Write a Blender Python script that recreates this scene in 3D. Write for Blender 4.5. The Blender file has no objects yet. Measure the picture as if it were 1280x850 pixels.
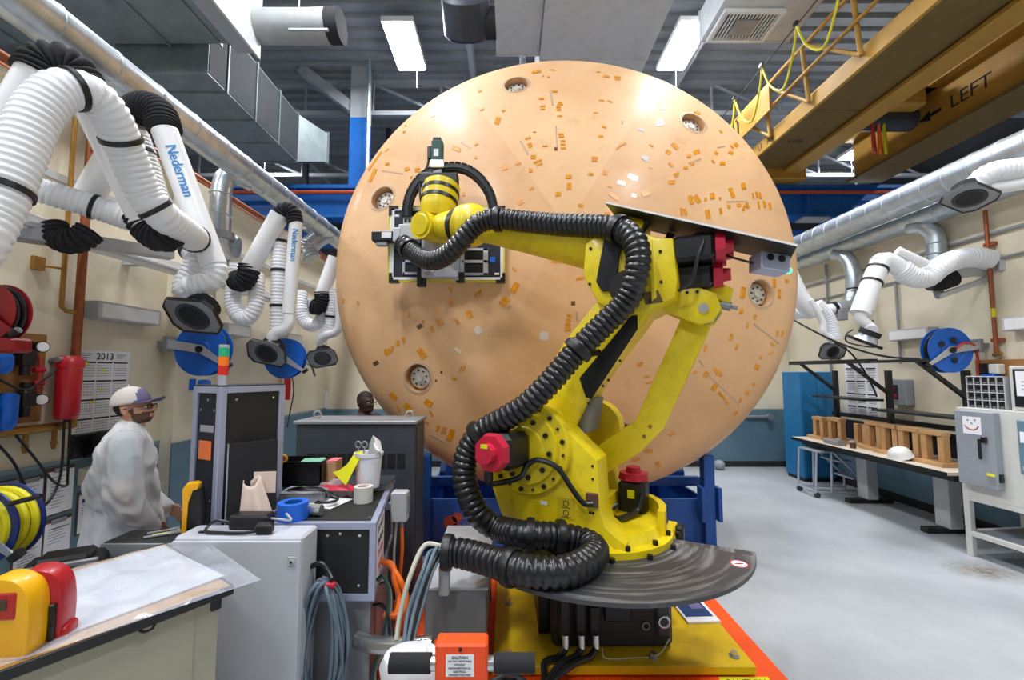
import bpy, bmesh, math, random
from mathutils import Vector as V, Matrix as MX, Quaternion
random.seed(7)
C = bpy.context.scene.collection
SC = bpy.context.scene
# ---------------------------------------------------------------- camera, world, exposure
FPX, CAMZ, PITCH, VPX = 540.0, 1.85, math.atan(39/540.0), 636.0
cam_data = bpy.data.cameras.new('camera'); cam = bpy.data.objects.new('camera', cam_data); C.objects.link(cam)
cam_data.sensor_width = 36.0; cam_data.lens = FPX/1280*36.0; cam_data.shift_x = 4/1280.0
cam_data.clip_start = 0.05; cam_data.clip_end = 200
cam.location = (0, 0, CAMZ); cam.rotation_euler = (math.pi/2+PITCH, 0, 0)
SC.camera = cam
world = bpy.data.worlds.new('hall_ambient'); SC.world = world; world.use_nodes = True
bg = world.node_tree.nodes['Background']; bg.inputs[0].default_value = (0.88, 0.94, 1.0, 1); bg.inputs[1].default_value = 0.19
SC.view_settings.view_transform = 'Standard'; SC.view_settings.look = 'None'
SC.view_settings.gamma = 1.0; SC.view_settings.use_curve_mapping = False
SC.view_settings.exposure = 0.30
LAMP_STRENGTH = 96.0

# ---------------------------------------------------------------- pixel -> place helpers (photograph frame 1280x850)
_c, _s = math.cos(PITCH), math.sin(PITCH)
EYE = V((0, 0, CAMZ))
def ray(px, py):
    v = (425-py)/FPX
    return V(((px-VPX)/FPX, _c-v*_s, _s+v*_c))
def at(px, py, Y):
    d = ray(px, py); return EYE + d*(Y/d.y)
def atx(px, py, X):
    d = ray(px, py); return EYE + d*(X/d.x)
def atz(px, py, Z):
    d = ray(px, py); return EYE + d*((Z-CAMZ)/d.z)

# ---------------------------------------------------------------- materials
def lin(c): return tuple(((x/255)/12.92 if x/255 <= .04045 else ((x/255+.055)/1.055)**2.4) for x in c)
MATS = {}
def mat(name, col, rough=.5, metal=0., var=.06, scale=6., bump=0., bscale=60., coat=0., emit=None, alpha=1., spec=.5, trans=0., col2=None, stretch=None, dirt=None):
    m = bpy.data.materials.new(name); m.use_nodes = True; nt = m.node_tree; n = nt.nodes; L = nt.links
    b = n['Principled BSDF']; c = lin(col)
    tc = n.new('ShaderNodeTexCoord'); src = tc.outputs['Object']
    if stretch:
        mp = n.new('ShaderNodeMapping'); mp.inputs['Scale'].default_value = stretch; L.new(src, mp.inputs[0]); src = mp.outputs[0]
    nz = n.new('ShaderNodeTexNoise'); nz.inputs['Scale'].default_value = scale; nz.inputs['Detail'].default_value = 6; L.new(src, nz.inputs['Vector'])
    cr = n.new('ShaderNodeValToRGB'); e = cr.color_ramp.elements
    c2 = lin(col2) if col2 else tuple(min(1, x*(1+var)) for x in c)
    c1 = c if col2 else tuple(x*(1-var) for x in c)
    e[0].position = .32; e[0].color = (*c1, 1); e[1].position = .68; e[1].color = (*c2, 1)
    L.new(nz.outputs['Fac'], cr.inputs[0]); out = cr.outputs[0]
    if dirt:
        dn = n.new('ShaderNodeTexNoise'); dn.inputs['Scale'].default_value = dirt[1]; dn.inputs['Detail'].default_value = 8; dn.inputs['Roughness'].default_value = .65; L.new(tc.outputs['Object'], dn.inputs['Vector'])
        dr = n.new('ShaderNodeValToRGB'); dr.color_ramp.elements[0].position = .52; dr.color_ramp.elements[0].color = (0, 0, 0, 1); dr.color_ramp.elements[1].position = .8; dr.color_ramp.elements[1].color = (dirt[2],)*3+(1,)
        L.new(dn.outputs['Fac'], dr.inputs[0]); mx = n.new('ShaderNodeMix'); mx.data_type = 'RGBA'
        L.new(dr.outputs[0], mx.inputs[0]); L.new(out, mx.inputs[6]); mx.inputs[7].default_value = (*lin(dirt[0]), 1); out = mx.outputs[2]
    L.new(out, b.inputs['Base Color'])
    b.inputs['Roughness'].default_value = rough; b.inputs['Metallic'].default_value = metal
    b.inputs['Specular IOR Level'].default_value = spec; b.inputs['Coat Weight'].default_value = coat; b.inputs['Coat Roughness'].default_value = .12
    b.inputs['Alpha'].default_value = alpha; b.inputs['Transmission Weight'].default_value = trans
    if emit: b.inputs['Emission Color'].default_value = (*lin(emit[0]), 1); b.inputs['Emission Strength'].default_value = emit[1]
    if bump:
        bn = n.new('ShaderNodeTexNoise'); bn.inputs['Scale'].default_value = bscale; bn.inputs['Detail'].default_value = 4; L.new(src, bn.inputs['Vector'])
        bp = n.new('ShaderNodeBump'); bp.inputs['Strength'].default_value = bump; bp.inputs['Distance'].default_value = .01
        L.new(bn.outputs['Fac'], bp.inputs['Height']); L.new(bp.outputs[0], b.inputs['Normal'])
    MATS[name] = m; return m
mat('yellow_paint', (232, 206, 12), .42, var=.05, coat=.15, dirt=((150, 128, 20), 9, .45))
mat('base_yellow', (226, 186, 8), .45, var=.08, dirt=((150, 120, 20), 5, .6))
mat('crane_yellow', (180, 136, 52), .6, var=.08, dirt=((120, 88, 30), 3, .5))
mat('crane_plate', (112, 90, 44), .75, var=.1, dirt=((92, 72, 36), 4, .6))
mat('black_rubber', (24, 25, 28), .33, var=.15, spec=.6)
mat('black_plastic', (20, 20, 22), .4, var=.1)
mat('black_fabric', (34, 34, 38), .9, var=.1, bump=.2)
mat('black_panel', (31, 32, 32), .55, var=.15)
mat('navy_panel', (19, 26, 42), .5, var=.15)
mat('dark_steel', (62, 66, 74), .5, .3, var=.1)
mat('cabinet_charcoal', (70, 76, 84), .5, .2, var=.08)
mat('disc_steel', (92, 92, 94), .42, .55, var=.12, scale=3, dirt=((140, 140, 144), 6, .25))
mat('motor_red', (196, 26, 58), .45, var=.05)
mat('filter_red', (196, 22, 38), .35, var=.05, coat=.4)
mat('reel_red', (150, 12, 28), .4, var=.08)
mat('white_paint', (232, 232, 230), .5, var=.03)
mat('duct_white', (205, 208, 210), .6, var=.04, dirt=((150, 150, 150), 2, .3))
mat('hose_white', (236, 238, 242), .45, var=.02)
mat('arm_white', (238, 239, 241), .35, var=.02, coat=.2)
mat('galvanized', (188, 196, 202), .34, .75, var=.14, scale=9, bump=.05, bscale=25)
mat('duct_shade', (44, 48, 50), .7, var=.15)  # near-black that paints shade onto the left duct's side
mat('duct_galv', (138, 148, 148), .45, .4, var=.14, scale=3, dirt=((105, 112, 114), 2, .6))
mat('alu', (196, 200, 212), .38, .6, var=.05)
mat('alu_profile', (176, 182, 208), .42, .35, var=.05)
mat('chrome', (214, 214, 212), .22, .9, var=.08)
mat('fitting_metal', (208, 204, 192), .38, .6, var=.15, scale=20)
mat('steel_grey', (150, 152, 156), .5, .4, var=.08)
mat('grey_box', (124, 124, 124), .5, .1, var=.05)
mat('light_grey', (186, 188, 190), .5, .1, var=.04)
mat('panel_grey', (150, 156, 164), .5, .1, var=.04)
mat('cabinet_white', (196, 198, 206), .5, var=.03)
mat('machine_cream', (204, 204, 198), .5, var=.03)
mat('copper', (158, 90, 56), .42, .55, var=.2, scale=14)
mat('brass', (168, 126, 62), .4, .7, var=.15, scale=14)
mat('blue_paint', (16, 96, 176), .5, var=.07)
mat('stand_blue', (28, 80, 158), .45, var=.08)
mat('cabinet_blue', (24, 108, 158), .5, var=.06, dirt=((60, 130, 170), 3, .3))
mat('reel_blue', (10, 96, 196), .4, var=.05)
mat('filter_blue', (16, 104, 214), .35, var=.05)
mat('blue_tape', (22, 100, 212), .55, var=.04)
mat('orange_paint', (244, 78, 14), .5, var=.04)
mat('floor_orange', (246, 84, 10), .5, var=.06, dirt=((170, 60, 20), 6, .3))
mat('orange_cable', (240, 110, 26), .45, var=.04)
mat('orange_note', (238, 122, 66), .8, var=.04)
mat('plywood', (168, 118, 66), .7, var=.16, scale=4, stretch=(1, 1, 8))
mat('wood', (200, 156, 106), .65, var=.16, scale=5, stretch=(6, 1, 1), dirt=((150, 108, 66), 6, .4))
mat('benchtop', (226, 212, 192), .5, var=.04)
mat('table_wood', (196, 152, 88), .5, var=.1, scale=3, stretch=(1, 9, 1))
mat('cream_side', (168, 164, 146), .7, var=.04)
mat('paper', (238, 238, 242), .8, var=.015)
mat('sheet_white', (214, 216, 222), .6, var=.02)
mat('ink', (28, 28, 30), .8, var=.05)
mat('ink_grey', (120, 122, 128), .8, var=.05)
mat('ink_red', (190, 40, 40), .8, var=.05)
mat('ink_blue', (20, 130, 200), .6, var=.03)
mat('ink_navy', (28, 62, 110), .7, var=.1)
mat('clipboard_brown', (92, 62, 46), .7, var=.15)
mat('grey_cable', (106, 124, 138), .5, var=.06)
mat('green_cable', (20, 72, 62), .5, var=.1)
mat('cream_cable', (206, 204, 186), .5, var=.05)
mat('kraft', (226, 204, 190), .8, var=.04)
mat('dispenser_yellow', (240, 176, 8), .4, var=.04, coat=.3)
mat('dispenser_red', (176, 16, 30), .4, var=.05, coat=.3)
mat('cloth_yellow', (232, 226, 20), .8, var=.05)
mat('rag_pink', (232, 120, 130), .8, var=.05)
mat('rag_green', (130, 190, 160), .8, var=.05)
mat('bucket_white', (232, 232, 240), .4, var=.02)
mat('jug_white', (226, 224, 226), .4, var=.02)
mat('tape_cream', (218, 216, 210), .6, var=.03)
mat('skin_light', (206, 150, 122), .5, var=.05)
mat('skin_dark', (72, 46, 36), .5, var=.06)
mat('beard', (96, 70, 56), .8, var=.2, scale=80)
mat('hair_dark', (34, 25, 20), .7, var=.2, scale=60)
mat('cap_cream', (218, 208, 202), .85, var=.04, bump=.15, bscale=120)
mat('cap_purple', (112, 104, 142), .8, var=.06)
mat('shirt_teal', (110, 158, 160), .8, var=.06)
mat('shirt_plaid', (88, 62, 82), .8, var=.35, scale=26)
mat('jeans', (52, 60, 74), .85, var=.12)
mat('shoe', (40, 38, 38), .6)
mat('green_lamp', (20, 150, 104), .4, emit=((20, 170, 110), .25))
mat('orange_lamp', (236, 116, 16), .4, emit=((236, 116, 16), .15))
mat('red_lamp', (206, 36, 24), .4, emit=((206, 30, 20), .12))
mat('green_led', (60, 240, 150), .3, emit=((60, 255, 150), 2.5))
mat('screen_dark', (26, 30, 34), .25)
mat('lcd', (56, 60, 48), .25)
mat('kapton', (226, 148, 26), .28, var=.2, scale=30, coat=.5, alpha=.88)
mat('kapton_dark', (104, 68, 26), .4, var=.2, scale=30)
mat('film_glare', (244, 240, 236), .08, var=.02, coat=1, alpha=.55, spec=.9)  # clear film, its white tint paints in lamp reflections
mat('film_grey', (204, 176, 148), .4, var=.08, alpha=.7)
mat('rust_red', (176, 72, 44), .6, var=.12)
mat('steel_white', (158, 162, 166), .6, var=.06, dirt=((120, 120, 122), 3, .4))
mat('deck_grey', (142, 146, 148), .6, .1, var=.08, dirt=((100, 102, 106), 1.5, .5))
mat('insulation', (150, 153, 152), .8, var=.06, bump=.2, bscale=20)
mat('lamp_lens', (255, 255, 255), .5, emit=((246, 250, 255), LAMP_STRENGTH))
mat('hose_yellow', (214, 204, 20), .45, var=.05)
mat('hose_red', (196, 60, 56), .5, var=.05)
mat('navy_reel', (20, 44, 120), .4, var=.08)
mat('label_yellow', (206, 178, 20), .6, var=.05)
mat('smock', (244, 246, 250), .7, var=.03, alpha=.9, bump=.25, bscale=9)
mat('smock_sleeve', (240, 244, 248), .7, var=.03, alpha=.6, bump=.3, bscale=10)
mat('plastic_sheet', (222, 230, 244), .1, var=.05, alpha=.38, coat=1, bump=.9, bscale=9, spec=.8)
mat('glass_grey', (190, 196, 204), .2, var=.04)
mat('clear_bag', (244, 246, 250), .15, var=.02, alpha=.35, coat=1, bump=.4, bscale=20)

# ---------------------------------------------------------------- mesh helpers
def frame(o, x, y=None, z=None):
    """matrix with given x and (y or z) directions at origin o"""
    x = V(x).normalized()
    if z is not None: z = V(z); y = z.cross(x).normalized(); z = x.cross(y)
    else: y = V(y); z = x.cross(y).normalized(); y = z.cross(x)
    m = MX.Identity(4)
    for i in range(3): m[i][0], m[i][1], m[i][2], m[i][3] = x[i], y[i], z[i], o[i]
    return m
def box(bm, c, s, bev=0, rz=0, m=None, seg=1):
    r = bmesh.ops.create_cube(bm, size=1)
    vs = r['verts']
    bmesh.ops.scale(bm, vec=s, verts=vs)
    if bev:
        es = list({e for v in vs for e in v.link_edges})
        g = bmesh.ops.bevel(bm, geom=es, offset=min(bev, min(s)*.45), segments=seg, profile=.5, affect='EDGES')
        vs = list({v for f in g['faces'] for v in f.verts} | {v for v in vs if v.is_valid})
    T = MX.Translation(c) @ MX.Rotation(rz, 4, 'Z')
    if m is not None: T = m @ T
    bmesh.ops.transform(bm, matrix=T, verts=vs)
    return vs
def box2(bm, a, b, bev=0, m=None):
    a, b = V(a), V(b); c = (a+b)/2; s = [abs(b[i]-a[i]) for i in range(3)]
    return box(bm, c, s, bev, m=m)
def ring_pts(o, x, y, r, seg, ph=0, ry=None):
    ry = r if ry is None else ry
    return [o + x*(r*math.cos(ph+2*math.pi*k/seg)) + y*(ry*math.sin(ph+2*math.pi*k/seg)) for k in range(seg)]
def bridge(bm, A, B):
    n = len(A)
    for k in range(n):
        try: bm.faces.new((A[k], A[(k+1) % n], B[(k+1) % n], B[k]))
        except ValueError: pass
def perp(d):
    d = d.normalized(); a = V((0, 0, 1)) if abs(d.z) < .9 else V((1, 0, 0))
    x = a.cross(d).normalized(); return x, d.cross(x)
def cyl(bm, p0, p1, r0, r1=None, seg=16, caps=True, ph=0):
    p0, p1 = V(p0), V(p1); r1 = r0 if r1 is None else r1
    x, y = perp(p1-p0)
    A = [bm.verts.new(p) for p in ring_pts(p0, x, y, r0, seg, ph)]
    B = [bm.verts.new(p) for p in ring_pts(p1, x, y, r1, seg, ph)]
    bridge(bm, A, B)
    if caps: bm.faces.new(A[::-1]); bm.faces.new(B)
    return A+B
def catmull(P, step):
    P = [V(p) for p in P]; Q = [P[0]*2-P[1]]+P+[P[-1]*2-P[-2]]; out = []
    for i in range(1, len(Q)-2):
        a, b, c, d = Q[i-1:i+3]; n = max(1, int((c-b).length/step*1.0+.5))
        for k in range(n):
            t = k/n; out.append(.5*((2*b)+(c-a)*t+(2*a-5*b+4*c-d)*t*t+(3*b-a-3*c+d)*t**3))
    out.append(P[-1]); return out
def resample(P, step):
    L = [0]
    for i in range(1, len(P)): L.append(L[-1]+(P[i]-P[i-1]).length)
    n = max(2, int(round(L[-1]/step))); out = []; j = 0
    for k in range(n+1):
        s = L[-1]*k/n
        while j < len(L)-2 and L[j+1] < s: j += 1
        t = (s-L[j])/max(1e-9, L[j+1]-L[j]); out.append(P[j].lerp(P[j+1], min(1, max(0, t))))
    return out, L[-1]
def tube(bm, P, r, seg=12, step=None, rib=None, caps=True, curve=True, flat=None):
    """sweep along P; r number or list (per control point, linear); rib=(pitch, amp); flat=(rx, ry) rectangular section"""
    P = [V(p) for p in P]; rl = r if isinstance(r, (list, tuple)) else [r]*len(P)
    r0 = max(rl); step = step or max(.012, r0*.6)
    if rib: step = rib[0]/4
    if curve and len(P) > 2: Q = catmull(P, step)
    elif len(P) == 2: Q = P
    else: Q = P
    if curve or rib or len(P) == 2: Q, Lt = resample(Q, step) if (rib or curve) else (Q, 0)
    # cumulative control lengths for radius lookup
    cl = [0]
    for i in range(1, len(P)): cl.append(cl[-1]+(P[i]-P[i-1]).length)
    n = len(Q); N = None; prev = None; t0 = (Q[1]-Q[0]).normalized(); x, y = perp(t0); first = None
    for i, q in enumerate(Q):
        t = (Q[min(i+1, n-1)]-Q[max(i-1, 0)]).normalized()
        x = (x - t*x.dot(t)).normalized(); y = t.cross(x)
        s = i/(n-1)*cl[-1]; j = 0
        while j < len(cl)-2 and cl[j+1] < s: j += 1
        k = (s-cl[j])/max(1e-9, cl[j+1]-cl[j]); rr = rl[j]+(rl[j+1]-rl[j])*k
        if rib: rr += rib[1]*(1, .55, -1, .55)[i % 4]
        if flat:
            a, b = flat
            if rib: a += rib[1]*(1, 0, -1, 0)[i % 4]; b += rib[1]*(1, 0, -1, 0)[i % 4]
            ring = [bm.verts.new(q+x*(sx*a)+y*(sy*b)) for sx, sy in ((1, 1), (-1, 1), (-1, -1), (1, -1))]
        else: ring = [bm.verts.new(p) for p in ring_pts(q, x, y, rr, seg)]
        if prev: bridge(bm, prev, ring)
        else: first = ring
        prev = ring
    if caps: bm.faces.new(first[::-1]); bm.faces.new(prev)
def lathe(bm, prof, seg=24, m=None, a0=0, a1=2*math.pi):
    """prof list of (r, z) around local z"""
    m = m or MX.Identity(4); full = abs(a1-a0-2*math.pi) < 1e-6; rings = []
    for r, z in prof:
        if r < 1e-6: rings.append([bm.verts.new(m @ V((0, 0, z)))])
        else: rings.append([bm.verts.new(m @ V((r*math.cos(a0+(a1-a0)*k/seg), r*math.sin(a0+(a1-a0)*k/seg), z))) for k in range(seg if full else seg+1)])
    for A, B in zip(rings, rings[1:]):
        n = seg
        for k in range(n):
            k2 = (k+1) % seg if full else k+1
            if len(A) == 1 and len(B) == 1: break
            if len(A) == 1: bm.faces.new((A[0], B[k2], B[k]))
            elif len(B) == 1: bm.faces.new((A[k], A[k2], B[0]))
            else: bm.faces.new((A[k], A[k2], B[k2], B[k]))
def prism(bm, poly, m, d0, d1, bev=0):
    """poly (x, y) in frame m, extruded along its z from d0 to d1"""
    A = [bm.verts.new(m @ V((x, y, d0))) for x, y in poly]; B = [bm.verts.new(m @ V((x, y, d1))) for x, y in poly]
    fs = [bm.faces.new(A[::-1]), bm.faces.new(B)]
    n = len(A); side = []
    for k in range(n): side.append(bm.faces.new((A[k], A[(k+1) % n], B[(k+1) % n], B[k])))
    bmesh.ops.recalc_face_normals(bm, faces=fs+side)
    if bev:
        es = [e for f in fs for e in f.edges]
        bmesh.ops.bevel(bm, geom=es, offset=bev, segments=2, profile=.5, affect='EDGES')
def ball(bm, c, r, seg=16, m=None):
    rr = (r, r, r) if not isinstance(r, (tuple, list)) else r
    g = bmesh.ops.create_uvsphere(bm, u_segments=seg, v_segments=max(6, seg*2//3), radius=1)
    T = MX.Translation(c) @ (m or MX.Identity(4)) @ MX.Diagonal((*rr, 1))
    bmesh.ops.transform(bm, matrix=T, verts=g['verts'])
def torus(bm, c, R, r, axis, seg=24, s2=8):
    x, y = perp(V(axis)); P = ring_pts(V(c), x, y, R, seg); rings = []
    for k, p in enumerate(P):
        d = (p-V(c)).normalized(); rings.append([bm.verts.new(q) for q in ring_pts(p, d, V(axis).normalized(), r, s2)])
    for k in range(seg): bridge(bm, rings[k], rings[(k+1) % seg])
def quadgrid(bm, fn, nu, nv):
    G = [[bm.verts.new(fn(i/nu, j/nv)) for j in range(nv+1)] for i in range(nu+1)]
    for i in range(nu):
        for j in range(nv): bm.faces.new((G[i][j], G[i+1][j], G[i+1][j+1], G[i][j+1]))
B = bmesh.new
TM = {}
def world_of(o): return TM.get(o.name, MX.Identity(4))
def obj(name, bm, m, parent=None, local=False, angle=35, smooth=True, label=None):
    """link a bmesh as one object; geometry given in world space unless local"""
    root = parent
    bmesh.ops.recalc_face_normals(bm, faces=bm.faces[:])
    if parent is not None and not local: bm.transform(world_of(parent).inverted())
    me = bpy.data.meshes.new(name); bm.to_mesh(me); bm.free()
    if isinstance(m, (list, tuple)):
        for k in m: me.materials.append(MATS[k])
    else: me.materials.append(MATS[m])
    if smooth:
        me.polygons.foreach_set('use_smooth', [True]*len(me.polygons)); me.set_sharp_from_angle(angle=math.radians(angle))
    o = bpy.data.objects.new(name, me); C.objects.link(o)
    if parent is not None: o.parent = parent; TM[o.name] = world_of(parent)
    if label: o['label'] = label
    return o
def share(name, src, mx, parent):
    """another object that shares src's mesh, placed at matrix mx in the parent's space"""
    o = bpy.data.objects.new(name, src.data); C.objects.link(o); o.parent = parent; o.matrix_local = mx
    TM[o.name] = world_of(parent) @ mx; return o
def tag(o, label, cat, group=None):
    o['label'] = label; o['category'] = cat
    if group: o['group'] = group
    return o
def thing(name, label, cat, loc=(0, 0, 0), rz=0, group=None, mx=None):
    o = bpy.data.objects.new(name, None); C.objects.link(o); o.empty_display_size = .1
    T = mx or (MX.Translation(loc) @ MX.Rotation(rz, 4, 'Z')); o.matrix_world = T; TM[o.name] = T
    return tag(o, label, cat, group)
def solo(name, bm, m, label, cat, group=None, origin=None, **k):
    if origin is not None: bm.transform(MX.Translation(-V(origin)))
    o = obj(name, bm, m, **k); tag(o, label, cat, group)
    if origin is not None: o.location = origin; TM[o.name] = MX.Translation(origin)
    return o
def struct(name, bm, m, parent=None, **k):
    o = obj(name, bm, m, parent, **k)
    if parent is None: o['kind'] = 'structure'
    return o
def text(s, m, size, mater, parent, mx, name='lettering', align='CENTER', depth=.0015, bold=False, sx=1.):
    """flat lettering in frame mx (x right, y up, z out)"""
    cu = bpy.data.curves.new(name, 'FONT'); cu.body = s; cu.size = size; cu.align_x = align; cu.align_y = 'CENTER'; cu.extrude = depth/2
    cu.resolution_u = 2
    if bold: cu.offset = size*.012
    t = bpy.data.objects.new('tmp', cu); C.objects.link(t)
    me = bpy.data.meshes.new_from_object(t.evaluated_get(bpy.context.evaluated_depsgraph_get()))
    bpy.data.objects.remove(t); bpy.data.curves.remove(cu)
    me.transform(mx @ MX.Diagonal((sx, 1, 1, 1)))
    if parent is not None: me.transform(world_of(parent).inverted())
    me.materials.clear(); me.materials.append(MATS[mater]); me.name = name
    o = bpy.data.objects.new(name, me); C.objects.link(o); o.parent = parent
    if parent is not None: TM[o.name] = world_of(parent)
    return o
def bez(P, step=.03): return catmull(P, step)
# ================================================================ the setting
WL, WR, WB = -3.6, 5.55, 8.55
def floor_material():
    m = bpy.data.materials.new('floor_epoxy'); m.use_nodes = True; nt = m.node_tree; n = nt.nodes; L = nt.links; b = n['Principled BSDF']
    tc = n.new('ShaderNodeTexCoord'); src = tc.outputs['Object']
    def noise(sc, det=8, rough=.6, vec=src):
        z = n.new('ShaderNodeTexNoise'); z.inputs['Scale'].default_value = sc; z.inputs['Detail'].default_value = det; z.inputs['Roughness'].default_value = rough; L.new(vec, z.inputs['Vector']); return z.outputs['Fac']
    def ramp(f, p0, p1, a, c):
        r = n.new('ShaderNodeValToRGB'); e = r.color_ramp.elements; e[0].position = p0; e[0].color = (*a, 1); e[1].position = p1; e[1].color = (*c, 1); L.new(f, r.inputs[0]); return r.outputs[0]
    def mix(fac, a, c):
        x = n.new('ShaderNodeMix'); x.data_type = 'RGBA'; L.new(fac, x.inputs[0]); L.new(a, x.inputs[6])
        if isinstance(c, tuple): x.inputs[7].default_value = (*c, 1)
        else: L.new(c, x.inputs[7])
        return x.outputs[2]
    base = ramp(noise(1.3), .35, .7, lin((166, 170, 175)), lin((184, 188, 192)))
    base = mix(ramp(noise(7, 10, .75), .55, .78, (0,)*3, (.35,)*3), base, lin((140, 144, 148)))
    mp = n.new('ShaderNodeMapping'); mp.inputs['Scale'].default_value = (1, 6, 1); mp.inputs['Rotation'].default_value = (0, 0, .5); L.new(src, mp.inputs[0])
    base = mix(ramp(noise(5, 10, .8, mp.outputs[0]), .6, .72, (0,)*3, (.4,)*3), base, lin((120, 122, 124)))
    # oily stain by the machine stand
    vm = n.new('ShaderNodeVectorMath'); vm.operation = 'SUBTRACT'; L.new(src, vm.inputs[0]); vm.inputs[1].default_value = (4.42, 4.15, 0)
    mp2 = n.new('ShaderNodeMapping'); mp2.inputs['Scale'].default_value = (2.6, 3.6, 0); L.new(vm.outputs[0], mp2.inputs[0])
    ln = n.new('ShaderNodeVectorMath'); ln.operation = 'LENGTH'; L.new(mp2.outputs[0], ln.inputs[0])
    st = ramp(ln.outputs['Value'], .1, 1.0, (1,)*3, (0,)*3)
    mu = n.new('ShaderNodeMath'); mu.operation = 'MULTIPLY'; L.new(st, mu.inputs[0]); L.new(ramp(noise(14, 10, .8), .36, .56, (0,)*3, (1,)*3), mu.inputs[1])
    base = mix(mu.outputs[0], base, lin((112, 98, 70)))
    L.new(base, b.inputs['Base Color']); b.inputs['Roughness'].default_value = .34; b.inputs['Coat Weight'].default_value = .15
    MATS['floor'] = m
floor_material()
mat('wall_cream', (226, 216, 192), .75, var=.02, dirt=((196, 186, 164), 1.2, .35), bump=.05)
mat('dado', (96, 126, 142), .6, var=.04, dirt=((70, 96, 110), 1.5, .4))
mat('dado_trim', (128, 152, 162), .6, var=.04)
mat('baseboard', (34, 34, 36), .6)
mat('far_dark', (58, 60, 62), .85, var=.15, scale=1.2)

bm = B(); box2(bm, (-15, -7, -.1), (15, 20, 0)); struct('floor', bm, 'floor')
def wall(name, a, b, dz=1.11, face='x', sgn=1):
    bm = B(); box2(bm, a, b); w = struct(name, bm, 'wall_cream'); return w
wl = wall('wall_left', (WL-.2, -6, 0), (WL, WB+.2, 3.95))
bm = B(); box2(bm, (WL, 4.5, 0), (WL+.14, 5.05, 3.95)); struct('wall_pilaster', bm, 'wall_cream')  # pilaster on the left wall, built as its own piece
for y0, y1, x in ((-6, 4.5, WL), (5.05, WB, WL)):
    bm = B(); box2(bm, (x, y0, 0), (x+.012, y1, 1.11)); struct('dado_panel', bm, 'dado', wl)
    bm = B(); box2(bm, (x, y0, 1.11), (x+.016, y1, 1.14)); struct('dado_rail', bm, 'dado_trim', wl)
bm = B(); box2(bm, (WL+.14, 4.49, 0), (WL+.152, 5.06, 1.11)); struct('trim_4', bm, 'dado')
bm = B(); box2(bm, (WL+.012, -6, 0), (WL+.024, WB, .1)); struct('baseboard_left', bm, 'baseboard')
wb = wall('wall_back', (WL, WB, 0), (WR+.2, WB+.2, 3.9))
bm = B(); box2(bm, (WL, WB-.012, 0), (WR, WB, 1.11)); struct('dado_panel', bm, 'dado', wb)
bm = B(); box2(bm, (WL, WB-.024, 0), (WR, WB-.012, .11)); struct('baseboard_back', bm, 'baseboard')
wr = wall('wall_right', (WR, -6, 0), (WR+.2, WB, 3.75))
bm = B(); box2(bm, (WR-.012, -6, 0), (WR, WB, 1.0)); struct('dado_panel', bm, 'dado', wr)
bm = B(); box2(bm, (WR-.024, -6, 0), (WR-.012, WB, .11)); struct('baseboard_right', bm, 'baseboard')
bm = B(); box2(bm, (WL-.22, -6, 3.95), (WL+.03, WB+.2, 4.0)); struct('trim_1', bm, 'wall_cream')
bm = B(); box2(bm, (WR-.04, -6, 3.75), (WR+.22, WB+.2, 3.80)); struct('trim_2', bm, 'wall_cream')
for nm, a, b in (('wall_far', (-15, 19.8, 0), (15, 20, 9.8)), ('wall_far_left', (-15.2, -7, 0), (-15, 20, 9.8)), ('wall_far_right', (15, -7, 0), (15.2, 20, 9.8))):
    bm = B(); box2(bm, a, b); struct(nm, bm, 'far_dark')
# ribbed metal deck overhead
ZC = 9.55
bm = B(); prof = []; y = -7.0; k = 0
while y < 20:
    for dy, dz in ((0, 0), (.17, 0), (.21, .09), (.33, .09)): prof.append((y+dy, ZC+dz))
    y += .37
A = [bm.verts.new((-15, y, z)) for y, z in prof]; D = [bm.verts.new((15, y, z)) for y, z in prof]
for i in range(len(prof)-1): bm.faces.new((A[i], D[i], D[i+1], A[i+1]))
box2(bm, (-15, -7, ZC+.1), (15, 20, ZC+.2))
struct('ceiling', bm, 'deck_grey', smooth=False)

# roof joists: two chords and zig-zag webs
for j, (yy, wh) in enumerate(((11.0, 'nearest to the lamps'), (14.6, 'in the middle distance'), (18.2, 'farthest under the deck'))):
    t = thing('roof_joist', 'grey steel roof joist %s, with zigzag web bars' % wh, 'joist', (0, yy, 8.65), group='roof joists')
    for nm, z in (('top_chord', ZC-.06), ('bottom_chord', 8.65)):
        bm = B(); box2(bm, (-15, yy-.07, z-.06), (15, yy+.07, z+.06)); obj(nm, bm, 'steel_white', t)
    for i in range(16):
        x = -14.4+i*1.8
        bm = B(); cyl(bm, (x, yy, 8.65), (x, yy, ZC-.06), .035, seg=6); obj('web_post', bm, 'steel_white', t)
        bm = B(); cyl(bm, (x, yy, ZC-.06), (x+1.8, yy, 8.65), .045, seg=6); obj('web_bar', bm, 'steel_white', t)
for i, (x, wh) in enumerate(((-7.0, 'left of the tall white duct'), (-.9, 'beside the dark fan drum'), (4.3, 'above the air diffuser'))):
    bm = B(); box2(bm, (x-.06, 3, 9.15), (x+.06, 19.5, ZC)); solo('roof_purlin', bm, 'steel_white', 'grey steel purlin running away under the deck, %s' % wh, 'beam', 'roof purlins')

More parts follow.
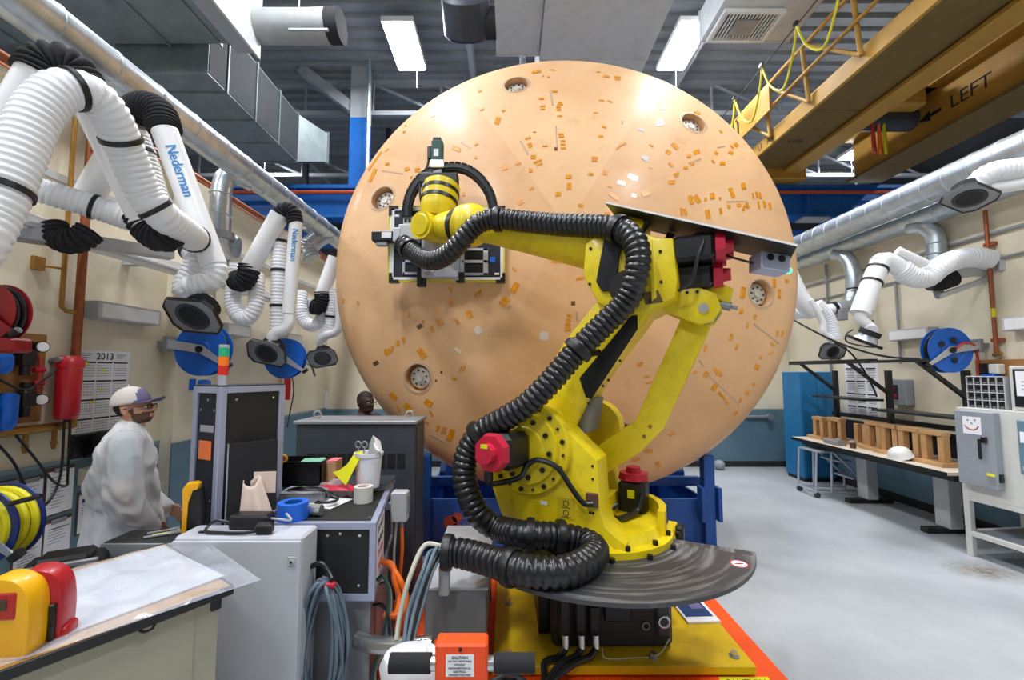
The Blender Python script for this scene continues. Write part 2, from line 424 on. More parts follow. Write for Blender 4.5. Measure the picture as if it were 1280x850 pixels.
# fluorescent fixtures on the deck
def lamp(x, y, label):
    t = thing('ceiling_light', label, 'light', (x, y, 9.0), group='ceiling lights')
    bm = B(); box2(bm, (x-.34, y-.74, 9.02), (x+.34, y+.74, 9.14), .02); obj('housing', bm, 'white_paint', t)
    bm = B(); quadgrid(bm, lambda u, v: V((x-.31+.62*u, y-.7+1.4*v, 9.005)), 1, 1)
    for f in bm.faces: f.normal_flip()
    o = obj('lens', bm, 'lamp_lens', t, smooth=False)
    bm = B()
    for sx in (-.2, .2): cyl(bm, (x+sx, y, 9.14), (x+sx, y, ZC), .008, seg=6)
    obj('hanger_rods', bm, 'steel_grey', t)
    bm = B(); cyl(bm, (x+.12, y+.68, 9.02), (x+.12, y+.68, 8.55), .006, seg=5); obj('pull_cord', bm, 'steel_grey', t)
rows = (9.1, 4.6, .1)
for x, w in ((-2.3, 'left'), (3.85, 'right')):
    for k, y in enumerate(rows):
        lamp(x-(.75 if k == 1 and w == 'right' else 0), y, ('bright white ceiling light %s' % ('left of the white duct, over the shield' if w == 'left' else 'right of the white duct, by the diffuser')) if k == 0 else 'bright white ceiling light in the %s row, %s row toward the camera' % (w, ('first', 'second', 'third')[k-1]))
lamp(-2.3, -4.0, 'added unseen fill light behind the camera on the left')  # extra lamp out of view, added to brighten the lower left objects
for x, w in ((-8.4, 'far left bay'), (11.5, 'far right bay')):
    for k, y in enumerate((13.5, 4.6, -2.)): lamp(x, y, 'bright white ceiling light in the %s, number %s from the back' % (w, ('one', 'two', 'three')[k]))

# blue column with white head and knee brace
t = thing('building_column', 'blue painted steel column with white top and knee brace', 'column', (-3.78, 10.6, 0))
def hcol(x, y, z0, z1, m, nm):
    bm = B(); box2(bm, (x-.2, y-.2, z0), (x+.2, y-.175, z1)); box2(bm, (x-.2, y+.175, z0), (x+.2, y+.2, z1)); box2(bm, (x-.19, y-.18, z0), (x+.19, y+.18, z1)); obj(nm, bm, m, t)
hcol(-3.78, 10.6, 0, 8.2, 'blue_paint', 'shaft'); hcol(-3.78, 10.6, 8.2, ZC, 'steel_white', 'white_head')
bm = B(); cyl(bm, (-3.7, 10.55, 8.3), (-5.3, 10.55, ZC), .17, seg=4, ph=.78); obj('knee_brace', bm, 'steel_white', t)
bm = B(); cyl(bm, (-3.45, 10.2, 4), (-3.45, 10.2, ZC), .05, seg=8); solo('conduit_pipe', bm, 'galvanized', 'thin grey vertical pipe beside the blue column', 'pipe')
# second column, grey, right of the white duct
bm = B(); box2(bm, (4.1, 11.6, 0), (4.45, 11.9, ZC)); solo('building_column', bm, 'steel_white', 'grey steel column behind the shield, right of the white duct', 'column')

# blue crane runway: beams across the hall with a red conductor bar
t = thing('runway_beam', 'blue crane runway beam spanning the hall behind the shield', 'beam', (0, 10.0, 5.5))
for nm, a, b in (('top_flange', (-14.5, 9.8, 6.12), (14.5, 10.2, 6.2)), ('web', (-14.5, 9.97, 5.5), (14.5, 10.03, 6.12)), ('bottom_flange', (-14.5, 9.8, 5.42), (14.5, 10.2, 5.5))):
    bm = B(); box2(bm, a, b); obj(nm, bm, 'blue_paint', t)
for k in range(14):
    x = -13+k*2; bm = B(); box2(bm, (x-.02, 9.82, 5.5), (x+.02, 9.97, 6.12)); obj('stiffener', bm, 'blue_paint', t)
bm = B(); cyl(bm, (-14.5, 9.72, 5.98), (14.5, 9.72, 5.98), .045, seg=8); solo('conductor_bar', bm, 'rust_red', 'long red conductor bar running along the blue runway beam', 'pipe')
t = thing('runway_beam', 'lower blue beam with brackets under the runway beam', 'beam', (0, 10.6, 4.9))
bm = B(); box2(bm, (-14.5, 10.4, 4.9), (14.5, 10.6, 5.3)); obj('web', bm, 'blue_paint', t)
for k in range(10):
    x = -10+k*2.2; bm = B(); prism(bm, [(0, 0), (.5, .55), (0, .55)], frame((x, 10.35, 4.9), (1, 0, 0), z=(0, -1, 0)), -.03, .03); obj('bracket', bm, 'blue_paint', t)
bm = B(); p = at(402, 500, WB-.02); box2(bm, p-V((.12, .004, .16)), p+V((.12, .0, .16))); solo('wall_notice', bm, 'paper', 'small white notice on the back wall above the charcoal cabinet', 'sign')
bm = B(); p = at(394, 276, 9.9); box2(bm, p-V((.26, .15, .25)), V((p.x+.26, p.y+.15, 5.42)), .01); solo('junction_box', bm, 'light_grey', 'pale grey box under the blue beam, above the back wall', 'box')
bm = B(); p = at(1015, 268, 9.9); box2(bm, p-V((.32, .15, .16)), V((p.x+.32, p.y+.15, 5.42)), .01); solo('junction_box', bm, 'light_grey', 'pale grey box under the runway beam, right of the shield', 'box')
bm = B(); p = at(1072, 258, 11.); box2(bm, p-V((.45, .05, .1)), p+V((.45, .05, .1))); t = thing('far_light', 'small distant strip light behind the right crane girder', 'light', p); obj('tube', bm, 'lamp_lens', t); bm = B(); box2(bm, p+V((-.02, -.02, .1)), V((p.x+.02, p.y+.02, ZC))); obj('hanger_rod', bm, 'steel_grey', t)

# ---------------------------------------------------------------- overhead ducts
def rect_duct(name, label, a, b, axis, m, flanges, ft=.03, fw=.035, endcap=True):
    t = thing(name, label, 'duct', ((a[0]+b[0])/2, (a[1]+b[1])/2, a[2]))
    bm = B(); box2(bm, a, b, .004); obj('duct_body', bm, m, t)
    for f in flanges:
        lo, hi = list(a), list(b)
        for i in range(3):
            if i == axis: lo[i], hi[i] = f-ft/2, f+ft/2
            else: lo[i] -= fw; hi[i] += fw
        bm = B(); box2(bm, lo, hi); obj('seam_flange', bm, m, t)
    return t
rect_duct('supply_duct', 'wide white rectangular duct overhead, above the top of the shield', (.56, 1, 7.5), (2.52, 14, 8.6), 1, 'duct_white', (3.5, 5.5, 7.46, 9.6, 12), .012, .008)
rect_duct('branch_duct', 'short white box duct attached left of the wide duct', (-.22, 4.6, 7.62), (.55, 7.55, 8.5), 1, 'duct_white', (7.5,), .03, .015)
rect_duct('diffuser_duct', 'white duct at the top, carrying the slotted diffuser', (3.7, 1.5, 8.2), (5.4, 7.95, 8.8), 1, 'duct_white', (7.9, 5.0), .02, .02)
t = thing('air_diffuser', 'white slotted air diffuser under the right overhead duct', 'vent', (4.3, 7.45, 8.1))
bm = B(); 
for a, b in (((3.78, 7.12, 8.12), (4.86, 7.18, 8.19)), ((3.78, 7.78, 8.12), (4.86, 7.84, 8.19)), ((3.78, 7.18, 8.12), (3.84, 7.78, 8.19)), ((4.8, 7.18, 8.12), (4.86, 7.78, 8.19))): box2(bm, a, b)
obj('frame', bm, 'white_paint', t)
bm = B(); box2(bm, (3.84, 7.18, 8.17), (4.8, 7.78, 8.195)); obj('backing', bm, 'black_panel', t)
for k in range(16):
    x = 3.87+k*.06
    bm = B(); box(bm, (x, 7.48, 8.15), (.02, .58, .03)); obj('louvre_slat', bm, 'white_paint', t)
bm = B(); box2(bm, (4.1, 7.3, 8.11), (4.5, 7.66, 8.14)); obj('centre_plate', bm, 'steel_grey', t)
# dark drum fan at the top
t = thing('exhaust_fan', 'dark grey drum fan hanging beside the white box duct', 'fan', (-.7, 7.0, 7.4))
bm = B(); lathe(bm, [(0, -.3), (.36, -.3), (.4, -.25), (.4, .25), (.36, .3), (0, .3)], 24, frame((-.72, 6.9, 7.85), (1, 0, 0), z=(0, -.6, .4))); obj('drum', bm, 'dark_steel', t)
bm = B(); cyl(bm, (-.6, 7.0, 7.8), (-.22, 7.0, 7.8), .24, seg=18); obj('outlet', bm, 'black_panel', t)
bm = B(); cyl(bm, (-.72, 7.1, 8.2), (-.72, 7.1, ZC), .03, seg=6); obj('hanger', bm, 'steel_grey', t)
# galvanised ducts on the left
rect_duct('galvanized_duct', 'dull galvanised duct running away overhead above the left wall', (-6.2, 6.45, 6.5), (-4.72, 9.3, 7.6), 1, 'duct_galv', (6.9, 7.7, 8.5, 9.28), .03, .03)
bm = B(); box2(bm, (-4.718, 6.47, 6.53), (-4.71, 9.26, 7.57)); gd = obj('shaded_side_sheet', bm, 'duct_shade', bpy.data.objects['galvanized_duct'])  # thin dark sheet standing in for shade on the galvanised side face
for y in (6.6, 8.9):
    bm = B(); cyl(bm, (-5.4, y, 7.6), (-5.4, y, ZC), .012, seg=6); obj('hanger_rod', bm, 'steel_grey', bpy.data.objects['galvanized_duct'])
t = thing('duct_transition', 'tapered galvanised end piece closing the left overhead duct', 'duct', (-5.4, 9.5, 6.5))
bm = B()
vs = [(-6.2, 9.3, 6.5), (-4.72, 9.3, 6.5), (-4.72, 9.3, 7.6), (-6.2, 9.3, 7.6), (-5.7, 10.1, 6.9), (-4.4, 10.1, 6.9), (-4.4, 10.1, 7.6), (-5.7, 10.1, 7.6)]
vv = [bm.verts.new(v) for v in vs]
for f in ((0, 1, 5, 4), (1, 2, 6, 5), (2, 3, 7, 6), (3, 0, 4, 7), (4, 5, 6, 7), (3, 2, 1, 0)): bm.faces.new([vv[i] for i in f])
obj('taper', bm, 'duct_galv', t, smooth=False)
bm = B(); box2(bm, (-5.74, 10.09, 6.86), (-4.36, 10.12, 7.64)); obj('seam_flange', bm, 'duct_galv', t)
rect_duct('cross_duct', 'big galvanised duct crossing above the left duct, near the top', (-8.2, 5.0, 6.95), (-4.35, 6.4, 7.9), 0, 'duct_galv', (-7.6, -6.4, -5.3, -4.5), .03, .03)
t = thing('duct_end_box', 'white-flanged square box at the end of the crossing duct', 'duct', (-4.15, 6, 6.9))
bm = B(); box2(bm, (-4.31, 5.0, 6.86), (-3.98, 6.5, 7.95), .02); obj('box_body', bm, 'steel_white', t)
bm = B(); box2(bm, (-4.0, 4.95, 6.82), (-3.965, 6.55, 7.99)); obj('flange', bm, 'duct_white', t)
t = thing('insulated_duct', 'white insulated round duct stub with a dark open end', 'duct', (-3.4, 6.5, 7.1))
bm = B(); tube(bm, [(-3.96, 6.5, 7.32), (-3.2, 6.5, 7.32), (-2.85, 6.5, 7.33)], .25, 20); obj('duct_body', bm, 'insulation', t)
bm = B(); tube(bm, [(-2.86, 6.5, 7.33), (-2.66, 6.5, 7.33)], .26, 20); obj('dark_end', bm, 'black_fabric', t)
bm = B(); cyl(bm, (-3.3, 6.4, 7.5), (-3.3, 6.4, ZC), .012, seg=5); obj('hanger_rod', bm, 'steel_grey', t)
bm = B(); box2(bm, (-3.35, 6.2, 7.02), (-2.75, 6.24, 7.05)); obj('strut', bm, 'steel_white', t)
# pipes and conduits among the joists
for i, (p, q, r, lb) in enumerate((((.3, 8.9, 7.7), (.3, 8.9, ZC), .07, 'short grey hanging pipe left of the wide white duct'),
        ((-14, 13.1, 7.2), (14, 13.1, 7.2), .09, 'long grey pipe crossing high behind the shield'),
        ((2.9, 11.5, ZC-.02), (4.05, 11.5, 7.4), .07, 'grey diagonal brace right of the white duct'))):
    bm = B(); cyl(bm, p, q, r, seg=10); solo('overhead_pipe', bm, 'steel_white', lb, 'pipe')
for k in range(6):
    bm = B(); x = -6.5+k*2.6; yo = 1.2 if k == 3 else 0; box2(bm, (x, 13.19+yo, 0), (x+.14, 13.34+yo, ZC)); solo('far_post', bm, 'dark_steel', 'dark steel post far behind the runway, number %s from the left' % ('one', 'two', 'three', 'four', 'five', 'six')[k], 'post', 'far posts')

# ---------------------------------------------------------------- yellow cranes
t = thing('crane_girder', 'yellow overhead crane girder with wide brown underside plate', 'crane', (5.9, 4, 6.4))
bm = B(); box2(bm, (5.30, -3, 6.42), (5.36, 9.8, 6.68)); obj('edge_channel', bm, 'crane_yellow', t)
for k in range(4):
    y0, y1 = (-3, 1.6, 4.7, 7.35)[k], (1.58, 4.68, 7.33, 9.8)[k]
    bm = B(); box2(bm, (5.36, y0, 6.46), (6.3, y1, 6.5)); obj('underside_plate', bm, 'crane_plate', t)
bm = B(); box2(bm, (6.24, -3, 6.36), (6.62, 9.8, 6.42)); box2(bm, (6.41, -3, 6.42), (6.45, 9.8, 7.5)); box2(bm, (6.24, -3, 7.5), (6.62, 9.8, 7.56)); obj('girder_beam', bm, 'crane_yellow', t)
bm = B(); box2(bm, (5.2, 9.55, 6.22), (6.8, 9.95, 6.6), .02); obj('end_truck', bm, 'crane_yellow', t)
text('TOP', t, .16, 'ink', t, frame((5.75, 8.35, 6.455), (1, 0, 0), y=(0, .6, 0)))
text('U   A6', t, .2, 'ink', t, frame((5.296, 8.6, 6.55), (0, -1, 0), y=(0, 0, 1)))
# lattice walkway rail on the crane's left side
t = thing('crane_walkway_rail', 'yellow tubular lattice rail along the crane walkway', 'railing', (5.1, 5, 6.5))
y0, y1 = 4.6, 9.7
bm = B(); cyl(bm, (5.18, y0, 7.55), (5.18, y1, 7.55), .035, seg=8); obj('top_rail', bm, 'crane_yellow', t)
bm = B(); cyl(bm, (5.18, y0, 7.05), (5.18, y1, 7.05), .03, seg=8); obj('middle_rail', bm, 'crane_yellow', t)
for k in range(5):
    y = 5.0+k*1.12
    bm = B(); cyl(bm, (5.25, y, 6.55), (5.18, y, 7.55), .035, seg=8); obj('post', bm, 'crane_yellow', t)
    bm = B(); cyl(bm, (5.25, y, 6.55), (5.18, min(y+1.0, 9.7), 7.5), .03, seg=8); obj('diagonal', bm, 'crane_yellow', t)
bm = B(); box2(bm, (5.1, 8.1, 6.95), (5.14, 9.2, 7.5)); obj('sign_plate', bm, 'crane_yellow', t)
# festoon wire with looping hose
t = thing('festoon_cable', 'yellow cable hung in loops from a wire beside the crane', 'cable', (4.85, 7, 7.0))
bm = B(); cyl(bm, (4.85, 4.5, 7.72), (4.85, 9.8, 7.6), .012, seg=6); obj('support_wire', bm, 'dark_steel', t)
for k in range(5):
    ya = 4.9+k*1.0; bm = B()
    tube(bm, [(4.86, ya, 7.7), (4.88, ya+.1, 7.4), (4.9, ya+.35, 6.98), (4.9, ya+.55, 6.9), (4.88, ya+.82, 7.2), (4.86, ya+1.0, 7.68)], .02, 8); obj('cable_loop', bm, 'hose_yellow', t)
    bm = B(); box(bm, (4.85, ya, 7.71), (.05, .08, .06)); obj('trolley_hook', bm, 'dark_steel', t)
t = thing('crane_girder', 'right yellow crane girder marked LEFT with an arrow', 'crane', (8.2, 5, 6.2))
bm = B(); box2(bm, (8.1, -3, 6.3), (8.16, 9.8, 7.2)); obj('web', bm, 'crane_yellow', t)
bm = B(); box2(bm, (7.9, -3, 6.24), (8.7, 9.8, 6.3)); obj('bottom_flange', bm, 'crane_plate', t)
bm = B(); box2(bm, (7.9, -3, 7.2), (8.6, 9.8, 7.27)); obj('top_flange', bm, 'crane_yellow', t)
mf = frame((8.095, 7.25, 6.75), (0, -1, 0), y=(0, 0, 1))
text('LEFT', t, .34, 'ink', t, mf)
bm = B(); prism(bm, [(-.95, 0), (-.72, .1), (-.72, .03), (-.5, .03), (-.5, -.03), (-.72, -.03), (-.72, -.1)], mf, 0, .004); obj('arrow_mark', bm, 'ink', t)
t = thing('crane_hoist', 'yellow hoist trolley between the two crane girders', 'hoist', (7.3, 8.2, 6.4))
bm = B(); box2(bm, (6.9, 7.6, 6.75), (7.7, 8.5, 7.2), .03); obj('motor_box', bm, 'crane_yellow', t)
bm = B(); cyl(bm, (6.8, 8.05, 6.7), (7.8, 8.05, 6.7), .2, seg=18); obj('drum', bm, 'dark_steel', t)
bm = B(); box2(bm, (6.6, 7.8, 7.2), (8.1, 8.3, 7.28)); obj('crossbeam', bm, 'crane_yellow', t)
for k, (dx, c, lb) in enumerate(((0, 'hose_red', 'dull red'), (.12, 'orange_cable', 'orange'), (.22, 'hose_yellow', 'yellow'))):
    bm = B(); x = 6.95+dx; tube(bm, [(x, 7.9, 7.24), (x, 7.95, 6.3), (x+.06, 8.0, 6.02), (x+.16, 8.1, 6.3), (x+.16, 8.15, 7.24)], .025, 8)
    solo('hanging_cable', bm, c, '%s cable loop hanging between the crane girders' % lb, 'cable', 'crane cable loops')
# ================================================================ heat shield
HS_C = V((.606, 4.98, 3.175)); _t, _p = math.radians(8.33), math.radians(-2.3)
HN = V((math.sin(_p)*math.cos(_t), -math.cos(_p)*math.cos(_t), math.sin(_t)))
HE1 = V((math.cos(_p), math.sin(_p), 0)); HE2 = HN.cross(HE1).normalized()
HM = frame(HS_C, HE1, y=HE2)
def dome_h(r): return .74 - r*r/12.72
def shield_material():
    m = bpy.data.materials.new('shield_resin'); m.use_nodes = True; nt = m.node_tree; n = nt.nodes; L = nt.links; b = n['Principled BSDF']
    tc = n.new('ShaderNodeTexCoord'); src = tc.outputs['Object']
    sx = n.new('ShaderNodeSeparateXYZ'); L.new(src, sx.inputs[0])
    an = n.new('ShaderNodeMath'); an.operation = 'ARCTAN2'; L.new(sx.outputs[1], an.inputs[0]); L.new(sx.outputs[0], an.inputs[1])
    mu = n.new('ShaderNodeMath'); mu.operation = 'MULTIPLY'; mu.inputs[1].default_value = 12/(2*math.pi); L.new(an.outputs[0], mu.inputs[0])
    fl = n.new('ShaderNodeMath'); fl.operation = 'FLOOR'; L.new(mu.outputs[0], fl.inputs[0])
    wn = n.new('ShaderNodeTexWhiteNoise'); wn.noise_dimensions = '1D'; L.new(fl.outputs[0], wn.inputs['W'])
    nz = n.new('ShaderNodeTexNoise'); nz.inputs['Scale'].default_value = 1.1; nz.inputs['Detail'].default_value = 7; L.new(src, nz.inputs['Vector'])
    ad = n.new('ShaderNodeMath'); ad.operation = 'MULTIPLY_ADD'; L.new(wn.outputs['Value'], ad.inputs[0]); ad.inputs[1].default_value = .22; L.new(nz.outputs['Fac'], ad.inputs[2])
    cr = n.new('ShaderNodeValToRGB'); e = cr.color_ramp.elements
    e[0].position = .35; e[0].color = (*lin((206, 158, 112)), 1); e[1].position = .85; e[1].color = (*lin((226, 184, 140)), 1); L.new(ad.outputs[0], cr.inputs[0])
    n2 = n.new('ShaderNodeTexNoise'); n2.inputs['Scale'].default_value = 3.2; n2.inputs['Detail'].default_value = 9; n2.inputs['Roughness'].default_value = .7; L.new(src, n2.inputs['Vector'])
    c2 = n.new('ShaderNodeValToRGB'); c2.color_ramp.elements[0].position = .55; c2.color_ramp.elements[0].color = (0, 0, 0, 1); c2.color_ramp.elements[1].position = .8; c2.color_ramp.elements[1].color = (.4,)*3+(1,); L.new(n2.outputs['Fac'], c2.inputs[0])
    mx = n.new('ShaderNodeMix'); mx.data_type = 'RGBA'; L.new(c2.outputs[0], mx.inputs[0]); L.new(cr.outputs[0], mx.inputs[6]); mx.inputs[7].default_value = (*lin((150, 112, 84)), 1)
    L.new(mx.outputs[2], b.inputs['Base Color']); b.inputs['Roughness'].default_value = .5; b.inputs['Specular IOR Level'].default_value = .22; b.inputs['Coat Weight'].default_value = .1; b.inputs['Coat Roughness'].default_value = .2
    MATS['shield'] = m
shield_material()
mat('shield_back', (120, 96, 70), .7)
shield = thing('heat_shield', 'huge round peach-tan dome shield dotted with orange tape', 'heat shield', mx=HM)
prof = [(0, dome_h(0))]+[(r, dome_h(r)) for r in [.12*k for k in range(1, 21)]]+[(2.5, dome_h(2.5)), (2.56, .2), (2.61, .13), (2.645, .05), (2.66, -.04), (2.64, -.12), (2.58, -.16), (2.2, -.18), (0, -.18)]
bm = B(); lathe(bm, prof, 128); dome = obj('dome_shell', bm, 'shield', shield, local=True, angle=50)
HOLE_A = [math.radians(a-.95) for a in (105, 45, -15, -75, -135, 165)]; HOLE_R = 2.11
cutters = []
def hole_frame(a, r=HOLE_R):
    nr = V((math.cos(a)*r/6.36, math.sin(a)*r/6.36, 1)).normalized()
    o = V((math.cos(a)*r, math.sin(a)*r, dome_h(r)))
    return frame(o, V((-math.sin(a), math.cos(a), 0)), z=nr)
bm = B()
for a in HOLE_A:
    h = hole_frame(a); cyl(bm, h @ V((0, 0, .1)), h @ V((0, 0, -.13)), .142, .142, 32)
bmesh.ops.recalc_face_normals(bm, faces=bm.faces[:])
cm = bpy.data.meshes.new('cut'); bm.to_mesh(cm); bm.free(); co = bpy.data.objects.new('cut', cm); C.objects.link(co); co.matrix_world = HM
md = dome.modifiers.new('holes', 'BOOLEAN'); md.operation = 'DIFFERENCE'; md.object = co; md.solver = 'EXACT'
bpy.context.view_layer.update()
nm_ = bpy.data.meshes.new_from_object(dome.evaluated_get(bpy.context.evaluated_depsgraph_get()))
dome.modifiers.clear(); dome.data = nm_; bpy.data.objects.remove(co)
nm_.polygons.foreach_set('use_smooth', [True]*len(nm_.polygons)); nm_.set_sharp_from_angle(angle=math.radians(50))
mx_bolt = None
for k, a in enumerate(HOLE_A):
    h = hole_frame(a)
    bm = B(); lathe(bm, [(.112, -.125), (.112, -.06), (.1, -.052), (.045, -.052), (.04, -.04), (0, -.04)], 28, h); f = obj('pad_fitting', bm, 'fitting_metal', shield, local=True)
    for q in range(8):
        an = q*math.pi/4+.2; bm = B(); cyl(bm, h @ V((.075*math.cos(an), .075*math.sin(an), -.055)), h @ V((.075*math.cos(an), .075*math.sin(an), -.042)), .011, seg=6); obj('bolt', bm, 'dark_steel', f, local=True)
    bm = B(); 
    A1 = [bm.verts.new(h @ V((.146*math.cos(2*math.pi*i/32), .146*math.sin(2*math.pi*i/32), .004))) for i in range(32)]; A2 = [bm.verts.new(h @ V((.172*math.cos(2*math.pi*i/32), .172*math.sin(2*math.pi*i/32), .001))) for i in range(32)]
    A3 = [bm.verts.new(h @ V((.146*math.cos(2*math.pi*i/32), .146*math.sin(2*math.pi*i/32), -.006))) for i in range(32)]
    bridge(bm, A1, A2); bridge(bm, A3, A1); obj('hole_rim', bm, 'film_grey', shield, local=True)
HMI = HM.inverted()
def dome_hit(px, py):
    o = HMI @ EYE; d = (HMI.to_3x3() @ ray(px, py)).normalized(); t = 2.0
    for _ in range(60):
        p = o+d*t; e = p.z-dome_h(math.hypot(p.x, p.y)); t += e*.8/max(.35, -d.z)
    p = o+d*t; nn = V((p.x/6.36, p.y/6.36, 1)).normalized(); return p, nn, math.hypot(p.x, p.y)
def tape(px, py, w, h, ang, m, nm='tape_strip'):
    ca, sa = math.cos(math.radians(ang)), math.sin(math.radians(ang)); lo, hi = [], []
    for sx, sy in ((-1, -1), (1, -1), (1, 1), (-1, 1)):
        x, y = sx*w/2, sy*h/2; p, nn, r = dome_hit(px+x*ca-y*sa, py+x*sa+y*ca)
        if r > 2.53: return
        lo.append(p+nn*.0005); hi.append(p+nn*.004)
    bm = B(); A = [bm.verts.new(v) for v in lo]; D = [bm.verts.new(v) for v in hi]
    bm.faces.new(A); bm.faces.new(D); bridge(bm, A, D); obj(nm, bm, m, shield, local=True, smooth=False)
TAPES = {(420, 80): [(208,515,10,120,35),(195,592,18,75,25),(273,531,25,14,-15),(378,559,26,16,-20),(433,556,28,9,-5),(433,570,30,10,5),(400,603,8,18,20),(362,362,18,10,-35),(370,328,10,8,0),(640,450,45,22,25),(745,428,25,10,-30),(743,497,16,12,0),(775,243,25,8,-20),(765,146,20,8,-15),(270,458,22,6,-40),(300,575,110,6,8,'g'),(690,430,60,8,35,'g'),(515,272,30,18,-15,'c'),(553,293,28,16,-15,'c'),(678,690,16,22,0)],
 (620, 80): [(215,43,50,12,-10),(280,70,16,8,0),(250,65,8,8,0),(300,32,28,5,0),(313,145,26,12,0),(240,187,30,8,0),(247,225,28,8,-8),(247,240,26,8,-8),(340,207,20,6,0),(340,216,30,8,0),(332,230,24,9,0),(333,244,25,10,0),(338,277,28,8,0),(40,250,20,10,-20),(8,302,26,40,20),(345,374,28,9,0),(347,388,28,9,0),(355,410,26,9,0),(355,427,26,9,0),(357,447,28,11,0),(170,395,30,10,-15),(180,432,22,24,-20),(205,362,16,5,0),(260,437,28,6,0),(198,495,28,20,0),(222,518,48,11,-20),(230,534,36,10,-20),(183,566,18,20,0),(45,551,30,22,-25),(118,530,30,10,-20),(385,600,32,20,0),(388,650,24,34,0),(330,692,28,22,-5),(188,662,25,10,-30),(130,737,28,18,-35),(450,752,28,14,15),(590,798,26,20,0),(560,194,26,7,5),(605,200,25,8,15),(530,260,22,6,0),(573,335,26,10,15),(557,385,26,12,0),(524,498,34,10,3),(522,514,30,11,3),(503,585,28,14,10),(580,578,28,22,20),(605,645,26,18,20),(625,703,60,20,35),(652,747,26,16,30),(733,700,28,20,10),(795,690,40,26,-10),(680,425,20,10,-30),(660,435,18,10,-30),(643,449,14,8,-30),(825,433,26,10,30),(822,548,16,12,0),(585,67,36,10,5),(645,70,34,8,5),(645,82,30,8,5),(545,43,22,6,5),(800,118,34,8,10),(318,452,18,16,0,'k'),(295,180,10,80,-8,'g'),(150,445,10,80,-30,'g'),(322,390,8,120,-3,'g'),(727,603,50,24,25,'c'),(665,632,44,20,15,'c'),(820,238,34,28,0,'c'),(790,500,34,24,30,'c'),(770,350,34,14,20,'c'),(640,500,10,400,9,'g')],
 (800, 80): [(33,118,30,10,10),(303,260,38,12,20),(185,437,44,20,40),(150,468,28,20,35),(300,468,34,20,-15),(260,490,22,16,-15),(278,532,18,14,-15),(243,552,22,14,-10),(163,535,28,12,45),(192,583,30,10,-25),(195,595,24,8,-25),(168,628,36,20,0),(388,518,20,10,50),(438,528,30,16,-5),(405,472,20,14,40),(482,471,24,16,30),(488,440,10,24,-40),(510,430,18,22,-40),(430,360,20,8,40),(487,685,20,54,-20),(550,650,22,34,-10),(270,722,22,46,-20),(303,718,22,44,-35),(348,720,12,18,0),(384,702,24,32,-5),(425,715,10,14,0),(600,700,8,30,-10),(620,695,10,36,-15),(637,700,12,34,-15),(525,750,24,14,15),(472,758,16,18,0),(552,766,14,28,20),(570,752,14,30,-20),(360,798,24,46,-10),(428,782,14,32,-10),(220,785,10,40,-8),(240,785,14,34,-20),(193,840,26,18,0),(630,750,10,36,-12),(660,745,12,36,-12),(690,755,12,38,-12),(515,730,110,5,-2,'g'),(290,515,70,8,-20,'g'),(58,237,34,34,0,'c'),(117,230,26,26,0,'c'),(105,312,42,36,-15,'c'),(28,500,38,24,25,'c'),(430,440,40,6,-10,'g')],
 (420, 330): [(607,137,14,26,-8),(744,161,12,26,30),(762,149,12,26,30),(607,203,16,28,-30),(528,245,14,24,-20),(445,332,30,22,-30,'k'),(463,308,10,20,-20),(510,345,18,28,-25),(544,315,14,38,-30),(563,306,12,34,-30),(645,306,14,30,-35),(708,268,30,42,-20),(388,268,8,34,0),(38,195,12,20,0),(118,208,8,24,-15),(265,470,16,34,-20),(281,465,12,28,-10),(298,452,12,34,15),(328,420,14,28,10),(360,405,14,32,-10),(457,475,32,56,-35),(213,527,28,20,-30,'k'),(305,702,24,44,-40),(383,766,28,56,-35),(491,737,42,30,35),(507,795,10,34,-30),(630,610,24,16,10),(664,556,8,34,25),(680,556,8,34,25),(648,460,40,14,35,'c'),(755,355,34,40,-30,'c'),(332,768,10,26,-30),(560,575,10,14,0,'k'),(532,620,10,12,0,'k')],
 (600, 300): [(185,255,32,60,30),(130,328,38,50,40),(182,157,26,8,40),(400,113,38,14,10),(530,204,38,14,-10),(695,190,20,16,10),(667,165,18,12,10),(475,403,22,14,5),(470,427,24,14,5),(467,450,28,16,5),(467,474,30,18,5),(340,510,44,44,5,'c'),(660,240,12,14,20),(495,336,22,22,0,'k'),(515,405,10,50,-5,'g'),(155,355,20,16,-30,'g')],
 (820, 330): [(462,152,26,58,10),(628,103,16,46,-5),(655,158,14,48,0),(694,92,18,20,0),(453,250,20,28,15),(525,280,14,24,15),(484,325,12,28,15),(398,388,20,34,15),(430,440,12,34,20),(262,447,16,32,15),(320,572,18,44,-30),(338,580,14,40,-30),(536,547,26,28,20),(556,497,12,18,0),(645,370,10,30,5),(618,425,24,14,30),(672,370,12,32,10),(610,475,24,10,-20),(517,642,14,16,20),(483,685,18,22,20),(448,725,10,24,20),(424,793,26,10,-35),(265,585,22,34,35),(310,655,24,38,35),(205,575,20,14,-20),(585,370,170,8,38,'g'),(360,670,230,8,44,'g'),(240,525,40,8,52,'g'),(340,690,14,26,-35),(360,710,12,24,-35),(378,735,12,22,-35)],
 (680, 430): [(510,105,30,16,-30),(545,172,26,7,-20),(560,205,36,7,-20),(292,368,38,16,0),(337,433,38,18,0),(555,567,42,18,0),(490,612,42,18,-15),(680,475,34,12,-25),(605,640,20,30,-30)],
 (420, 450): [(540,362,14,32,15),(566,372,8,34,15),(580,374,8,34,15),(610,398,28,64,20),(664,432,8,42,15),(680,438,8,42,15),(696,444,8,42,15),(550,473,46,18,25),(545,420,110,7,28,'g'),(480,332,30,10,30)]}
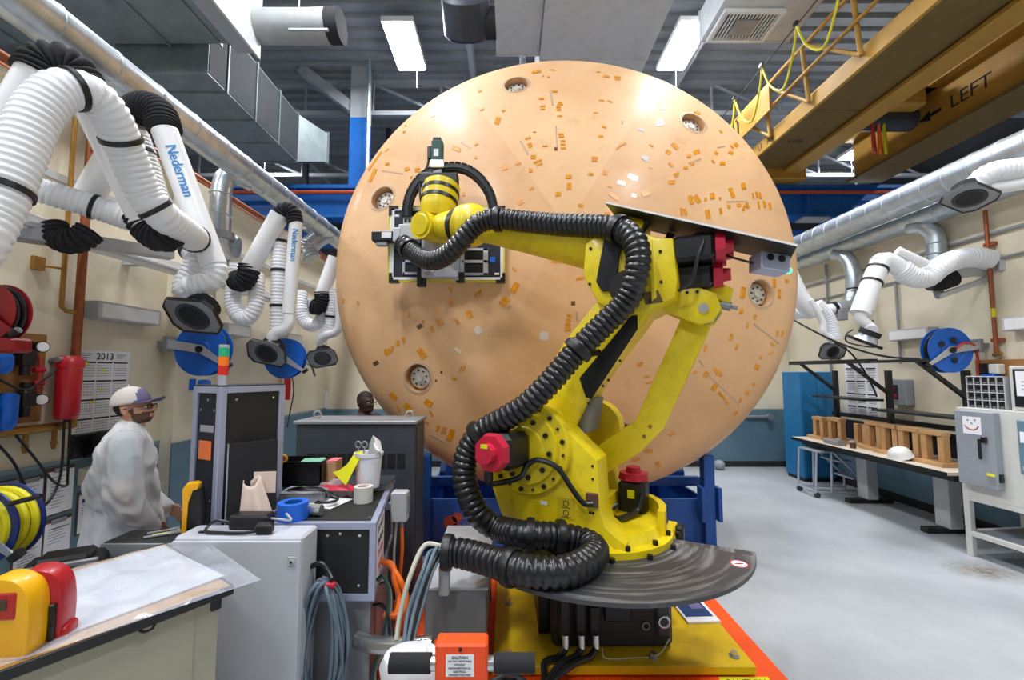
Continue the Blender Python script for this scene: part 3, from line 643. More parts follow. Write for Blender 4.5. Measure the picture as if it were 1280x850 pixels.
for (ox, oy), L_ in TAPES.items():
    for q in L_:
        k = q[5] if len(q) > 5 else 'o'
        tape(ox+q[0]/4.25, oy+q[1]/4.25, q[2]/4.25, q[3]/4.25, q[4], {'o': 'kapton', 'k': 'kapton_dark', 'c': 'film_glare', 'g': 'film_grey'}[k], {'o': 'tape_strip', 'k': 'tape_patch', 'c': 'film_glare_patch', 'g': 'sensor_strip'}[k])  # film pieces carry lamp reflections painted as a white tint

# blue cradle under the shield
st = thing('shield_stand', 'blue steel stand and trough holding up the round shield', 'stand', (.62, 5.2, 0))
X0, X1, Y0, Y1 = -.92, 2.12, 4.62, 6.2
def sbox(nm, a, b, bev=.004): bm = B(); box2(bm, a, b, bev); return obj(nm, bm, 'stand_blue', st)
fp = sbox('front_panel', (X0, Y0, .06), (X1-.06, Y0+.03, .52)); sbox('back_panel', (X0, Y1, .06), (X1, Y1+.03, .60))
sbox('side_panel', (X0, Y0+.03, .06), (X0+.03, Y1, .52)); sbox('side_panel', (X1-.09, Y0+.03, .06), (X1-.06, Y1, .52)); sbox('bottom_plate', (X0, Y0, .03), (X1, Y1, .06))
for x in (X0+.05, X1-.05):
    for y in (Y0-.02, Y1):
        sbox('post', (x-.055, y-.055, .02), (x+.055, y+.055, .98 if y < 5 else .8)); sbox('foot_plate', (x-.13, y-.13, 0), (x+.13, y+.13, .022))
        bm = B(); cyl(bm, (x-.1, y-.1, .02), (x-.1, y-.1, .05), .02, seg=6); obj('anchor_bolt', bm, 'dark_steel', st)
sbox('front_rail', (X0, 4.88, .58), (X1, 4.96, .68)); sbox('back_rail', (X0, Y1-.02, .70), (X1, Y1+.06, .80))
for y in (Y0-.02,): 
    for s in (-1, 1): sbox('clamp_plate', (X1-.05+s*.085-.02, y-.1, .32), (X1-.05+s*.085+.02, y+.02, .66))
for x in (-.1, .6, 1.3): sbox('trough_rib', (x, Y0+.03, .06), (x+.03, Y1, .5))
for x in (-.75, .1, 1.1, 1.95):
    bm = B(); prism(bm, [(4.97, .6), (6.2, .6), (6.2, 1.35), (5.25, 1.0), (4.97, .72)], frame((x, 0, 0), (0, 1, 0), y=(0, 0, 1)), -.03, .03); obj('cradle_rib', bm, 'stand_blue', st)
bm = B(); box2(bm, (.3, 5.28, .6), (.9, 5.56, 3.2)); obj('support_mast', bm, 'stand_blue', st)
bm = B(); box2(bm, (.36, 5.22, 2.8), (.84, 5.36, 3.2)); obj('mast_head', bm, 'stand_blue', st)
# logo on the front panel
lp = at(563, 653, Y0-.001); lf = frame(lp, (1, 0, 0), y=(0, 0, 1))
bm = B()
for dx, dz, r in ((0, 0, .07), (.07, .05, .05), (.065, -.045, .04)): lathe(bm, [(0, .002), (r, .002), (r, 0)], 18, lf @ MX.Translation((dx, dz, 0)))
obj('logo_mark', bm, 'rust_red', fp)
for i, s in enumerate(('the', 'tooke', 'corporation')): text(s, None, .07, 'ink_grey', fp, frame(lp+V((.125, -.002, .055-.06*i)), (1, 0, 0), y=(0, 0, 1)), 'logo_lettering', 'LEFT')
# ================================================================ robot
RA = math.radians(27.34); RJ = V((.626, 3.19, 0)); RU = V((-math.cos(RA), math.sin(RA), 0)); RW = V((-math.sin(RA), -math.cos(RA), 0))
RM = frame(RJ, RU, z=(0, 0, 1)); RMI = RM.inverted()
robot = thing('robot_arm', 'yellow industrial robot arm with black corrugated cable hose', 'robot', mx=RM)
SF = frame((0, 0, 0), (1, 0, 0), y=(0, 0, 1))          # local side plane (x forward, z up), extruded along -y
def side(nm, poly, y0, y1, m='yellow_paint', bev=.012, parent=None):
    bm = B(); prism(bm, poly, SF, -y1, -y0, bev); return obj(nm, bm, m, parent or robot, local=True)
def lcyl(nm, p0, p1, r0, r1=None, m='yellow_paint', seg=28, parent=None):
    bm = B(); cyl(bm, p0, p1, r0, r1, seg); return obj(nm, bm, m, parent or robot, local=True)
def sp(px, py, s):
    """point where the sight line meets the robot's side plane y = s (world space)"""
    d = ray(px, py); t = (RJ+RW*s-EYE).dot(RW)/d.dot(RW); return EYE+d*t
def lp_(px, py, s): return RMI @ sp(px, py, s)
ZD = .72
def swirl_material():
    m = bpy.data.materials.new('disc_swirl'); m.use_nodes = True; nt = m.node_tree; n = nt.nodes; L = nt.links; b = n['Principled BSDF']
    tc = n.new('ShaderNodeTexCoord'); sx = n.new('ShaderNodeSeparateXYZ'); L.new(tc.outputs['Object'], sx.inputs[0])
    def mth(op, a, c=None):
        x = n.new('ShaderNodeMath'); x.operation = op
        for i, v in enumerate((a, c)):
            if v is None: continue
            if isinstance(v, (int, float)): x.inputs[i].default_value = v
            else: L.new(v, x.inputs[i])
        return x.outputs[0]
    r = mth('POWER', mth('ADD', mth('MULTIPLY', sx.outputs[0], sx.outputs[0]), mth('MULTIPLY', sx.outputs[1], sx.outputs[1])), .5)
    an = mth('ARCTAN2', sx.outputs[1], sx.outputs[0]); cb = n.new('ShaderNodeCombineXYZ'); L.new(mth('MULTIPLY', r, 26), cb.inputs[0]); L.new(mth('MULTIPLY', an, 1.5), cb.inputs[1])
    nz = n.new('ShaderNodeTexNoise'); nz.inputs['Scale'].default_value = 1; nz.inputs['Detail'].default_value = 5; L.new(cb.outputs[0], nz.inputs['Vector'])
    cr = n.new('ShaderNodeValToRGB'); e = cr.color_ramp.elements; e[0].position = .5; e[0].color = (*lin((72, 72, 74)), 1); e[1].position = .78; e[1].color = (*lin((158, 158, 160)), 1); L.new(nz.outputs['Fac'], cr.inputs[0])
    L.new(cr.outputs[0], b.inputs['Base Color']); b.inputs['Metallic'].default_value = .25; b.inputs['Roughness'].default_value = .5; MATS['disc_swirl'] = m
swirl_material()
# mounting plate, fixed base and swing tray
t = thing('base_plate', 'thick yellow steel plate bolted to the floor under the robot', 'plate', (.67, 3.27, 0))
bm = B(); box2(bm, (-.10, 2.75, .015), (1.50, 4.15, .07), .006); obj('plate', bm, 'base_yellow', t)
for x, y in ((1.41, 2.84), (1.41, 3.45), (.9, 2.83), (.0, 2.84), (.0, 3.45), (1.41, 4.03), (.0, 4.03)):
    bm = B(); cyl(bm, (x, y, .07), (x, y, .076), .032, seg=16); obj('washer', bm, 'steel_grey', t)
    bm = B(); cyl(bm, (x, y, .076), (x, y, .10), .02, seg=6); obj('bolt', bm, 'chrome', t)
base = None
bm = B(); box2(bm, (.30, 2.74, .07), (1.08, 3.72, .69), .03); base = obj('fixed_base', bm, 'black_panel', robot)
bm = B(); box2(bm, (.22, 2.9, .07), (.30, 3.5, .66), .01); obj('side_casting', bm, 'black_plastic', base)
bm = B(); box2(bm, (.58, 2.725, .50), (.88, 2.745, .585), .008); obj('recess_panel', bm, 'black_plastic', base)
bm = B(); box2(bm, (.63, 2.70, .26), (.80, 2.745, .44), .008); obj('battery_cover', bm, 'black_plastic', base)
bm = B(); box2(bm, (.66, 2.697, .385), (.73, 2.7005, .425)); obj('cover_label', bm, 'paper', base)
bm = B(); box2(bm, (.885, 2.737, .40), (1.065, 2.7405, .44)); obj('warning_strip', bm, 'rag_pink', base)
for x in (.94, 1.02):
    bm = B(); cyl(bm, (x, 2.745, .47), (x, 2.715, .47), .022, seg=10); obj('air_port', bm, 'brass', base)
bm = B(); box2(bm, (.965, 2.715, .16), (1.055, 2.745, .36), .02); obj('socket_plate', bm, 'dark_steel', base)
bm = B(); torus(bm, (1.01, 2.712, .255), .033, .009, (0, 1, 0), 18, 6); obj('socket_ring', bm, 'chrome', base)
bm = B(); torus(bm, (.90, 2.728, .22), .022, .005, (0, 1, 0), 14, 6); obj('lifting_eye', bm, 'steel_grey', base)
for i, (x, h) in enumerate(((.375, .24), (.475, .25), (.565, .20))):
    bm = B(); box2(bm, (x-.036, 2.675, .17), (x+.036, 2.745, .17+h), .012); cn = obj('plug_housing', bm, 'black_plastic', base)
    bm = B(); cyl(bm, (x, 2.67, .20), (x, 2.655, .13), .022, seg=12); obj('plug_gland', bm, 'chrome', base)
    bm = B(); tube(bm, [(x, 2.655, .13), (x-.05, 2.62, .10), (x-.14, 2.57, .10), (.22+.02*i, 2.48, .05), (.1+.03*i, 2.38, .025), (-.05+.02*i, 2.26, .025)], .02, 10); obj('power_cable', bm, 'black_rubber', base)
bm = B(); tube(bm, [(.60, 2.66, .13), (.62, 2.64, .08), (.8, 2.65, .077), (.95, 2.67, .08), (1.04, 2.70, .16)], .004, 6); obj('ground_wire', bm, 'cream_cable', base)
base.location = RMI.to_3x3() @ V((-.02, .165, 0))
# half-round swing tray on the hose side
arc = [(1.0*math.cos(a), 1.0*math.sin(a)) for a in [math.radians(57+k*127/40) for k in range(41)]]+[(-.42, -.06), (.30, .10), (.40, .45)]
bm = B(); prism(bm, arc, MX.Identity(4), ZD-.022, ZD); tray = obj('swing_tray', bm, 'disc_swirl', robot, local=True, smooth=False)
pm = RMI @ atz(924, 705, ZD); lf = frame(pm+V((0, 0, .0005)), RMI.to_3x3() @ V((1, 0, 0)), z=(0, 0, 1))
bm = B(); lathe(bm, [(0, .001), (.052, .001), (.052, 0)], 24, lf); stck = obj('sticker_disc', bm, 'paper', tray, local=True)
bm = B(); lathe(bm, [(.043, .002), (.052, .002), (.052, .001)], 24, lf); lathe(bm, [(.0, .0025), (.012, .0025), (.012, .001)], 6, lf @ MX.Diagonal((2.4, .7, 1, 1))); obj('sticker_print', bm, 'ink_red', stck, local=True)
# turning base
bm = B(); lathe(bm, [(.45, ZD), (.52, ZD), (.52, ZD+.04), (.46, ZD+.045), (.43, ZD+.10), (0, ZD+.10)], 64); fl = obj('turntable_flange', bm, 'yellow_paint', robot, local=True)
for k in range(28):
    a = 2*math.pi*k/28; r = .5
    bm = B(); z0 = ZD+.04 if k % 2 == 0 else ZD; r = .49 if k % 2 == 0 else .55
    cyl(bm, (r*math.cos(a), r*math.sin(a), z0), (r*math.cos(a), r*math.sin(a), z0+.028), .018, seg=10); obj('flange_bolt', bm, 'black_plastic', fl, local=True)
body = side('turret_casting', [(.46, .74), (.56, .86), (.67, 1.12), (.67, 1.40), (.56, 1.57), (.42, 1.645), (.29, 1.63), (.16, 1.555), (0, 1.40), (-.13, 1.285), (-.145, .97), (-.18, .88), (-.25, .83), (-.30, .80), (-.30, .74)], .16, .40)
side('turret_far_side', [(.34, .74), (.62, 1.12), (.60, 1.40), (.48, 1.55), (.30, 1.60), (.18, 1.55), (.02, 1.30), (-.06, 1.18), (-.10, .9), (-.26, .80), (-.28, .74)], -.40, -.24)
side('turret_core', [(.46, .70), (.5, .95), (.2, 1.0), (-.1, .95), (-.15, .7)], -.26, .2)
# gearbox cover disc on the hose side
bm = B(); gx = frame((.353, 0, 1.335), (1, 0, 0), z=(0, 1, 0)); lathe(bm, [(.315, .36), (.315, .425), (.305, .44), (.245, .445), (.235, .47), (.15, .475), (.14, .485), (0, .485)], 56, gx); gear = obj('gearbox_cover', bm, 'yellow_paint', robot, local=True)
for k in range(20):
    a = 2*math.pi*k/20+.1
    for r, y, s in ((.275, .443, .016 if k % 2 else .009), (.19, .475, .017)):
        if r < .2 and k % 2: continue
        bm = B(); cyl(bm, (.353+r*math.cos(a), y-.004, 1.335+r*math.sin(a)), (.353+r*math.cos(a), y+.014, 1.335+r*math.sin(a)), s, seg=8); obj('cover_bolt', bm, 'black_plastic', gear, local=True)
# J2 motor with red octagonal cap
def oct_motor(nm, o, ax, rr, L1, L2, up=(0, 0, 1)):
    f = frame(o, up, z=ax)
    bm = B(); box(bm, (0, 0, L1/2), (rr*1.9, rr*1.9, L1), rr*.28, m=f); mo = obj(nm, bm, 'black_plastic', robot, local=True)
    bm = B(); cyl(bm, f @ V((0, 0, L1)), f @ V((0, 0, L1+L2*.55)), rr*1.06, rr*.98, 8, ph=math.pi/8); cyl(bm, f @ V((0, 0, L1+L2*.55)), f @ V((0, 0, L1+L2)), rr*.55, rr*.48, 12); obj('encoder_cap', bm, 'motor_red', mo, local=True, angle=20)
    return mo, f
m2, f2 = oct_motor('shoulder_motor', (.40, .47, 1.345), (.12, 1, 0), .118, .26, .10)
bm = B(); box(bm, (.05, 0, .365), (.025, .05, .004), m=f2); obj('cap_label', bm, 'cloth_yellow', m2, local=True)
bm = B(); tube(bm, [(.47, .74, 1.23), (.47, .72, 1.15), (.42, .62, 1.14), (.33, .56, 1.17), (.30, .52, 1.24), (.22, .52, 1.28), (.10, .5, 1.24), (.02, .47, 1.12), (-.05, .45, 1.03), (-.10, .42, 1.02)], .018, 10); obj('motor_cable', bm, 'black_rubber', robot, local=True)
bm = B(); box(bm, (.47, .73, 1.2), (.05, .05, .09), .01); obj('cable_elbow', bm, 'black_plastic', m2, local=True)
bm = B(); box2(bm, (-.135, .40, 1.0), (-.06, .425, 1.085), .004); obj('cable_socket', bm, 'clipboard_brown', body, local=True)
bm = B(); box2(bm, (.02, .40, .90), (.14, .4035, 1.03)); lab = obj('warning_label', bm, 'label_yellow', body, local=True)
bm = B()
for dz in (.995, .935): torus(bm, (.08, .404, dz), .018, .0025, (0, 1, 0), 10, 4); box2(bm, (.05, .403, dz-.028), (.11, .405, dz-.024))
obj('label_print', bm, 'ink', lab, local=True)
bm = B(); box2(bm, (.21, .40, .965), (.26, .403, .99)); obj('serial_label', bm, 'paper', body, local=True)
for k in range(8):
    bm = B(); cyl(bm, (.16-.026*k, .40, .80), (.16-.026*k, .405, .80), .008, seg=6); obj('small_bolt', bm, 'black_plastic', body, local=True)
for x, z in ((-.10, .96), (-.08, .96), (-.10, .83), (-.125, .83), (-.1, 1.17), (-.1, 1.25)):
    bm = B(); cyl(bm, (x, .40, z), (x, .405, z), .009, seg=6); obj('small_bolt', bm, 'black_plastic', body, local=True)
# J1 motor standing in its cup
bm = B(); lathe(bm, [(.14, ZD+.02), (.14, ZD+.07), (.0, ZD+.07)], 28, MX.Translation((-.22, -.25, 0))); obj('motor_seat', bm, 'yellow_paint', robot, local=True)
m1, f1 = oct_motor('base_motor', (-.22, -.25, ZD+.085), (0, 0, 1), .105, .24, .09, up=(1, 0, 0))
bm = B(); box(bm, (0, .101, .15), (.05, .006, .06), m=f1); obj('motor_label', bm, 'cloth_yellow', m1, local=True)
bm = B(); box2(bm, (-.34, -.37, ZD+.07), (-.10, -.13, ZD+.09), .005); obj('motor_flange', bm, 'yellow_paint', m1, local=True)
bm = B(); pts = [(-.48*math.cos(a), -.48*math.sin(a)) for a in [math.radians(-5+k*10) for k in range(11)]]; ipt = [(x*.9, y*.9) for x, y in pts][::-1]
prism(bm, pts+ipt, MX.Identity(4), ZD+.03, ZD+.20); obj('motor_guard', bm, 'yellow_paint', robot, local=True)
bm = B(); tube(bm, [(-.13, -.1, ZD+.16), (-.1, .0, ZD+.14), (-.18, .1, ZD+.13), (-.27, -.08, ZD+.14), (-.30, -.14, ZD+.24)], .02, 8); obj('motor_cable', bm, 'black_rubber', robot, local=True)
# plug box at the rear right of the flange
p = RMI @ at(838, 672, 3.35)
bm = B(); box(bm, p+V((0, 0, 0)), (.09, .16, .20), .01); obj('plug_bracket', bm, 'yellow_paint', robot, local=True)
p = RMI @ at(850, 670, 3.3); bm = B(); box(bm, p, (.06, .10, .16), .015); obj('rear_plug', bm, 'black_plastic', robot, local=True)
# upper arm
ua = side('upper_arm', [(.63, 1.36), (.55, 1.56), (.42, 1.70), (.31, 1.83), (.16, 2.06), (-.16, 2.42), (-.27, 2.50), (-.40, 2.50), (-.475, 2.42), (-.47, 2.30), (-.385, 2.18), (-.06, 1.76), (.085, 1.46), (.10, 1.22), (.26, 1.08), (.46, 1.08), (.60, 1.2)], -.17, .20, bev=.02)
side('arm_slot', [(.045, 1.80), (.0, 1.67), (-.04, 1.66), (-.36, 2.13), (-.36, 2.22), (-.32, 2.22)], .195, .204, 'black_plastic', 0, ua)
for x, z in ((-.12, 1.75), (-.16, 1.79), (-.02, 1.63), (-.24, 1.92)):
    bm = B(); cyl(bm, (x, .2, z), (x, .206, z), .01, seg=8); obj('small_bolt', bm, 'black_plastic', ua, local=True)
side('arm_stop', [(.08, 1.50), (.02, 1.66), (-.04, 1.66), (.0, 1.42), (.06, 1.40)], -.12, .14, 'grey_box', .005)
lcyl('shoulder_hub', (.353, -.42, 1.335), (.353, .18, 1.335), .27)
lcyl('shoulder_lever', (.06, -.34, 1.42), (.06, -.19, 1.42), .2)
# link rod to the elbow
link = side('link_rod', [(.06, 1.16), (.07, 1.225), (.03, 1.27), (-.29, 1.505), (-.655, 2.31), (-.71, 2.34), (-.79, 2.33), (-.845, 2.27), (-.80, 2.17), (-.475, 1.455), (-.31, 1.28), (-.05, 1.10), (.0, 1.09), (.04, 1.11)], -.10, .0)
for x, z in ((-.39, 1.47), (-.35, 1.40)):
    bm = B(); cyl(bm, (x, 0, z), (x, .006, z), .014, seg=10); obj('rod_bolt', bm, 'brass', link, local=True)
bm = B(); cyl(bm, (.02, -.02, 1.18), (.02, .10, 1.18), .095, seg=24); obj('pivot_boss', bm, 'black_plastic', link, local=True)
# elbow block
elbow = side('elbow_casting', [(-.10, 2.32), (.0, 2.52), (-.02, 2.74), (-.14, 2.83), (-.34, 2.80), (-.50, 2.72), (-.60, 2.70), (-.62, 2.42), (-.60, 2.32), (-.42, 2.23), (-.25, 2.22)], -.22, .24, bev=.02)
side('clevis_cheek', [(-.36, 2.33), (-.45, 2.37), (-.72, 2.40), (-.83, 2.35), (-.86, 2.25), (-.81, 2.17), (-.73, 2.15), (-.66, 2.18)], .02, .09, bev=.012)
side('clevis_cheek', [(-.36, 2.33), (-.45, 2.37), (-.72, 2.40), (-.83, 2.35), (-.86, 2.25), (-.81, 2.17), (-.73, 2.15), (-.66, 2.18)], -.19, -.11, bev=.012)
side('clevis_web', [(-.42, 2.32), (-.5, 2.42), (-.80, 2.46), (-.93, 2.38), (-.9, 2.28), (-.8, 2.34), (-.7, 2.36), (-.5, 2.27)], -.11, .02, 'yellow_paint', .005)
lcyl('clevis_pin', (-.755, -.21, 2.255), (-.755, .105, 2.255), .032, m='chrome', seg=18)
bm = B(); torus(bm, (-.755, .0, 2.255), .085, .014, (0, 1, 0), 28, 8); obj('pin_ring', bm, 'grey_box', robot, local=True)
p = RMI @ sp(907, 382, 0); bm = B(); cyl(bm, p+V((.03, 0, .01)), p-V((.03, 0, .01)), .03, seg=10); cyl(bm, p-V((.03, 0, .01)), p-V((.07, 0, .022)), .012, seg=8); obj('limit_switch', bm, 'steel_grey', robot, local=True)
side('hose_bracket_arm', [(-.17, 2.80), (-.33, 2.80), (-.26, 2.62), (-.24, 2.46), (-.33, 2.44), (-.34, 2.38), (-.14, 2.39), (-.10, 2.46)], .24, .265, 'black_fabric', .006)
lcyl('elbow_hub', (-.311, .18, 2.397), (-.311, .29, 2.397), .115, m='black_plastic')
lcyl('elbow_hub_far', (-.311, -.27, 2.397), (-.311, -.16, 2.397), .13)
side('casting_pocket', [(-.40, 2.36), (-.50, 2.37), (-.53, 2.29), (-.42, 2.28)], .236, .2425, 'crane_plate', 0, elbow)
for x, z in ((-.05, 2.45), (-.06, 2.70), (-.52, 2.62), (-.52, 2.42), (-.30, 2.28), (-.45, 2.30), (-.40, 2.74)):
    bm = B(); cyl(bm, (x, .24, z), (x, .247, z), .011, seg=8); obj('small_bolt', bm, 'black_plastic', elbow, local=True)
side('casting_rib', [(-.44, 2.70), (-.47, 2.70), (-.49, 2.32), (-.46, 2.30)], .238, .252, 'yellow_paint', .004, elbow)
for x, z in ((-.66, 2.365), (-.72, 2.365)):
    bm = B(); cyl(bm, (x, .09, z), (x, .096, z), .01, seg=8); obj('cheek_bolt', bm, 'black_plastic', robot, local=True)
# wrist drive motors at the back of the elbow
dirb = V((-.965, 0, -.26)).normalized()
for (o, rr, LL) in (((-.58, .14, 2.63), .088, .26), ((-.58, -.08, 2.64), .088, .26), ((-.58, .04, 2.47), .082, .24)):
    mo, f = oct_motor('wrist_motor', o, dirb, rr, LL, .10)
    bm = B(); box(bm, (.02, -rr*.98, LL*.6), (.05, .006, .06), m=f); obj('motor_label', bm, 'cloth_yellow', mo, local=True)
bm = B(); tube(bm, [(-.62, .2, 2.36), (-.70, .23, 2.42), (-.74, .24, 2.56), (-.78, .2, 2.70), (-.72, .1, 2.74)], .012, 8); obj('motor_cable', bm, 'black_rubber', robot, local=True)
# forearm
F0, F1 = V((-.36, 0, 2.71)), V((1.06, 0, 3.11)); fd = (F1-F0).normalized(); fu = V((-fd.z, 0, fd.x))
bm = B(); rings = []
for s, rz, ry in ((0, .21, .21), (.12, .225, .2), (.35, .205, .18), (.8, .165, .15), (1.25, .13, .13), (1.4, .125, .13)):
    rings.append([bm.verts.new(F0+fd*s+fu*(rz*math.sin(2*math.pi*k/32))+V((0, 1, 0))*(ry*math.cos(2*math.pi*k/32))) for k in range(32)])
for a, b in zip(rings, rings[1:]): bridge(bm, a, b)
bm.faces.new(rings[0]); bm.faces.new(rings[-1]); fa = obj('forearm', bm, 'yellow_paint', robot, local=True)
def on_arm(s, v, dy=.0): 
    t = s/1.4; ry = .19+(.13-.19)*t; rz = .22+(.125-.22)*t; q = v/rz
    return RM @ (F0+fd*s+fu*v+V((0, ry*math.sqrt(max(0, 1-q*q))+.004, 0)))
def arm_text(s, st_, size, m, v, bold=False):
    o = on_arm(s, v); x = (on_arm(s-.05, v)-on_arm(s+.05, v)); y = on_arm(s, v+.02)-on_arm(s, v-.02)
    text(st_, None, size, m, fa, frame(o, x, y=y), 'lettering', bold=bold)
arm_text(.97, 'FANUC', .062, 'ink_red', .05, True); arm_text(.80, 'Robot', .045, 'crane_plate', .047); arm_text(.60, 'M-900iA', .078, 'ink', .05, True); arm_text(.52, '260L', .04, 'ink', -.005, True)
W0 = F1
lcyl('wrist_ball_neck', W0-fd*.06, W0+fd*.12, .15, .17)
bm = B(); ball(bm, W0+fd*.02, (.19, .17, .19), 28); obj('wrist_shell', bm, 'yellow_paint', robot, local=True)
# wrist: ring, tapered head and knuckle
Kc = RMI @ at(541, 284, 3.92)
wd = (Kc-W0).normalized()
lcyl('wrist_ring', W0+wd*.14, W0+wd*.19, .155, .15, 'black_plastic')
lcyl('wrist_cone', W0+wd*.185, W0+wd*.36, .15, .12)
bm = B(); cyl(bm, Kc+V((.0, -.13, 0)), Kc+V((.02, .15, -.02)), .125, seg=32); kn = obj('wrist_knuckle', bm, 'yellow_paint', robot, local=True)
bm = B(); cyl(bm, Kc+V((.02, .15, -.02)), Kc+V((.022, .165, -.022)), .10, .09, seg=32); obj('knuckle_cap', bm, 'yellow_paint', kn, local=True)
J6a, J6b = RMI @ at(545, 275, 3.93), RMI @ at(552, 232, 4.02); jd = (J6b-J6a).normalized(); jl = (J6b-J6a).length
jf = frame(J6a, V((1, 0, 0)), z=jd)
bm = B(); lathe(bm, [(0, 0), (.12, 0), (.15, .04), (.168, .1), (.172, jl*.95), (.15, jl), (0, jl)], 36, jf); j6 = obj('flange_housing', bm, 'yellow_paint', robot, local=True)
for z in (.17, .27):
    bm = B(); lathe(bm, [(.168, z), (.1765, z), (.1765, z+.034), (.168, z+.034)], 36, jf); obj('stripe', bm, 'black_plastic', j6, local=True)
# ---------------------------------------------------------------- cover sheet and sensor box over the elbow
pa, pb = RMI @ sp(768, 268, .0), RMI @ sp(990, 320, .0)
cd = (pb-pa).normalized()
bm = B(); fcv = frame(pa, cd, y=(0, 1, 0)); box(bm, ((pb-pa).length/2, .02, 0), ((pb-pa).length, .46, .012), m=fcv); obj('cover_sheet', bm, 'black_panel', robot, local=True)
bm = B(); box(bm, ((pb-pa).length/2, .255, .0), ((pb-pa).length, .006, .012), m=fcv); obj('cover_lip', bm, 'white_paint', robot, local=True)
bm = B(); cyl(bm, (-.35, .1, 2.78), (-.42, .1, 2.88), .03, seg=8); obj('cover_post', bm, 'black_plastic', robot, local=True)
bm = B(); cyl(bm, (-.5, -.1, 2.72), (-.55, -.1, 2.83), .03, seg=8); obj('cover_post', bm, 'black_plastic', robot, local=True)
q0 = sp(949, 318, .1); bm = B(); sbm = frame(q0+V((.09, .05, -.05)), (1, .12, -.12), z=(.1, .1, 1)); box(bm, (0, 0, 0), (.195, .12, .11), .006, m=sbm); sb_ = obj('sensor_box', bm, 'alu_profile', robot)
for dx in (-.04, .035):
    bm = B(); cyl(bm, sbm @ V((dx, -.058, .02)), sbm @ V((dx, -.068, .02)), .022, seg=16); obj('button', bm, 'black_plastic', sb_)
bm = B(); ball(bm, sbm @ V((.105, -.03, -.035)), .02, 12); obj('indicator_lamp', bm, 'green_led', sb_)
bm = B(); tube(bm, [RM @ V((-.86, .1, 2.60)), RM @ V((-.95, .12, 2.55)), sbm @ V((-.09, .02, .0))], .008, 6); obj('sensor_wire', bm, 'black_rubber', sb_)
# ---------------------------------------------------------------- black corrugated dress hose
hp = [atz(556, 690, .80), atz(580, 692, .80), atz(620, 703, .80), atz(655, 713, .80), atz(700, 715, .80), atz(732, 704, .80), atz(744, 688, .80), atz(728, 676, .81), atz(695, 670, .84), atz(655, 668, .86), sp(622, 660, .55), sp(600, 645, .62), sp(586, 620, .66), sp(580, 590, .66), sp(586, 562, .64), sp(602, 540, .62), sp(630, 524, .60), sp(660, 505, .56), sp(690, 475, .50), sp(720, 440, .42), sp(755, 405, .36), sp(782, 378, .34), sp(794, 350, .36), sp(798, 320, .36), sp(790, 298, .34), sp(773, 287, .30), sp(745, 283, .24), sp(700, 281, .20), sp(655, 277, .20), sp(620, 274, .24), sp(596, 281, .28), sp(578, 300, .30), sp(560, 318, .28), sp(540, 326, .22), sp(520, 318, .12), at(503, 303, 3.98)]
bm = B(); tube(bm, hp, .077, 20, rib=(.042, .0065)); hose = obj('cable_hose', bm, 'black_rubber', robot, angle=80)
HQ = catmull(hp, .02)
def near(px, py):
    best = None
    for i, q in enumerate(HQ[1:-1]):
        d = q-EYE; 
        cx = VPX+FPX*q.x/(q.y*_c+(q.z-CAMZ)*_s); cy = 425-FPX*((q.z-CAMZ)*_c-q.y*_s)/(q.y*_c+(q.z-CAMZ)*_s)
        e = (cx-px)**2+(cy-py)**2
        if best is None or e < best[0]: best = (e, q, (HQ[i+2]-HQ[i]).normalized())
    return best[1], best[2]
for px, py in ((640, 712), (665, 667), (700, 671), (598, 543), (722, 438), (773, 287), (622, 274), (512, 311), (560, 690)):
    q, d = near(px, py); bm = B(); x, y = perp(d)
    lathe(bm, [(.078, -.024), (.098, -.024), (.102, 0), (.098, .024), (.078, .024)], 24, frame(q, x, z=d)); obj('hose_clamp', bm, 'black_plastic', robot)
q, d = near(722, 438); bm = B(); tube(bm, [q+V((.06, .02, -.03)), RM @ V((-.10, .22, 1.98))], .022, 8, curve=False); obj('clamp_bracket', bm, 'black_plastic', robot)
# loose cables leaving the hose end, down to the floor boxes
q, d = near(556, 690)
for i in range(9):
    o = V((math.cos(i*.7), 0, math.sin(i*.7)))*.04
    e0 = hp[0]+o; c = ('grey_cable', 'black_rubber', 'grey_cable', 'cream_cable', 'grey_cable', 'black_rubber', 'grey_cable', 'black_rubber', 'grey_cable')[i]
    if i == 3: P = [e0, e0+V((-.1, 0, -.0)), at(512, 722, 2.5), at(500, 770, 2.45), at(496, 800, 2.4)]
    else: P = [e0, e0+V((-.05, -.01, -.01)), at(536-i*.8, 715, 2.47)+o*.5, at(520-i, 765, 2.4)+o*.6, at(507+i*.5, 812, 2.3)+o*.5]
    bm = B(); tube(bm, P, .011 if i != 3 else .014, 8); obj('loose_cable', bm, c, robot)
bm = B(); hf = hp[0]; box2(bm, (hf.x-.03, hf.y-.03, .565), (hf.x+.03, hf.y+.03, hf.z-.07), .006); obj('hose_foot', bm, 'light_grey', robot)

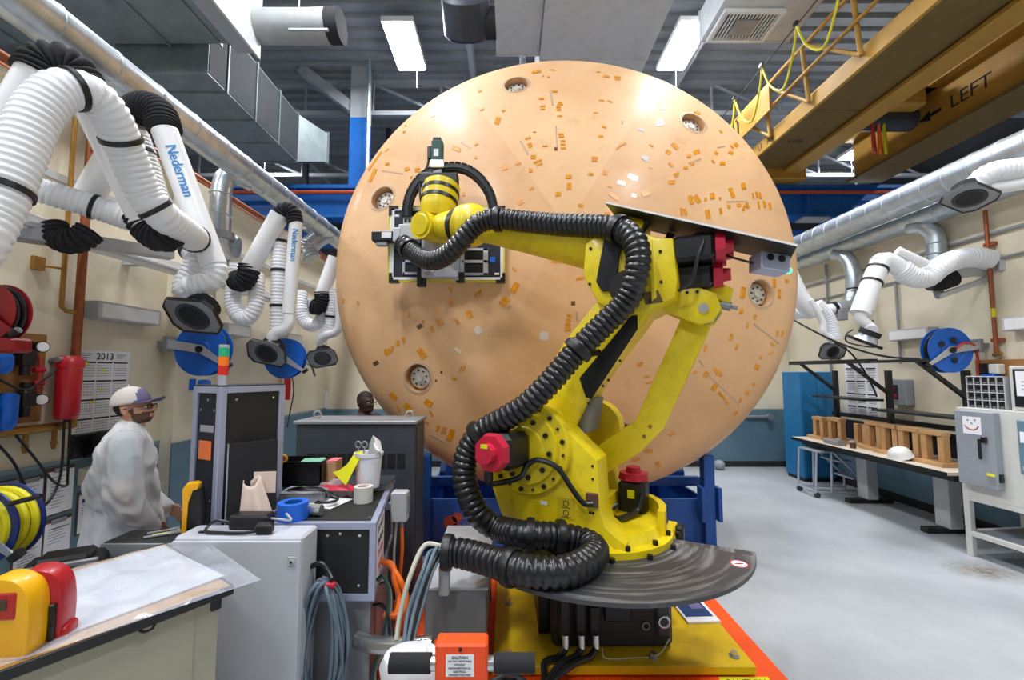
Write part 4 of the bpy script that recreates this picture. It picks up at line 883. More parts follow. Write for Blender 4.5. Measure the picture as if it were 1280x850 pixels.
# ================================================================ scanner head held by the robot
YS = 4.17
sc = thing('scanner_head', 'black framed scanner panel with motors on the robot wrist', 'scanner', at(558, 352, YS))
def sbx(nm, x0, y0, x1, y1, Y0, Y1, m, bev=0, par=None):
    a = at(x0, y0, Y0); b = at(x1, y1, Y0); bm = B(); box2(bm, (a.x, Y0, b.z), (b.x, Y1, a.z), bev); return obj(nm, bm, m, par or sc)
pn = sbx('panel', 490, 261, 627, 349, YS, YS+.03, 'navy_panel')
for nm, r in (('frame_rail', (488, 259, 629, 263)), ('frame_rail', (488, 346.5, 629, 350)), ('frame_rail', (488, 259, 491.5, 350)), ('frame_rail', (625.5, 259, 629, 350))): sbx(nm, *r, YS-.012, YS+.035, 'white_paint', .002)
for r in ((486, 258, 488, 352), (629, 258, 631, 352), (486, 350, 631, 352), (486, 257, 631, 259)): sbx('yellow_edge', *r, YS-.005, YS+.03, 'hose_yellow', 0)
for x, y in ((486, 257), (620, 257), (486, 341), (620, 341)):
    sbx('corner_guard', x, y if y < 300 else y+8.5, x+11.5, (y+3.5) if y < 300 else y+12, YS-.02, YS+.04, 'black_plastic'); sbx('corner_guard', x if x < 500 else x+8, y, (x+3.5) if x < 500 else x+11.5, y+12, YS-.021, YS+.041, 'black_plastic')
for r in ((577, 310, 610, 313), (577, 325, 610, 328.5), (577, 341, 610, 344), (575, 310, 580, 344), (604, 310, 610, 344)): sbx('window_frame', *r, YS-.016, YS, 'alu', .002)
for r in ((580, 313, 604, 325), (580, 328.5, 604, 341)): sbx('window_pane', *r, YS-.006, YS-.002, 'screen_dark')
for r in ((503, 325, 525, 328), (503, 340, 525, 343), (503, 325, 506, 343)): sbx('window_frame', *r, YS-.016, YS, 'alu', .002)
sbx('tape_square', 612, 321, 619, 328, YS-.004, YS-.001, 'blue_tape'); sbx('name_label', 618, 341, 624, 343.5, YS-.004, YS-.001, 'paper'); sbx('name_label', 492, 268, 499, 271, YS-.004, YS-.001, 'paper')
col = sbx('slide_column', 528, 226, 567, 346, YS-.13, YS-.015, 'cabinet_white', .008)
for x, y in ((534, 232), (562, 232), (534, 330), (562, 330), (546, 300)):
    p = at(x, y, YS-.13); bm = B(); cyl(bm, p, p-V((0, .008, 0)), .012, seg=8); obj('column_bolt', bm, 'steel_grey', col)
sbx('column_head', 524, 215, 572, 228, YS-.14, YS, 'black_plastic', .01); sbx('column_rail', 566, 300, 573, 350, YS-.10, YS-.012, 'alu', .004); sbx('rail_carriage', 570, 340, 580, 352, YS-.09, YS-.01, 'black_plastic', .006)
sbx('column_base', 529, 338, 572, 346, YS-.15, YS-.02, 'alu', .004); sbx('side_bracket', 521, 320, 532, 358, YS-.08, YS-.02, 'black_plastic', .01)
mt = sbx('lift_motor', 539, 174, 553, 201, YS-.11, YS-.01, 'green_cable', .012); sbx('motor_collar', 538, 199, 555, 209, YS-.12, YS, 'alu', .005, mt); sbx('motor_coupling', 541, 208, 552, 216, YS-.10, YS-.02, 'steel_grey', .004, mt)
sbx('motor_cap', 541, 171, 551, 175, YS-.10, YS-.02, 'black_plastic', .006, mt); sbx('motor_label', 542, 186, 548, 195, YS-.113, YS-.11, 'paper', 0, mt)
sbx('motor_plug', 534, 182, 539, 198, YS-.08, YS-.04, 'black_plastic', .006, mt)
bm = B(); tube(bm, [at(536, 197, YS-.06), at(534, 208, YS-.06), at(527, 220, YS-.08), at(525, 240, YS-.1), at(528, 262, YS-.1)], .012, 8); obj('motor_cable', bm, 'dark_steel', sc)
mt = sbx('traverse_motor', 464, 288, 491, 301, YS-.13, YS-.03, 'black_plastic', .012); sbx('motor_label', 477, 290, 489, 297, YS-.133, YS-.13, 'paper', 0, mt); sbx('motor_gearbox', 491, 284, 500, 302, YS-.14, YS-.02, 'cabinet_white', .008, mt)
sbx('motor_connector', 470, 301, 484, 307, YS-.11, YS-.06, 'steel_grey', .008, mt)
sbx('carriage_block', 498, 280, 523, 300, YS-.13, YS-.01, 'cabinet_white', .008); sbx('connector_box', 504, 270, 516, 283, YS-.07, YS-.01, 'light_grey', .004); 
for x in (507, 512): sbx('connector_socket', x-1.6, 273, x+1.6, 278, YS-.073, YS-.07, 'black_plastic')
# energy chain arch: separate links
P = catmull([at(509, 272, YS-.06), at(510, 255, YS-.06), at(517, 236, YS-.06), at(531, 220, YS-.06), at(552, 211, YS-.06), at(577, 210, YS-.06), at(598, 222, YS-.06), at(612, 242, YS-.06), at(617, 262, YS-.06), at(618, 275, YS-.06)], .02)
P, Lt = resample(P, .055)
ch = None
bm = B(); tube(bm, P, .02, flat=(.04, .018), curve=False); ch = obj('energy_chain', bm, 'black_plastic', sc)
for a, b in zip(P, P[1:]):
    d = b-a; f = frame((a+b)/2, d, y=(0, 1, 0)); bm = B(); box(bm, (0, 0, 0), (d.length*.98, .065, .092), .004, m=f); obj('chain_link', bm, 'black_fabric', ch)
# ================================================================ ventilation ducts along the walls
def spiral_duct(name, label, p0, p1, r, m='galvanized', pitch=.28):
    t = thing(name, label, 'duct', p0); p0, p1 = V(p0), V(p1); d = (p1-p0).normalized()
    bm = B(); cyl(bm, p0, p1, r, seg=28); obj('duct_tube', bm, m, t)
    n = int((p1-p0).length/pitch)
    x, y = perp(d)
    for k in range(n):
        q = p0+d*(pitch*(k+.5)); bm = B(); lathe(bm, [(r*.99, -.012), (r+.006, -.006), (r+.006, .006), (r*.99, .012)], 28, frame(q, x, z=d)); obj('seam_ring', bm, m, t)
    return t
spiral_duct('spiral_duct', 'long silver round duct running away along the left wall', (-2.95, 1.2, 4.06), (-2.95, 8.5, 4.12), .14, pitch=.4)
spiral_duct('spiral_duct', 'thicker upper silver spiral duct along the right wall', (5.06, 1.5, 4.03), (5.06, 9.0, 4.03), .175, pitch=.26)
spiral_duct('spiral_duct', 'thinner lower silver spiral duct along the right wall', (5.37, 1.5, 3.84), (5.37, 8.5, 3.84), .125, pitch=.3)
def pipe(name, label, P, r, m, cat='pipe', seg=14, group=None, parent=None, nm2='tube', caps=True):
    bm = B(); tube(bm, P, r, seg)
    return solo(name, bm, m, label, cat, group)
# drop elbow on the left duct
t = thing('duct_elbow', 'silver drop elbow and damper below the left round duct', 'duct', at(276, 300, 4.7))
bm = B(); tube(bm, [(-2.95, 4.85, 4.02), at(288, 217, 4.72), at(279, 230, 4.70), at(276, 248, 4.68), at(275, 292, 4.68)], .105, 20); obj('drop_pipe', bm, 'galvanized', t)
for py in (243, 270):
    bm = B(); lathe(bm, [(.1, -.012), (.115, 0), (.1, .012)], 24, MX.Translation(at(276, py, 4.68))); obj('joint_ring', bm, 'galvanized', t)
bm = B(); cyl(bm, at(275, 291, 4.68), at(275, 300, 4.68), .14, seg=24); obj('collar', bm, 'steel_grey', t)
bm = B(); tube(bm, [at(275, 298, 4.68), at(276, 312, 4.7), at(284, 324, 4.75), at(290, 312, 4.9), at(291, 302, 5.0)], .095, 18); obj('trap_bend', bm, 'galvanized', t)
bm = B(); box(bm, at(283, 332, 4.72), (.16, .12, .1), .01); obj('damper_box', bm, 'steel_grey', t)
t = thing('flexible_duct', 'crumpled silver flexible duct near the back left corner', 'duct', at(395, 310, 6.6))
bm = B(); tube(bm, [at(410, 292, 6.9), at(395, 300, 6.7), at(384, 312, 6.5), at(390, 324, 6.5)], .13, 18, rib=(.05, .01)); obj('flex_tube', bm, 'galvanized', t)
# copper line along the top of the left wall and its drops
t = thing('copper_line', 'copper pipe running along the top edge of the left wall', 'pipe', (WL+.07, 4, 4.04))
bm = B(); cyl(bm, (WL+.07, 0, 4.04), (WL+.07, 8.4, 4.04), .035, seg=12); obj('pipe_run', bm, 'copper', t)
bm = B(); cyl(bm, (WL-.04, 0, 4.035), (WL-.04, 8.4, 4.035), .025, seg=12); obj('pipe_run', bm, 'copper', t)
t = thing('copper_riser', 'thick vertical copper pipe on the wall beside the calendar', 'pipe', (WL+.06, 3.52, 1.2))
xw = WL+.07
P = lambda px, py, x=xw: atx(px, py, x)
b0 = P(92, 148); bm = B(); cyl(bm, (xw, 3.52, 4.02), (xw, 3.52, 1.46), .032, seg=12); obj('riser_pipe', bm, 'copper', t)
bm = B(); cyl(bm, (xw, 2.2, 1.42), (xw, 3.54, 1.42), .032, seg=12); hd = obj('header_pipe', bm, 'brass', t)
bm = B(); cyl(bm, (xw, 3.52, 1.5), (xw, 3.52, 1.4), .04, seg=12); obj('elbow_fitting', bm, 'brass', t)
for y in (2.75, 2.98, 3.2, 3.4):
    bm = B(); cyl(bm, (xw, y, 1.40), (xw, y, 1.30), .016, seg=10); cyl(bm, (xw, y, 1.31), (xw, y, 1.25), .024, .012, seg=10); obj('drain_valve', bm, 'brass', hd)
t = thing('brass_branch', 'thin brass pipe with wall bracket left of the copper riser', 'pipe', (xw, 3.35, 2.3))
bm = B(); tube(bm, [(xw, 3.38, 3.9), (xw, 3.38, 2.5), (xw, 3.38, 2.36), (xw, 3.42, 2.33), (xw, 3.52, 2.33)], .017, 10, curve=False); obj('branch_pipe', bm, 'brass', t)
bm = B(); cyl(bm, (WL+.01, 3.25, 2.66), (xw, 3.38, 2.66), .01, seg=8); box2(bm, (WL, 3.2, 2.62), (WL+.03, 3.28, 2.72)); obj('wall_bracket', bm, 'brass', t)
bm = B(); cyl(bm, (xw, 3.36, 3.25), (xw, 3.52, 3.25), .014, seg=8); obj('cross_tie', bm, 'copper', t)
# white rail carrying the arms, unistrut conduits on the wall
t = thing('arm_rail', 'long white rail on the left wall carrying the extraction arms', 'rail', (WL+.1, 4.5, 2.85))
bm = B(); box2(bm, (WL+.12, 2.0, 2.84), (WL+.24, 7.9, 2.96), .006); obj('rail_beam', bm, 'white_paint', t)
bm = B(); box2(bm, (WL+.24, 2.0, 2.86), (WL+.26, 7.9, 2.88)); obj('rail_lip', bm, 'light_grey', t)
for y in (2.4, 4.0, 5.6, 7.2):
    bm = B(); box2(bm, (WL, y-.04, 2.84), (WL+.12, y+.04, 2.94)); obj('wall_plate', bm, 'light_grey', t)
bm = B(); box2(bm, (WL, 1.5, 3.36), (WL+.03, 8.3, 3.42)); solo('strut_channel', bm, 'light_grey', 'thin grey strut channel high on the left wall', 'rail')

# ================================================================ fume extraction arms
def rhose(P, r, par, nm='ribbed_hose', m='hose_white', rib=(.034, .0045), seg=18):
    bm = B(); tube(bm, P, r, seg, rib=rib); return obj(nm, bm, m, par, angle=80)
def smooth_tube(P, r, par, nm='arm_tube', m='arm_white', seg=20):
    bm = B(); tube(bm, P, r, seg, curve=len(P) > 2); return obj(nm, bm, m, par)
def bellow(P, r, par): return rhose(P, r, par, 'joint_bellows', 'black_fabric', (.03, .009), 18)
def strap(P, frac, r, par):
    Q, L_ = resample(catmull(P, .02), .02); i = max(1, min(len(Q)-2, int(frac*len(Q)))); d = (Q[i+1]-Q[i-1]).normalized(); x, y = perp(d)
    bm = B(); lathe(bm, [(r-.002, -.014), (r+.007, -.012), (r+.007, .012), (r-.002, .014)], 22, frame(Q[i], x, z=d)); obj('hose_strap', bm, 'black_plastic', par)
def hood(c, right, nrm, w, h, par, back=.07):
    """suction hood: nrm points out of the opening"""
    f = frame(c, right, z=nrm)
    ol = [(-w/2, -h*.28), (-w*.36, -h/2), (w*.36, -h/2), (w/2, -h*.28), (w/2, h*.28), (w*.36, h/2), (-w*.36, h/2), (-w/2, h*.28)]
    bm = B(); prism(bm, ol, f, -.02, 0, .004); hd = obj('hood_plate', bm, 'steel_grey', par)
    n = len(ol); bm = B(); A = [bm.verts.new(f @ V((x, y, .002))) for x, y in ol]; D = [bm.verts.new(f @ V((x*1.04, y*1.06, .01))) for x, y in ol]; E_ = [bm.verts.new(f @ V((x*1.05, y*1.07, -.022))) for x, y in ol]
    bridge(bm, A, D); bridge(bm, D, E_); obj('hood_edge', bm, 'black_plastic', hd)
    r = min(w, h)*.27
    bm = B(); lathe(bm, [(0, .003), (r*1.25, .003), (r*1.25, 0)], 24, f); obj('hood_opening', bm, 'black_plastic', hd)
    bm = B(); lathe(bm, [(r*1.2, .002), (r*1.5, .012), (r*1.55, .002)], 24, f); obj('hood_ring', bm, 'dark_steel', hd)
    bm = B(); lathe(bm, [(r*1.7, -.02), (r*1.35, -.06), (r*1.3, -.06-back), (0, -.06-back)], 24, f); obj('hood_collar', bm, 'alu', hd)
    bm = B(); lathe(bm, [(r*1.32, -.045-back*.6), (r*1.5, -.045-back*.6), (r*1.5, -.075-back), (r*1.3, -.075-back)], 24, f); obj('collar_clamp', bm, 'black_fabric', hd)
    return f @ V((0, 0, -.08-back))
GA = 'fume extraction arms'
# arm one: nearest, big hose over the table
t = thing('extraction_arm', 'nearest white extraction arm with thick ribbed hose, top left corner', 'extraction arm', at(195, 292, 2.55), group=GA)
H = [V((-3.3, 2.65, 2.78)), V((-3.0, 2.2, 2.4)), V((-2.55, 1.85, 2.15)), at(-40, 320, 1.72), at(-6, 262, 1.76), at(22, 198, 1.82), at(46, 143, 1.88), at(76, 114, 1.95), at(112, 117, 2.05), at(138, 145, 2.15), at(158, 190, 2.28), at(178, 238, 2.4), at(204, 270, 2.5), at(232, 290, 2.75), at(252, 306, 3.12), at(262, 318, 3.2)]
rhose(H, .088, t)
for f in (.49, .64, .71, .80, .92): strap(H, f, .092, t)
smooth_tube([V((-2.72, 1.98, 2.26)), at(-40, 240, 2.0), at(46, 92, 2.05)], .078, t); bm = B(); cyl(bm, (-2.72, 1.98, 2.3), (WL+.14, 2.35, 2.86), .05, seg=10); obj('swing_arm', bm, 'light_grey', t); bellow([at(44, 95, 2.05), at(54, 81, 2.07), at(74, 78, 2.1), at(94, 88, 2.14), at(104, 104, 2.16)], .088, t)
smooth_tube([at(100, 108, 2.2), at(180, 280, 2.6)], .072, t); bellow([at(176, 268, 2.6), at(186, 286, 2.62), at(202, 296, 2.62), at(214, 290, 2.62)], .09, t)
p = at(226, 292, 2.75); bm = B(); box(bm, p, (.14, .1, .1), .01); obj('end_bracket', bm, 'light_grey', t)
# arm two: long smooth tube with blue lettering
t = thing('extraction_arm', 'white extraction arm with blue lettering, hood above the near blue reel', 'extraction arm', at(240, 395, 3.0), group=GA)
smooth_tube([at(104, 256, 3.35), at(166, 150, 3.05)], .095, t); bellow([at(164, 152, 3.05), at(168, 140, 3.05), at(184, 134, 3.02), at(200, 143, 3.0), at(206, 162, 2.98)], .1, t)
T2 = [at(206, 164, 2.95), at(268, 332, 3.05)]; tb = smooth_tube(T2, .082, t)
H = [at(170, 165, 3.2), at(184, 205, 3.2), at(200, 255, 3.2), at(228, 295, 3.15), at(246, 322, 3.1)]
rhose(H, .075, t); 
for f in (.18, .65, .93): strap(H, f, .079, t)
hc = at(241, 396, 2.98); top = hood(hc, (1, .0, -.08), (-.1, -.75, -.75), .33, .27, t)
rhose([at(266, 326, 3.05), at(270, 340, 3.05), at(262, 352, 3.03), at(246, 357, 3.02), at(234, 362, 3.02), top], [.075, .075, .075, .075, .07, .07], t)
rhose([at(244, 318, 3.1), at(240, 335, 3.1), at(230, 352, 3.08), at(228, 366, 3.06)], .06, t)
d = (T2[1]-T2[0]).normalized(); o = at(227, 220, 2.98); v = (EYE-o).normalized(); z = (v-d*v.dot(d)).normalized(); ax = T2[0]+d*((o-T2[0]).dot(d))
text('Nederman', None, .088, 'ink_blue', tb, frame(ax+z*.0835, d, z=z), 'lettering', bold=True)
# ribbed feed hose along the rail, and the near arm's swivel
t = thing('feed_hose', 'white ribbed hose lying level along the rail behind the near arm', 'hose', at(110, 258, 3.1))
H = [at(30, 232, 2.9), at(70, 244, 3.0), at(110, 256, 3.1), at(150, 270, 3.2), at(185, 283, 3.3), at(215, 297, 3.4)]
rhose(H, .085, t, 'hose_tube')
for f in (.42, .8): strap(H, f, .089, t)
t = thing('arm_swivel', 'grey swivel bracket with black bellows under the near feed hose', 'bracket', at(88, 290, 3.15))
bm = B(); fr = frame(at(30, 290, 3.0), at(215, 318, 3.75)-at(30, 290, 3.0), z=(0, 0, 1)); Lb = (at(215, 318, 3.75)-at(30, 290, 3.0)).length; box(bm, (Lb/2, 0, 0), (Lb, .12, .09), .006, m=fr); obj('bracket_beam', bm, 'light_grey', t)
bm = B(); box(bm, (.05, -.02, .0), (.25, .14, .14), .01, m=fr); obj('bracket_end', bm, 'steel_grey', t)
bellow([at(66, 284, 3.1), at(74, 297, 3.1), at(88, 302, 3.1), at(102, 298, 3.12), at(112, 290, 3.15)], .085, t)
# arm three
t = thing('extraction_arm', 'white extraction arm with blue lettering and looped hose, middle of left wall', 'extraction arm', at(332, 442, 4.3), group=GA)
bm = B(); box(bm, at(268, 346, 4.6), (.34, .1, .12), .008); obj('rail_bracket', bm, 'light_grey', t)
smooth_tube([at(350, 268, 4.2), at(311, 338, 4.25)], .088, t); bellow([at(312, 332, 4.25), at(310, 343, 4.25), at(303, 352, 4.27), at(294, 350, 4.3)], .095, t)
H = [at(297, 330, 4.4), at(293, 355, 4.38), at(291, 378, 4.36), at(298, 395, 4.35), at(310, 397, 4.35), at(319, 383, 4.36), at(321, 360, 4.4), at(320, 345, 4.45)]; rhose(H, .074, t)
bellow([at(349, 268, 4.2), at(356, 262, 4.2), at(366, 266, 4.2), at(369, 280, 4.2)], .07, t)
T3 = [at(370, 278, 4.2), at(365, 300, 4.2), at(362, 340, 4.2), at(361, 392, 4.2)]; tb = smooth_tube([T3[0], T3[3]], .062, t)
H = [at(350, 290, 4.3), at(349, 330, 4.3), at(348, 370, 4.3), at(347, 412, 4.3)]; rhose(H, .068, t)
for f in (.1, .4, .75): strap(H, f, .072, t)
hc = at(333, 442, 4.15); top = hood(hc, (.95, .1, -.2), (-.45, -.75, -.5), .34, .26, t)
smooth_tube([T3[3], at(361, 404, 4.2), at(354, 413, 4.2), at(344, 416, 4.2), at(340, 424, 4.2), top], .055, t, 'end_elbow')
d = (T3[3]-T3[0]).normalized(); o = at(367, 308, 4.2); v = (EYE-o).normalized(); z = (v-d*v.dot(d)).normalized(); ax = T3[0]+d*((o-T3[0]).dot(d))
text('Nederman', None, .075, 'ink_blue', tb, frame(ax+z*.0635, d, z=z), 'lettering', bold=True)
# side hose of arm three into the wall
H = [at(316, 345, 4.6), at(328, 352, 4.8), at(342, 358, 5.0)]
# arm four
t = thing('extraction_arm', 'smallest white extraction arm beside the shield edge, farthest on left wall', 'extraction arm', at(402, 448, 5.3), group=GA)
bm = B(); box(bm, at(380, 380, 5.5), (.26, .09, .11), .008); obj('rail_bracket', bm, 'light_grey', t)
smooth_tube([at(419, 322, 5.3), at(402, 370, 5.3)], .085, t); bellow([at(403, 366, 5.3), at(403, 376, 5.3), at(398, 384, 5.3), at(391, 383, 5.3)], .088, t)
H = [at(377, 365, 5.45), at(376, 385, 5.4), at(380, 401, 5.4), at(392, 407, 5.4), at(402, 398, 5.4), at(406, 384, 5.4)]; rhose(H, .075, t)
H = [at(416, 362, 5.35), at(415, 390, 5.35), at(411, 412, 5.35), at(400, 424, 5.35)]; rhose(H, .07, t); strap(H, .5, .074, t)
hc = at(403, 448, 5.25); top = hood(hc, (.96, .1, .18), (.1, -.72, -.65), .32, .24, t)
smooth_tube([at(424, 370, 5.3), at(424, 405, 5.3), at(419, 416, 5.3), at(408, 419, 5.3), at(400, 426, 5.3), top], .05, t, 'end_elbow')

# ================================================================ left wall fixtures
def wall_box(label, y0, y1, z, x0, x1):
    t = thing('wall_uplight', label, 'light fixture', ((x0+x1)/2, (y0+y1)/2, z), group='wall uplights')
    bm = B(); box2(bm, (x0, y0, z-.075), (x1, y1, z+.075), .006); obj('housing', bm, 'light_grey', t)
    xo = x1 if abs(x1) < abs(x0) else x0; s = 1 if xo == x1 else -1
    bm = B(); box2(bm, (xo, y0+.03, z-.06), (xo+s*.004, y1-.03, z+.055)); obj('front_panel', bm, 'white_paint', t)
for y0, y1, lb in ((3.6, 4.25, 'long pale box light on the left wall above the calendar'), (5.25, 5.75, 'pale box light on the left wall, right of the near blue reel'), (6.7, 7.2, 'pale box light on the left wall behind the far blue reel')):
    wall_box(lb, y0, y1, 2.37, WL, WL+.16)
for y0, y1, z, lb in ((5.55, 6.15, 2.35, 'pale box light on the right wall left of the blue reel'), (4.2, 4.72, 2.36, 'pale box light on the right wall at the picture edge')):
    wall_box(lb, y0, y1, z, WR-.14, WR)
def reel(name, label, c, R, m, sgn, armm='alu', hose=None, W=.1, rot=0):
    """hose reel; disc faces the camera side (-Y); sgn: +1 arm runs from wall on the left"""
    f = frame(c, (math.cos(rot), math.sin(rot), 0), z=(math.sin(rot), -math.cos(rot), 0))
    t = thing(name, label, 'hose reel', c)
    bm = B(); lathe(bm, [(0, .5*W), (R*.3, .5*W), (R*.34, .42*W), (R*.6, .42*W), (R*.62, .47*W), (R*.94, .47*W), (R, .5*W), (R, .42*W), (R*.6, .36*W), (R*.6, -.36*W), (R, -.42*W), (R, -.5*W), (0, -.5*W)], 40, f); obj('reel_drum', bm, m, t)
    for k in range(3):
        bm = B(); torus(bm, f @ V((0, 0, (-.28+.28*k)*W)), R*.86-.012*k, W*.14, f.to_3x3() @ V((0, 0, 1)), 36, 8); obj('hose_wrap', bm, hose or 'black_rubber', t)
    bm = B(); s = sgn
    prism(bm, [(-s*R*1.28, R*.38), (-s*R*1.28, R*.05), (0, -R*.14), (s*R*1.05, -R*.72), (s*R*1.1, -R*.6), (s*R*.1, R*.16)], f, .62*W, .68*W); obj('guide_arm', bm, armm, t)
    bm = B(); cyl(bm, f @ V((0, 0, .4*W)), f @ V((0, 0, .85*W)), R*.13, seg=16); obj('hub_cap', bm, 'black_plastic', t)
    bm = B(); box(bm, (-s*R*1.3, R*.2, 0), (.05, R*.6, W*1.5), .005, m=f); obj('wall_bracket', bm, 'steel_grey', t)
    bm = B(); box(bm, (-s*(R*1.3+.06), R*.2, 0), (.12, R*.25, W*.8), 0, m=f); obj('bracket_foot', bm, 'steel_grey', t)
    bm = B(); cyl(bm, f @ V((s*R*1.0, -R*.72, .6*W)), f @ V((s*R*1.22, -R*.55, .6*W)), .022, seg=10); obj('hose_roller', bm, 'black_plastic', t)
    return t, f
c = at(255, 437, 4.45); t, f = reel('hose_reel', 'blue wall hose reel behind the signal tower', c, .27, 'reel_blue', 1)
bm = B(); cyl(bm, f @ V((-.1, -.3, 0)), f @ V((-.1, -.42, 0)), .03, seg=12); box(bm, (.02, -.36, 0), (.1, .1, .1), .02, m=f); obj('hose_valve', bm, 'filter_blue', t)
bm = B(); tube(bm, [f @ V((.3, -.18, .06)), f @ V((.27, -.3, .06)), f @ V((.25, -.45, .06))], .014, 8); obj('hose_tail', bm, 'black_rubber', t)
c = at(357, 448, 6.1); t, f = reel('hose_reel', 'blue wall hose reel near the back left corner', c, .28, 'reel_blue', 1)
bm = B(); tube(bm, [f @ V((.32, -.05, .06)), f @ V((.4, -.12, .06)), f @ V((.45, -.25, .06))], .014, 8); obj('hose_tail', bm, 'black_rubber', t)
pp = atx(359, 490, WL+.1)
t = thing('air_filter', 'slim red air filter hanging below the far blue reel', 'filter', pp)
bm = B(); cyl(bm, pp+V((0, 0, .28)), pp+V((0, 0, -.12)), .05, seg=16); obj('bowl', bm, 'filter_red', t)
bm = B(); cyl(bm, pp+V((0, 0, .28)), pp+V((0, 0, .34)), .06, seg=16); obj('cap', bm, 'steel_grey', t)
bm = B(); tube(bm, [pp+V((.06, 0, .3)), pp+V((.1, 0, .0)), pp+V((.05, 0, -.35)), pp+V((.02, 0, -.55))], .008, 6); obj('drain_line', bm, 'black_rubber', t)
c = at(-8, 392, 2.66); t, f = reel('hose_reel', 'red wall hose reel at the left picture edge', c, .19, 'reel_red', 1, armm='reel_red')
bm = B(); box(bm, (.16, -.2, .02), (.13, .09, .12), .015, m=f); obj('gear_case', bm, 'reel_red', t)
c = at(-6, 655, 2.2); t, f = reel('hose_reel', 'dark blue reel wound with thick yellow hose, left picture edge', c, .185, 'navy_reel', 1, hose='hose_yellow', W=.13)
for k, rr in enumerate((.15, .125, .10)):
    bm = B(); torus(bm, f @ V((-.02, -.015*k, .062)), rr, .017, f.to_3x3() @ V((0, 0, 1)), 32, 8); obj('hose_wrap', bm, 'hose_yellow', t)
bm = B(); cyl(bm, c+V((-.02, 0, -.05)), (c.x-.02, c.y, 0), .03, seg=10); obj('stand_post', bm, 'navy_reel', t)
bm = B(); box2(bm, (c.x-.2, c.y-.16, 0), (c.x+.16, c.y+.16, .03), .01); obj('stand_foot', bm, 'navy_reel', t)
bm = B(); cyl(bm, f @ V((.15, .12, .08)), f @ V((.27, .15, .05)), .012, seg=8); obj('crank_handle', bm, 'black_plastic', t)
# air treatment board
t = thing('air_board', 'plywood board with blue filters, regulators and gauges on left wall', 'air filter board', (WL, 3.0, 1.4))
xb = WL+.04
bm = B(); box2(bm, (WL, 2.55, 1.47), (WL+.03, 3.33, 2.13)); obj('board', bm, 'plywood', t)
def bowl(y, z, h, r, m, nm='filter_bowl'):
    bm = B(); lathe(bm, [(0, 0), (r*.45, .0), (r*.9, .03), (r, .07), (r, h), (r*.6, h+.02), (0, h+.02)], 18, MX.Translation((xb+r+.03, y, z))); o = obj(nm, bm, m, t)
    return o
bowl(3.02, 1.44, .24, .055, 'filter_blue'); bowl(2.86, 1.46, .22, .05, 'filter_blue'); bowl(2.98, 1.83, .12, .05, 'filter_blue'); bowl(2.8, 1.85, .14, .05, 'filter_blue')
for y, z in ((3.13, 1.95), (3.15, 1.65), (2.9, 1.76)):
    bm = B(); box(bm, (xb+.06, y, z), (.09, .09, .12), .012); cyl(bm, (xb+.06, y, z-.06), (xb+.06, y, z-.13), .03, seg=12); cyl(bm, (xb+.06, y, z+.06), (xb+.06, y, z+.12), .035, seg=12); obj('regulator', bm, 'black_plastic', t)
for y, z in ((3.21, 2.03), (3.23, 1.64)):
    bm = B(); cyl(bm, (xb+.06, y, z), (xb+.11, y-.015, z), .042, seg=20); g = obj('gauge', bm, 'black_plastic', t)
    bm = B(); cyl(bm, (xb+.11, y-.015, z), (xb+.113, y-.016, z), .035, seg=20); obj('gauge_face', bm, 'paper', g)
bm = B(); tube(bm, [(xb+.05, 3.21, 1.98), (xb+.05, 3.24, 1.9), (xb+.05, 3.23, 1.7)], .011, 8); obj('red_line', bm, 'hose_red', t)
for z in (1.86, 1.76):
    bm = B(); cyl(bm, (xb+.05, 3.2, z), (xb+.05, 3.27, z), .02, seg=10); obj('red_valve', bm, 'motor_red', t)
bm = B(); tube(bm, [(xb+.08, 2.95, 1.8), (xb+.12, 3.1, 1.72), (xb+.1, 3.3, 1.85), (xb+.1, 3.42, 1.95)], .009, 8); obj('black_line', bm, 'black_rubber', t)
# red filter canister
p0 = V((WL+.15, 3.40, 1.48))
t = thing('filter_canister', 'tall bright red filter canister on the wall beside the calendar', 'filter', p0)
bm = B(); lathe(bm, [(0, 0), (.065, .0), (.072, .015), (.078, .05), (.08, .40), (0, .40)], 24, MX.Translation(p0)); obj('bowl', bm, 'filter_red', t)
bm = B(); lathe(bm, [(.08, .39), (.088, .40), (.088, .45), (.06, .49), (0, .49)], 24, MX.Translation(p0)); obj('cap', bm, 'filter_red', t)
bm = B(); cyl(bm, p0+V((0, -.1, .46)), p0+V((0, .12, .46)), .022, seg=10); obj('pipe_fitting', bm, 'steel_grey', t)
bm = B(); cyl(bm, p0+V((0, 0, 0)), p0+V((0, 0, -.03)), .015, seg=8); obj('drain_plug', bm, 'black_plastic', t)
bm = B(); cyl(bm, (WL, p0.y, 1.93), (p0.x, p0.y, 1.93), .025, seg=8); obj('wall_mount', bm, 'steel_grey', t)
# hanging black air lines
for i, (dy, lb) in enumerate(((0, 'longer'), (.14, 'shorter'))):
    bm = B(); x = WL+.12; tube(bm, [(x, 2.95+dy, 1.4), (x+.02, 3.08+dy, 1.2), (x+.03, 3.2+dy, .92+.1*i), (x+.03, 3.3+dy, .86+.1*i), (x+.02, 3.40+dy*.4, 1.05), (x, 3.42+dy*.3, 1.5), (x-.02, 3.46, 1.8)], .009, 8)
    solo('air_line', bm, 'black_rubber', '%s black air line looping down the left wall' % lb, 'hose', 'looping air lines')
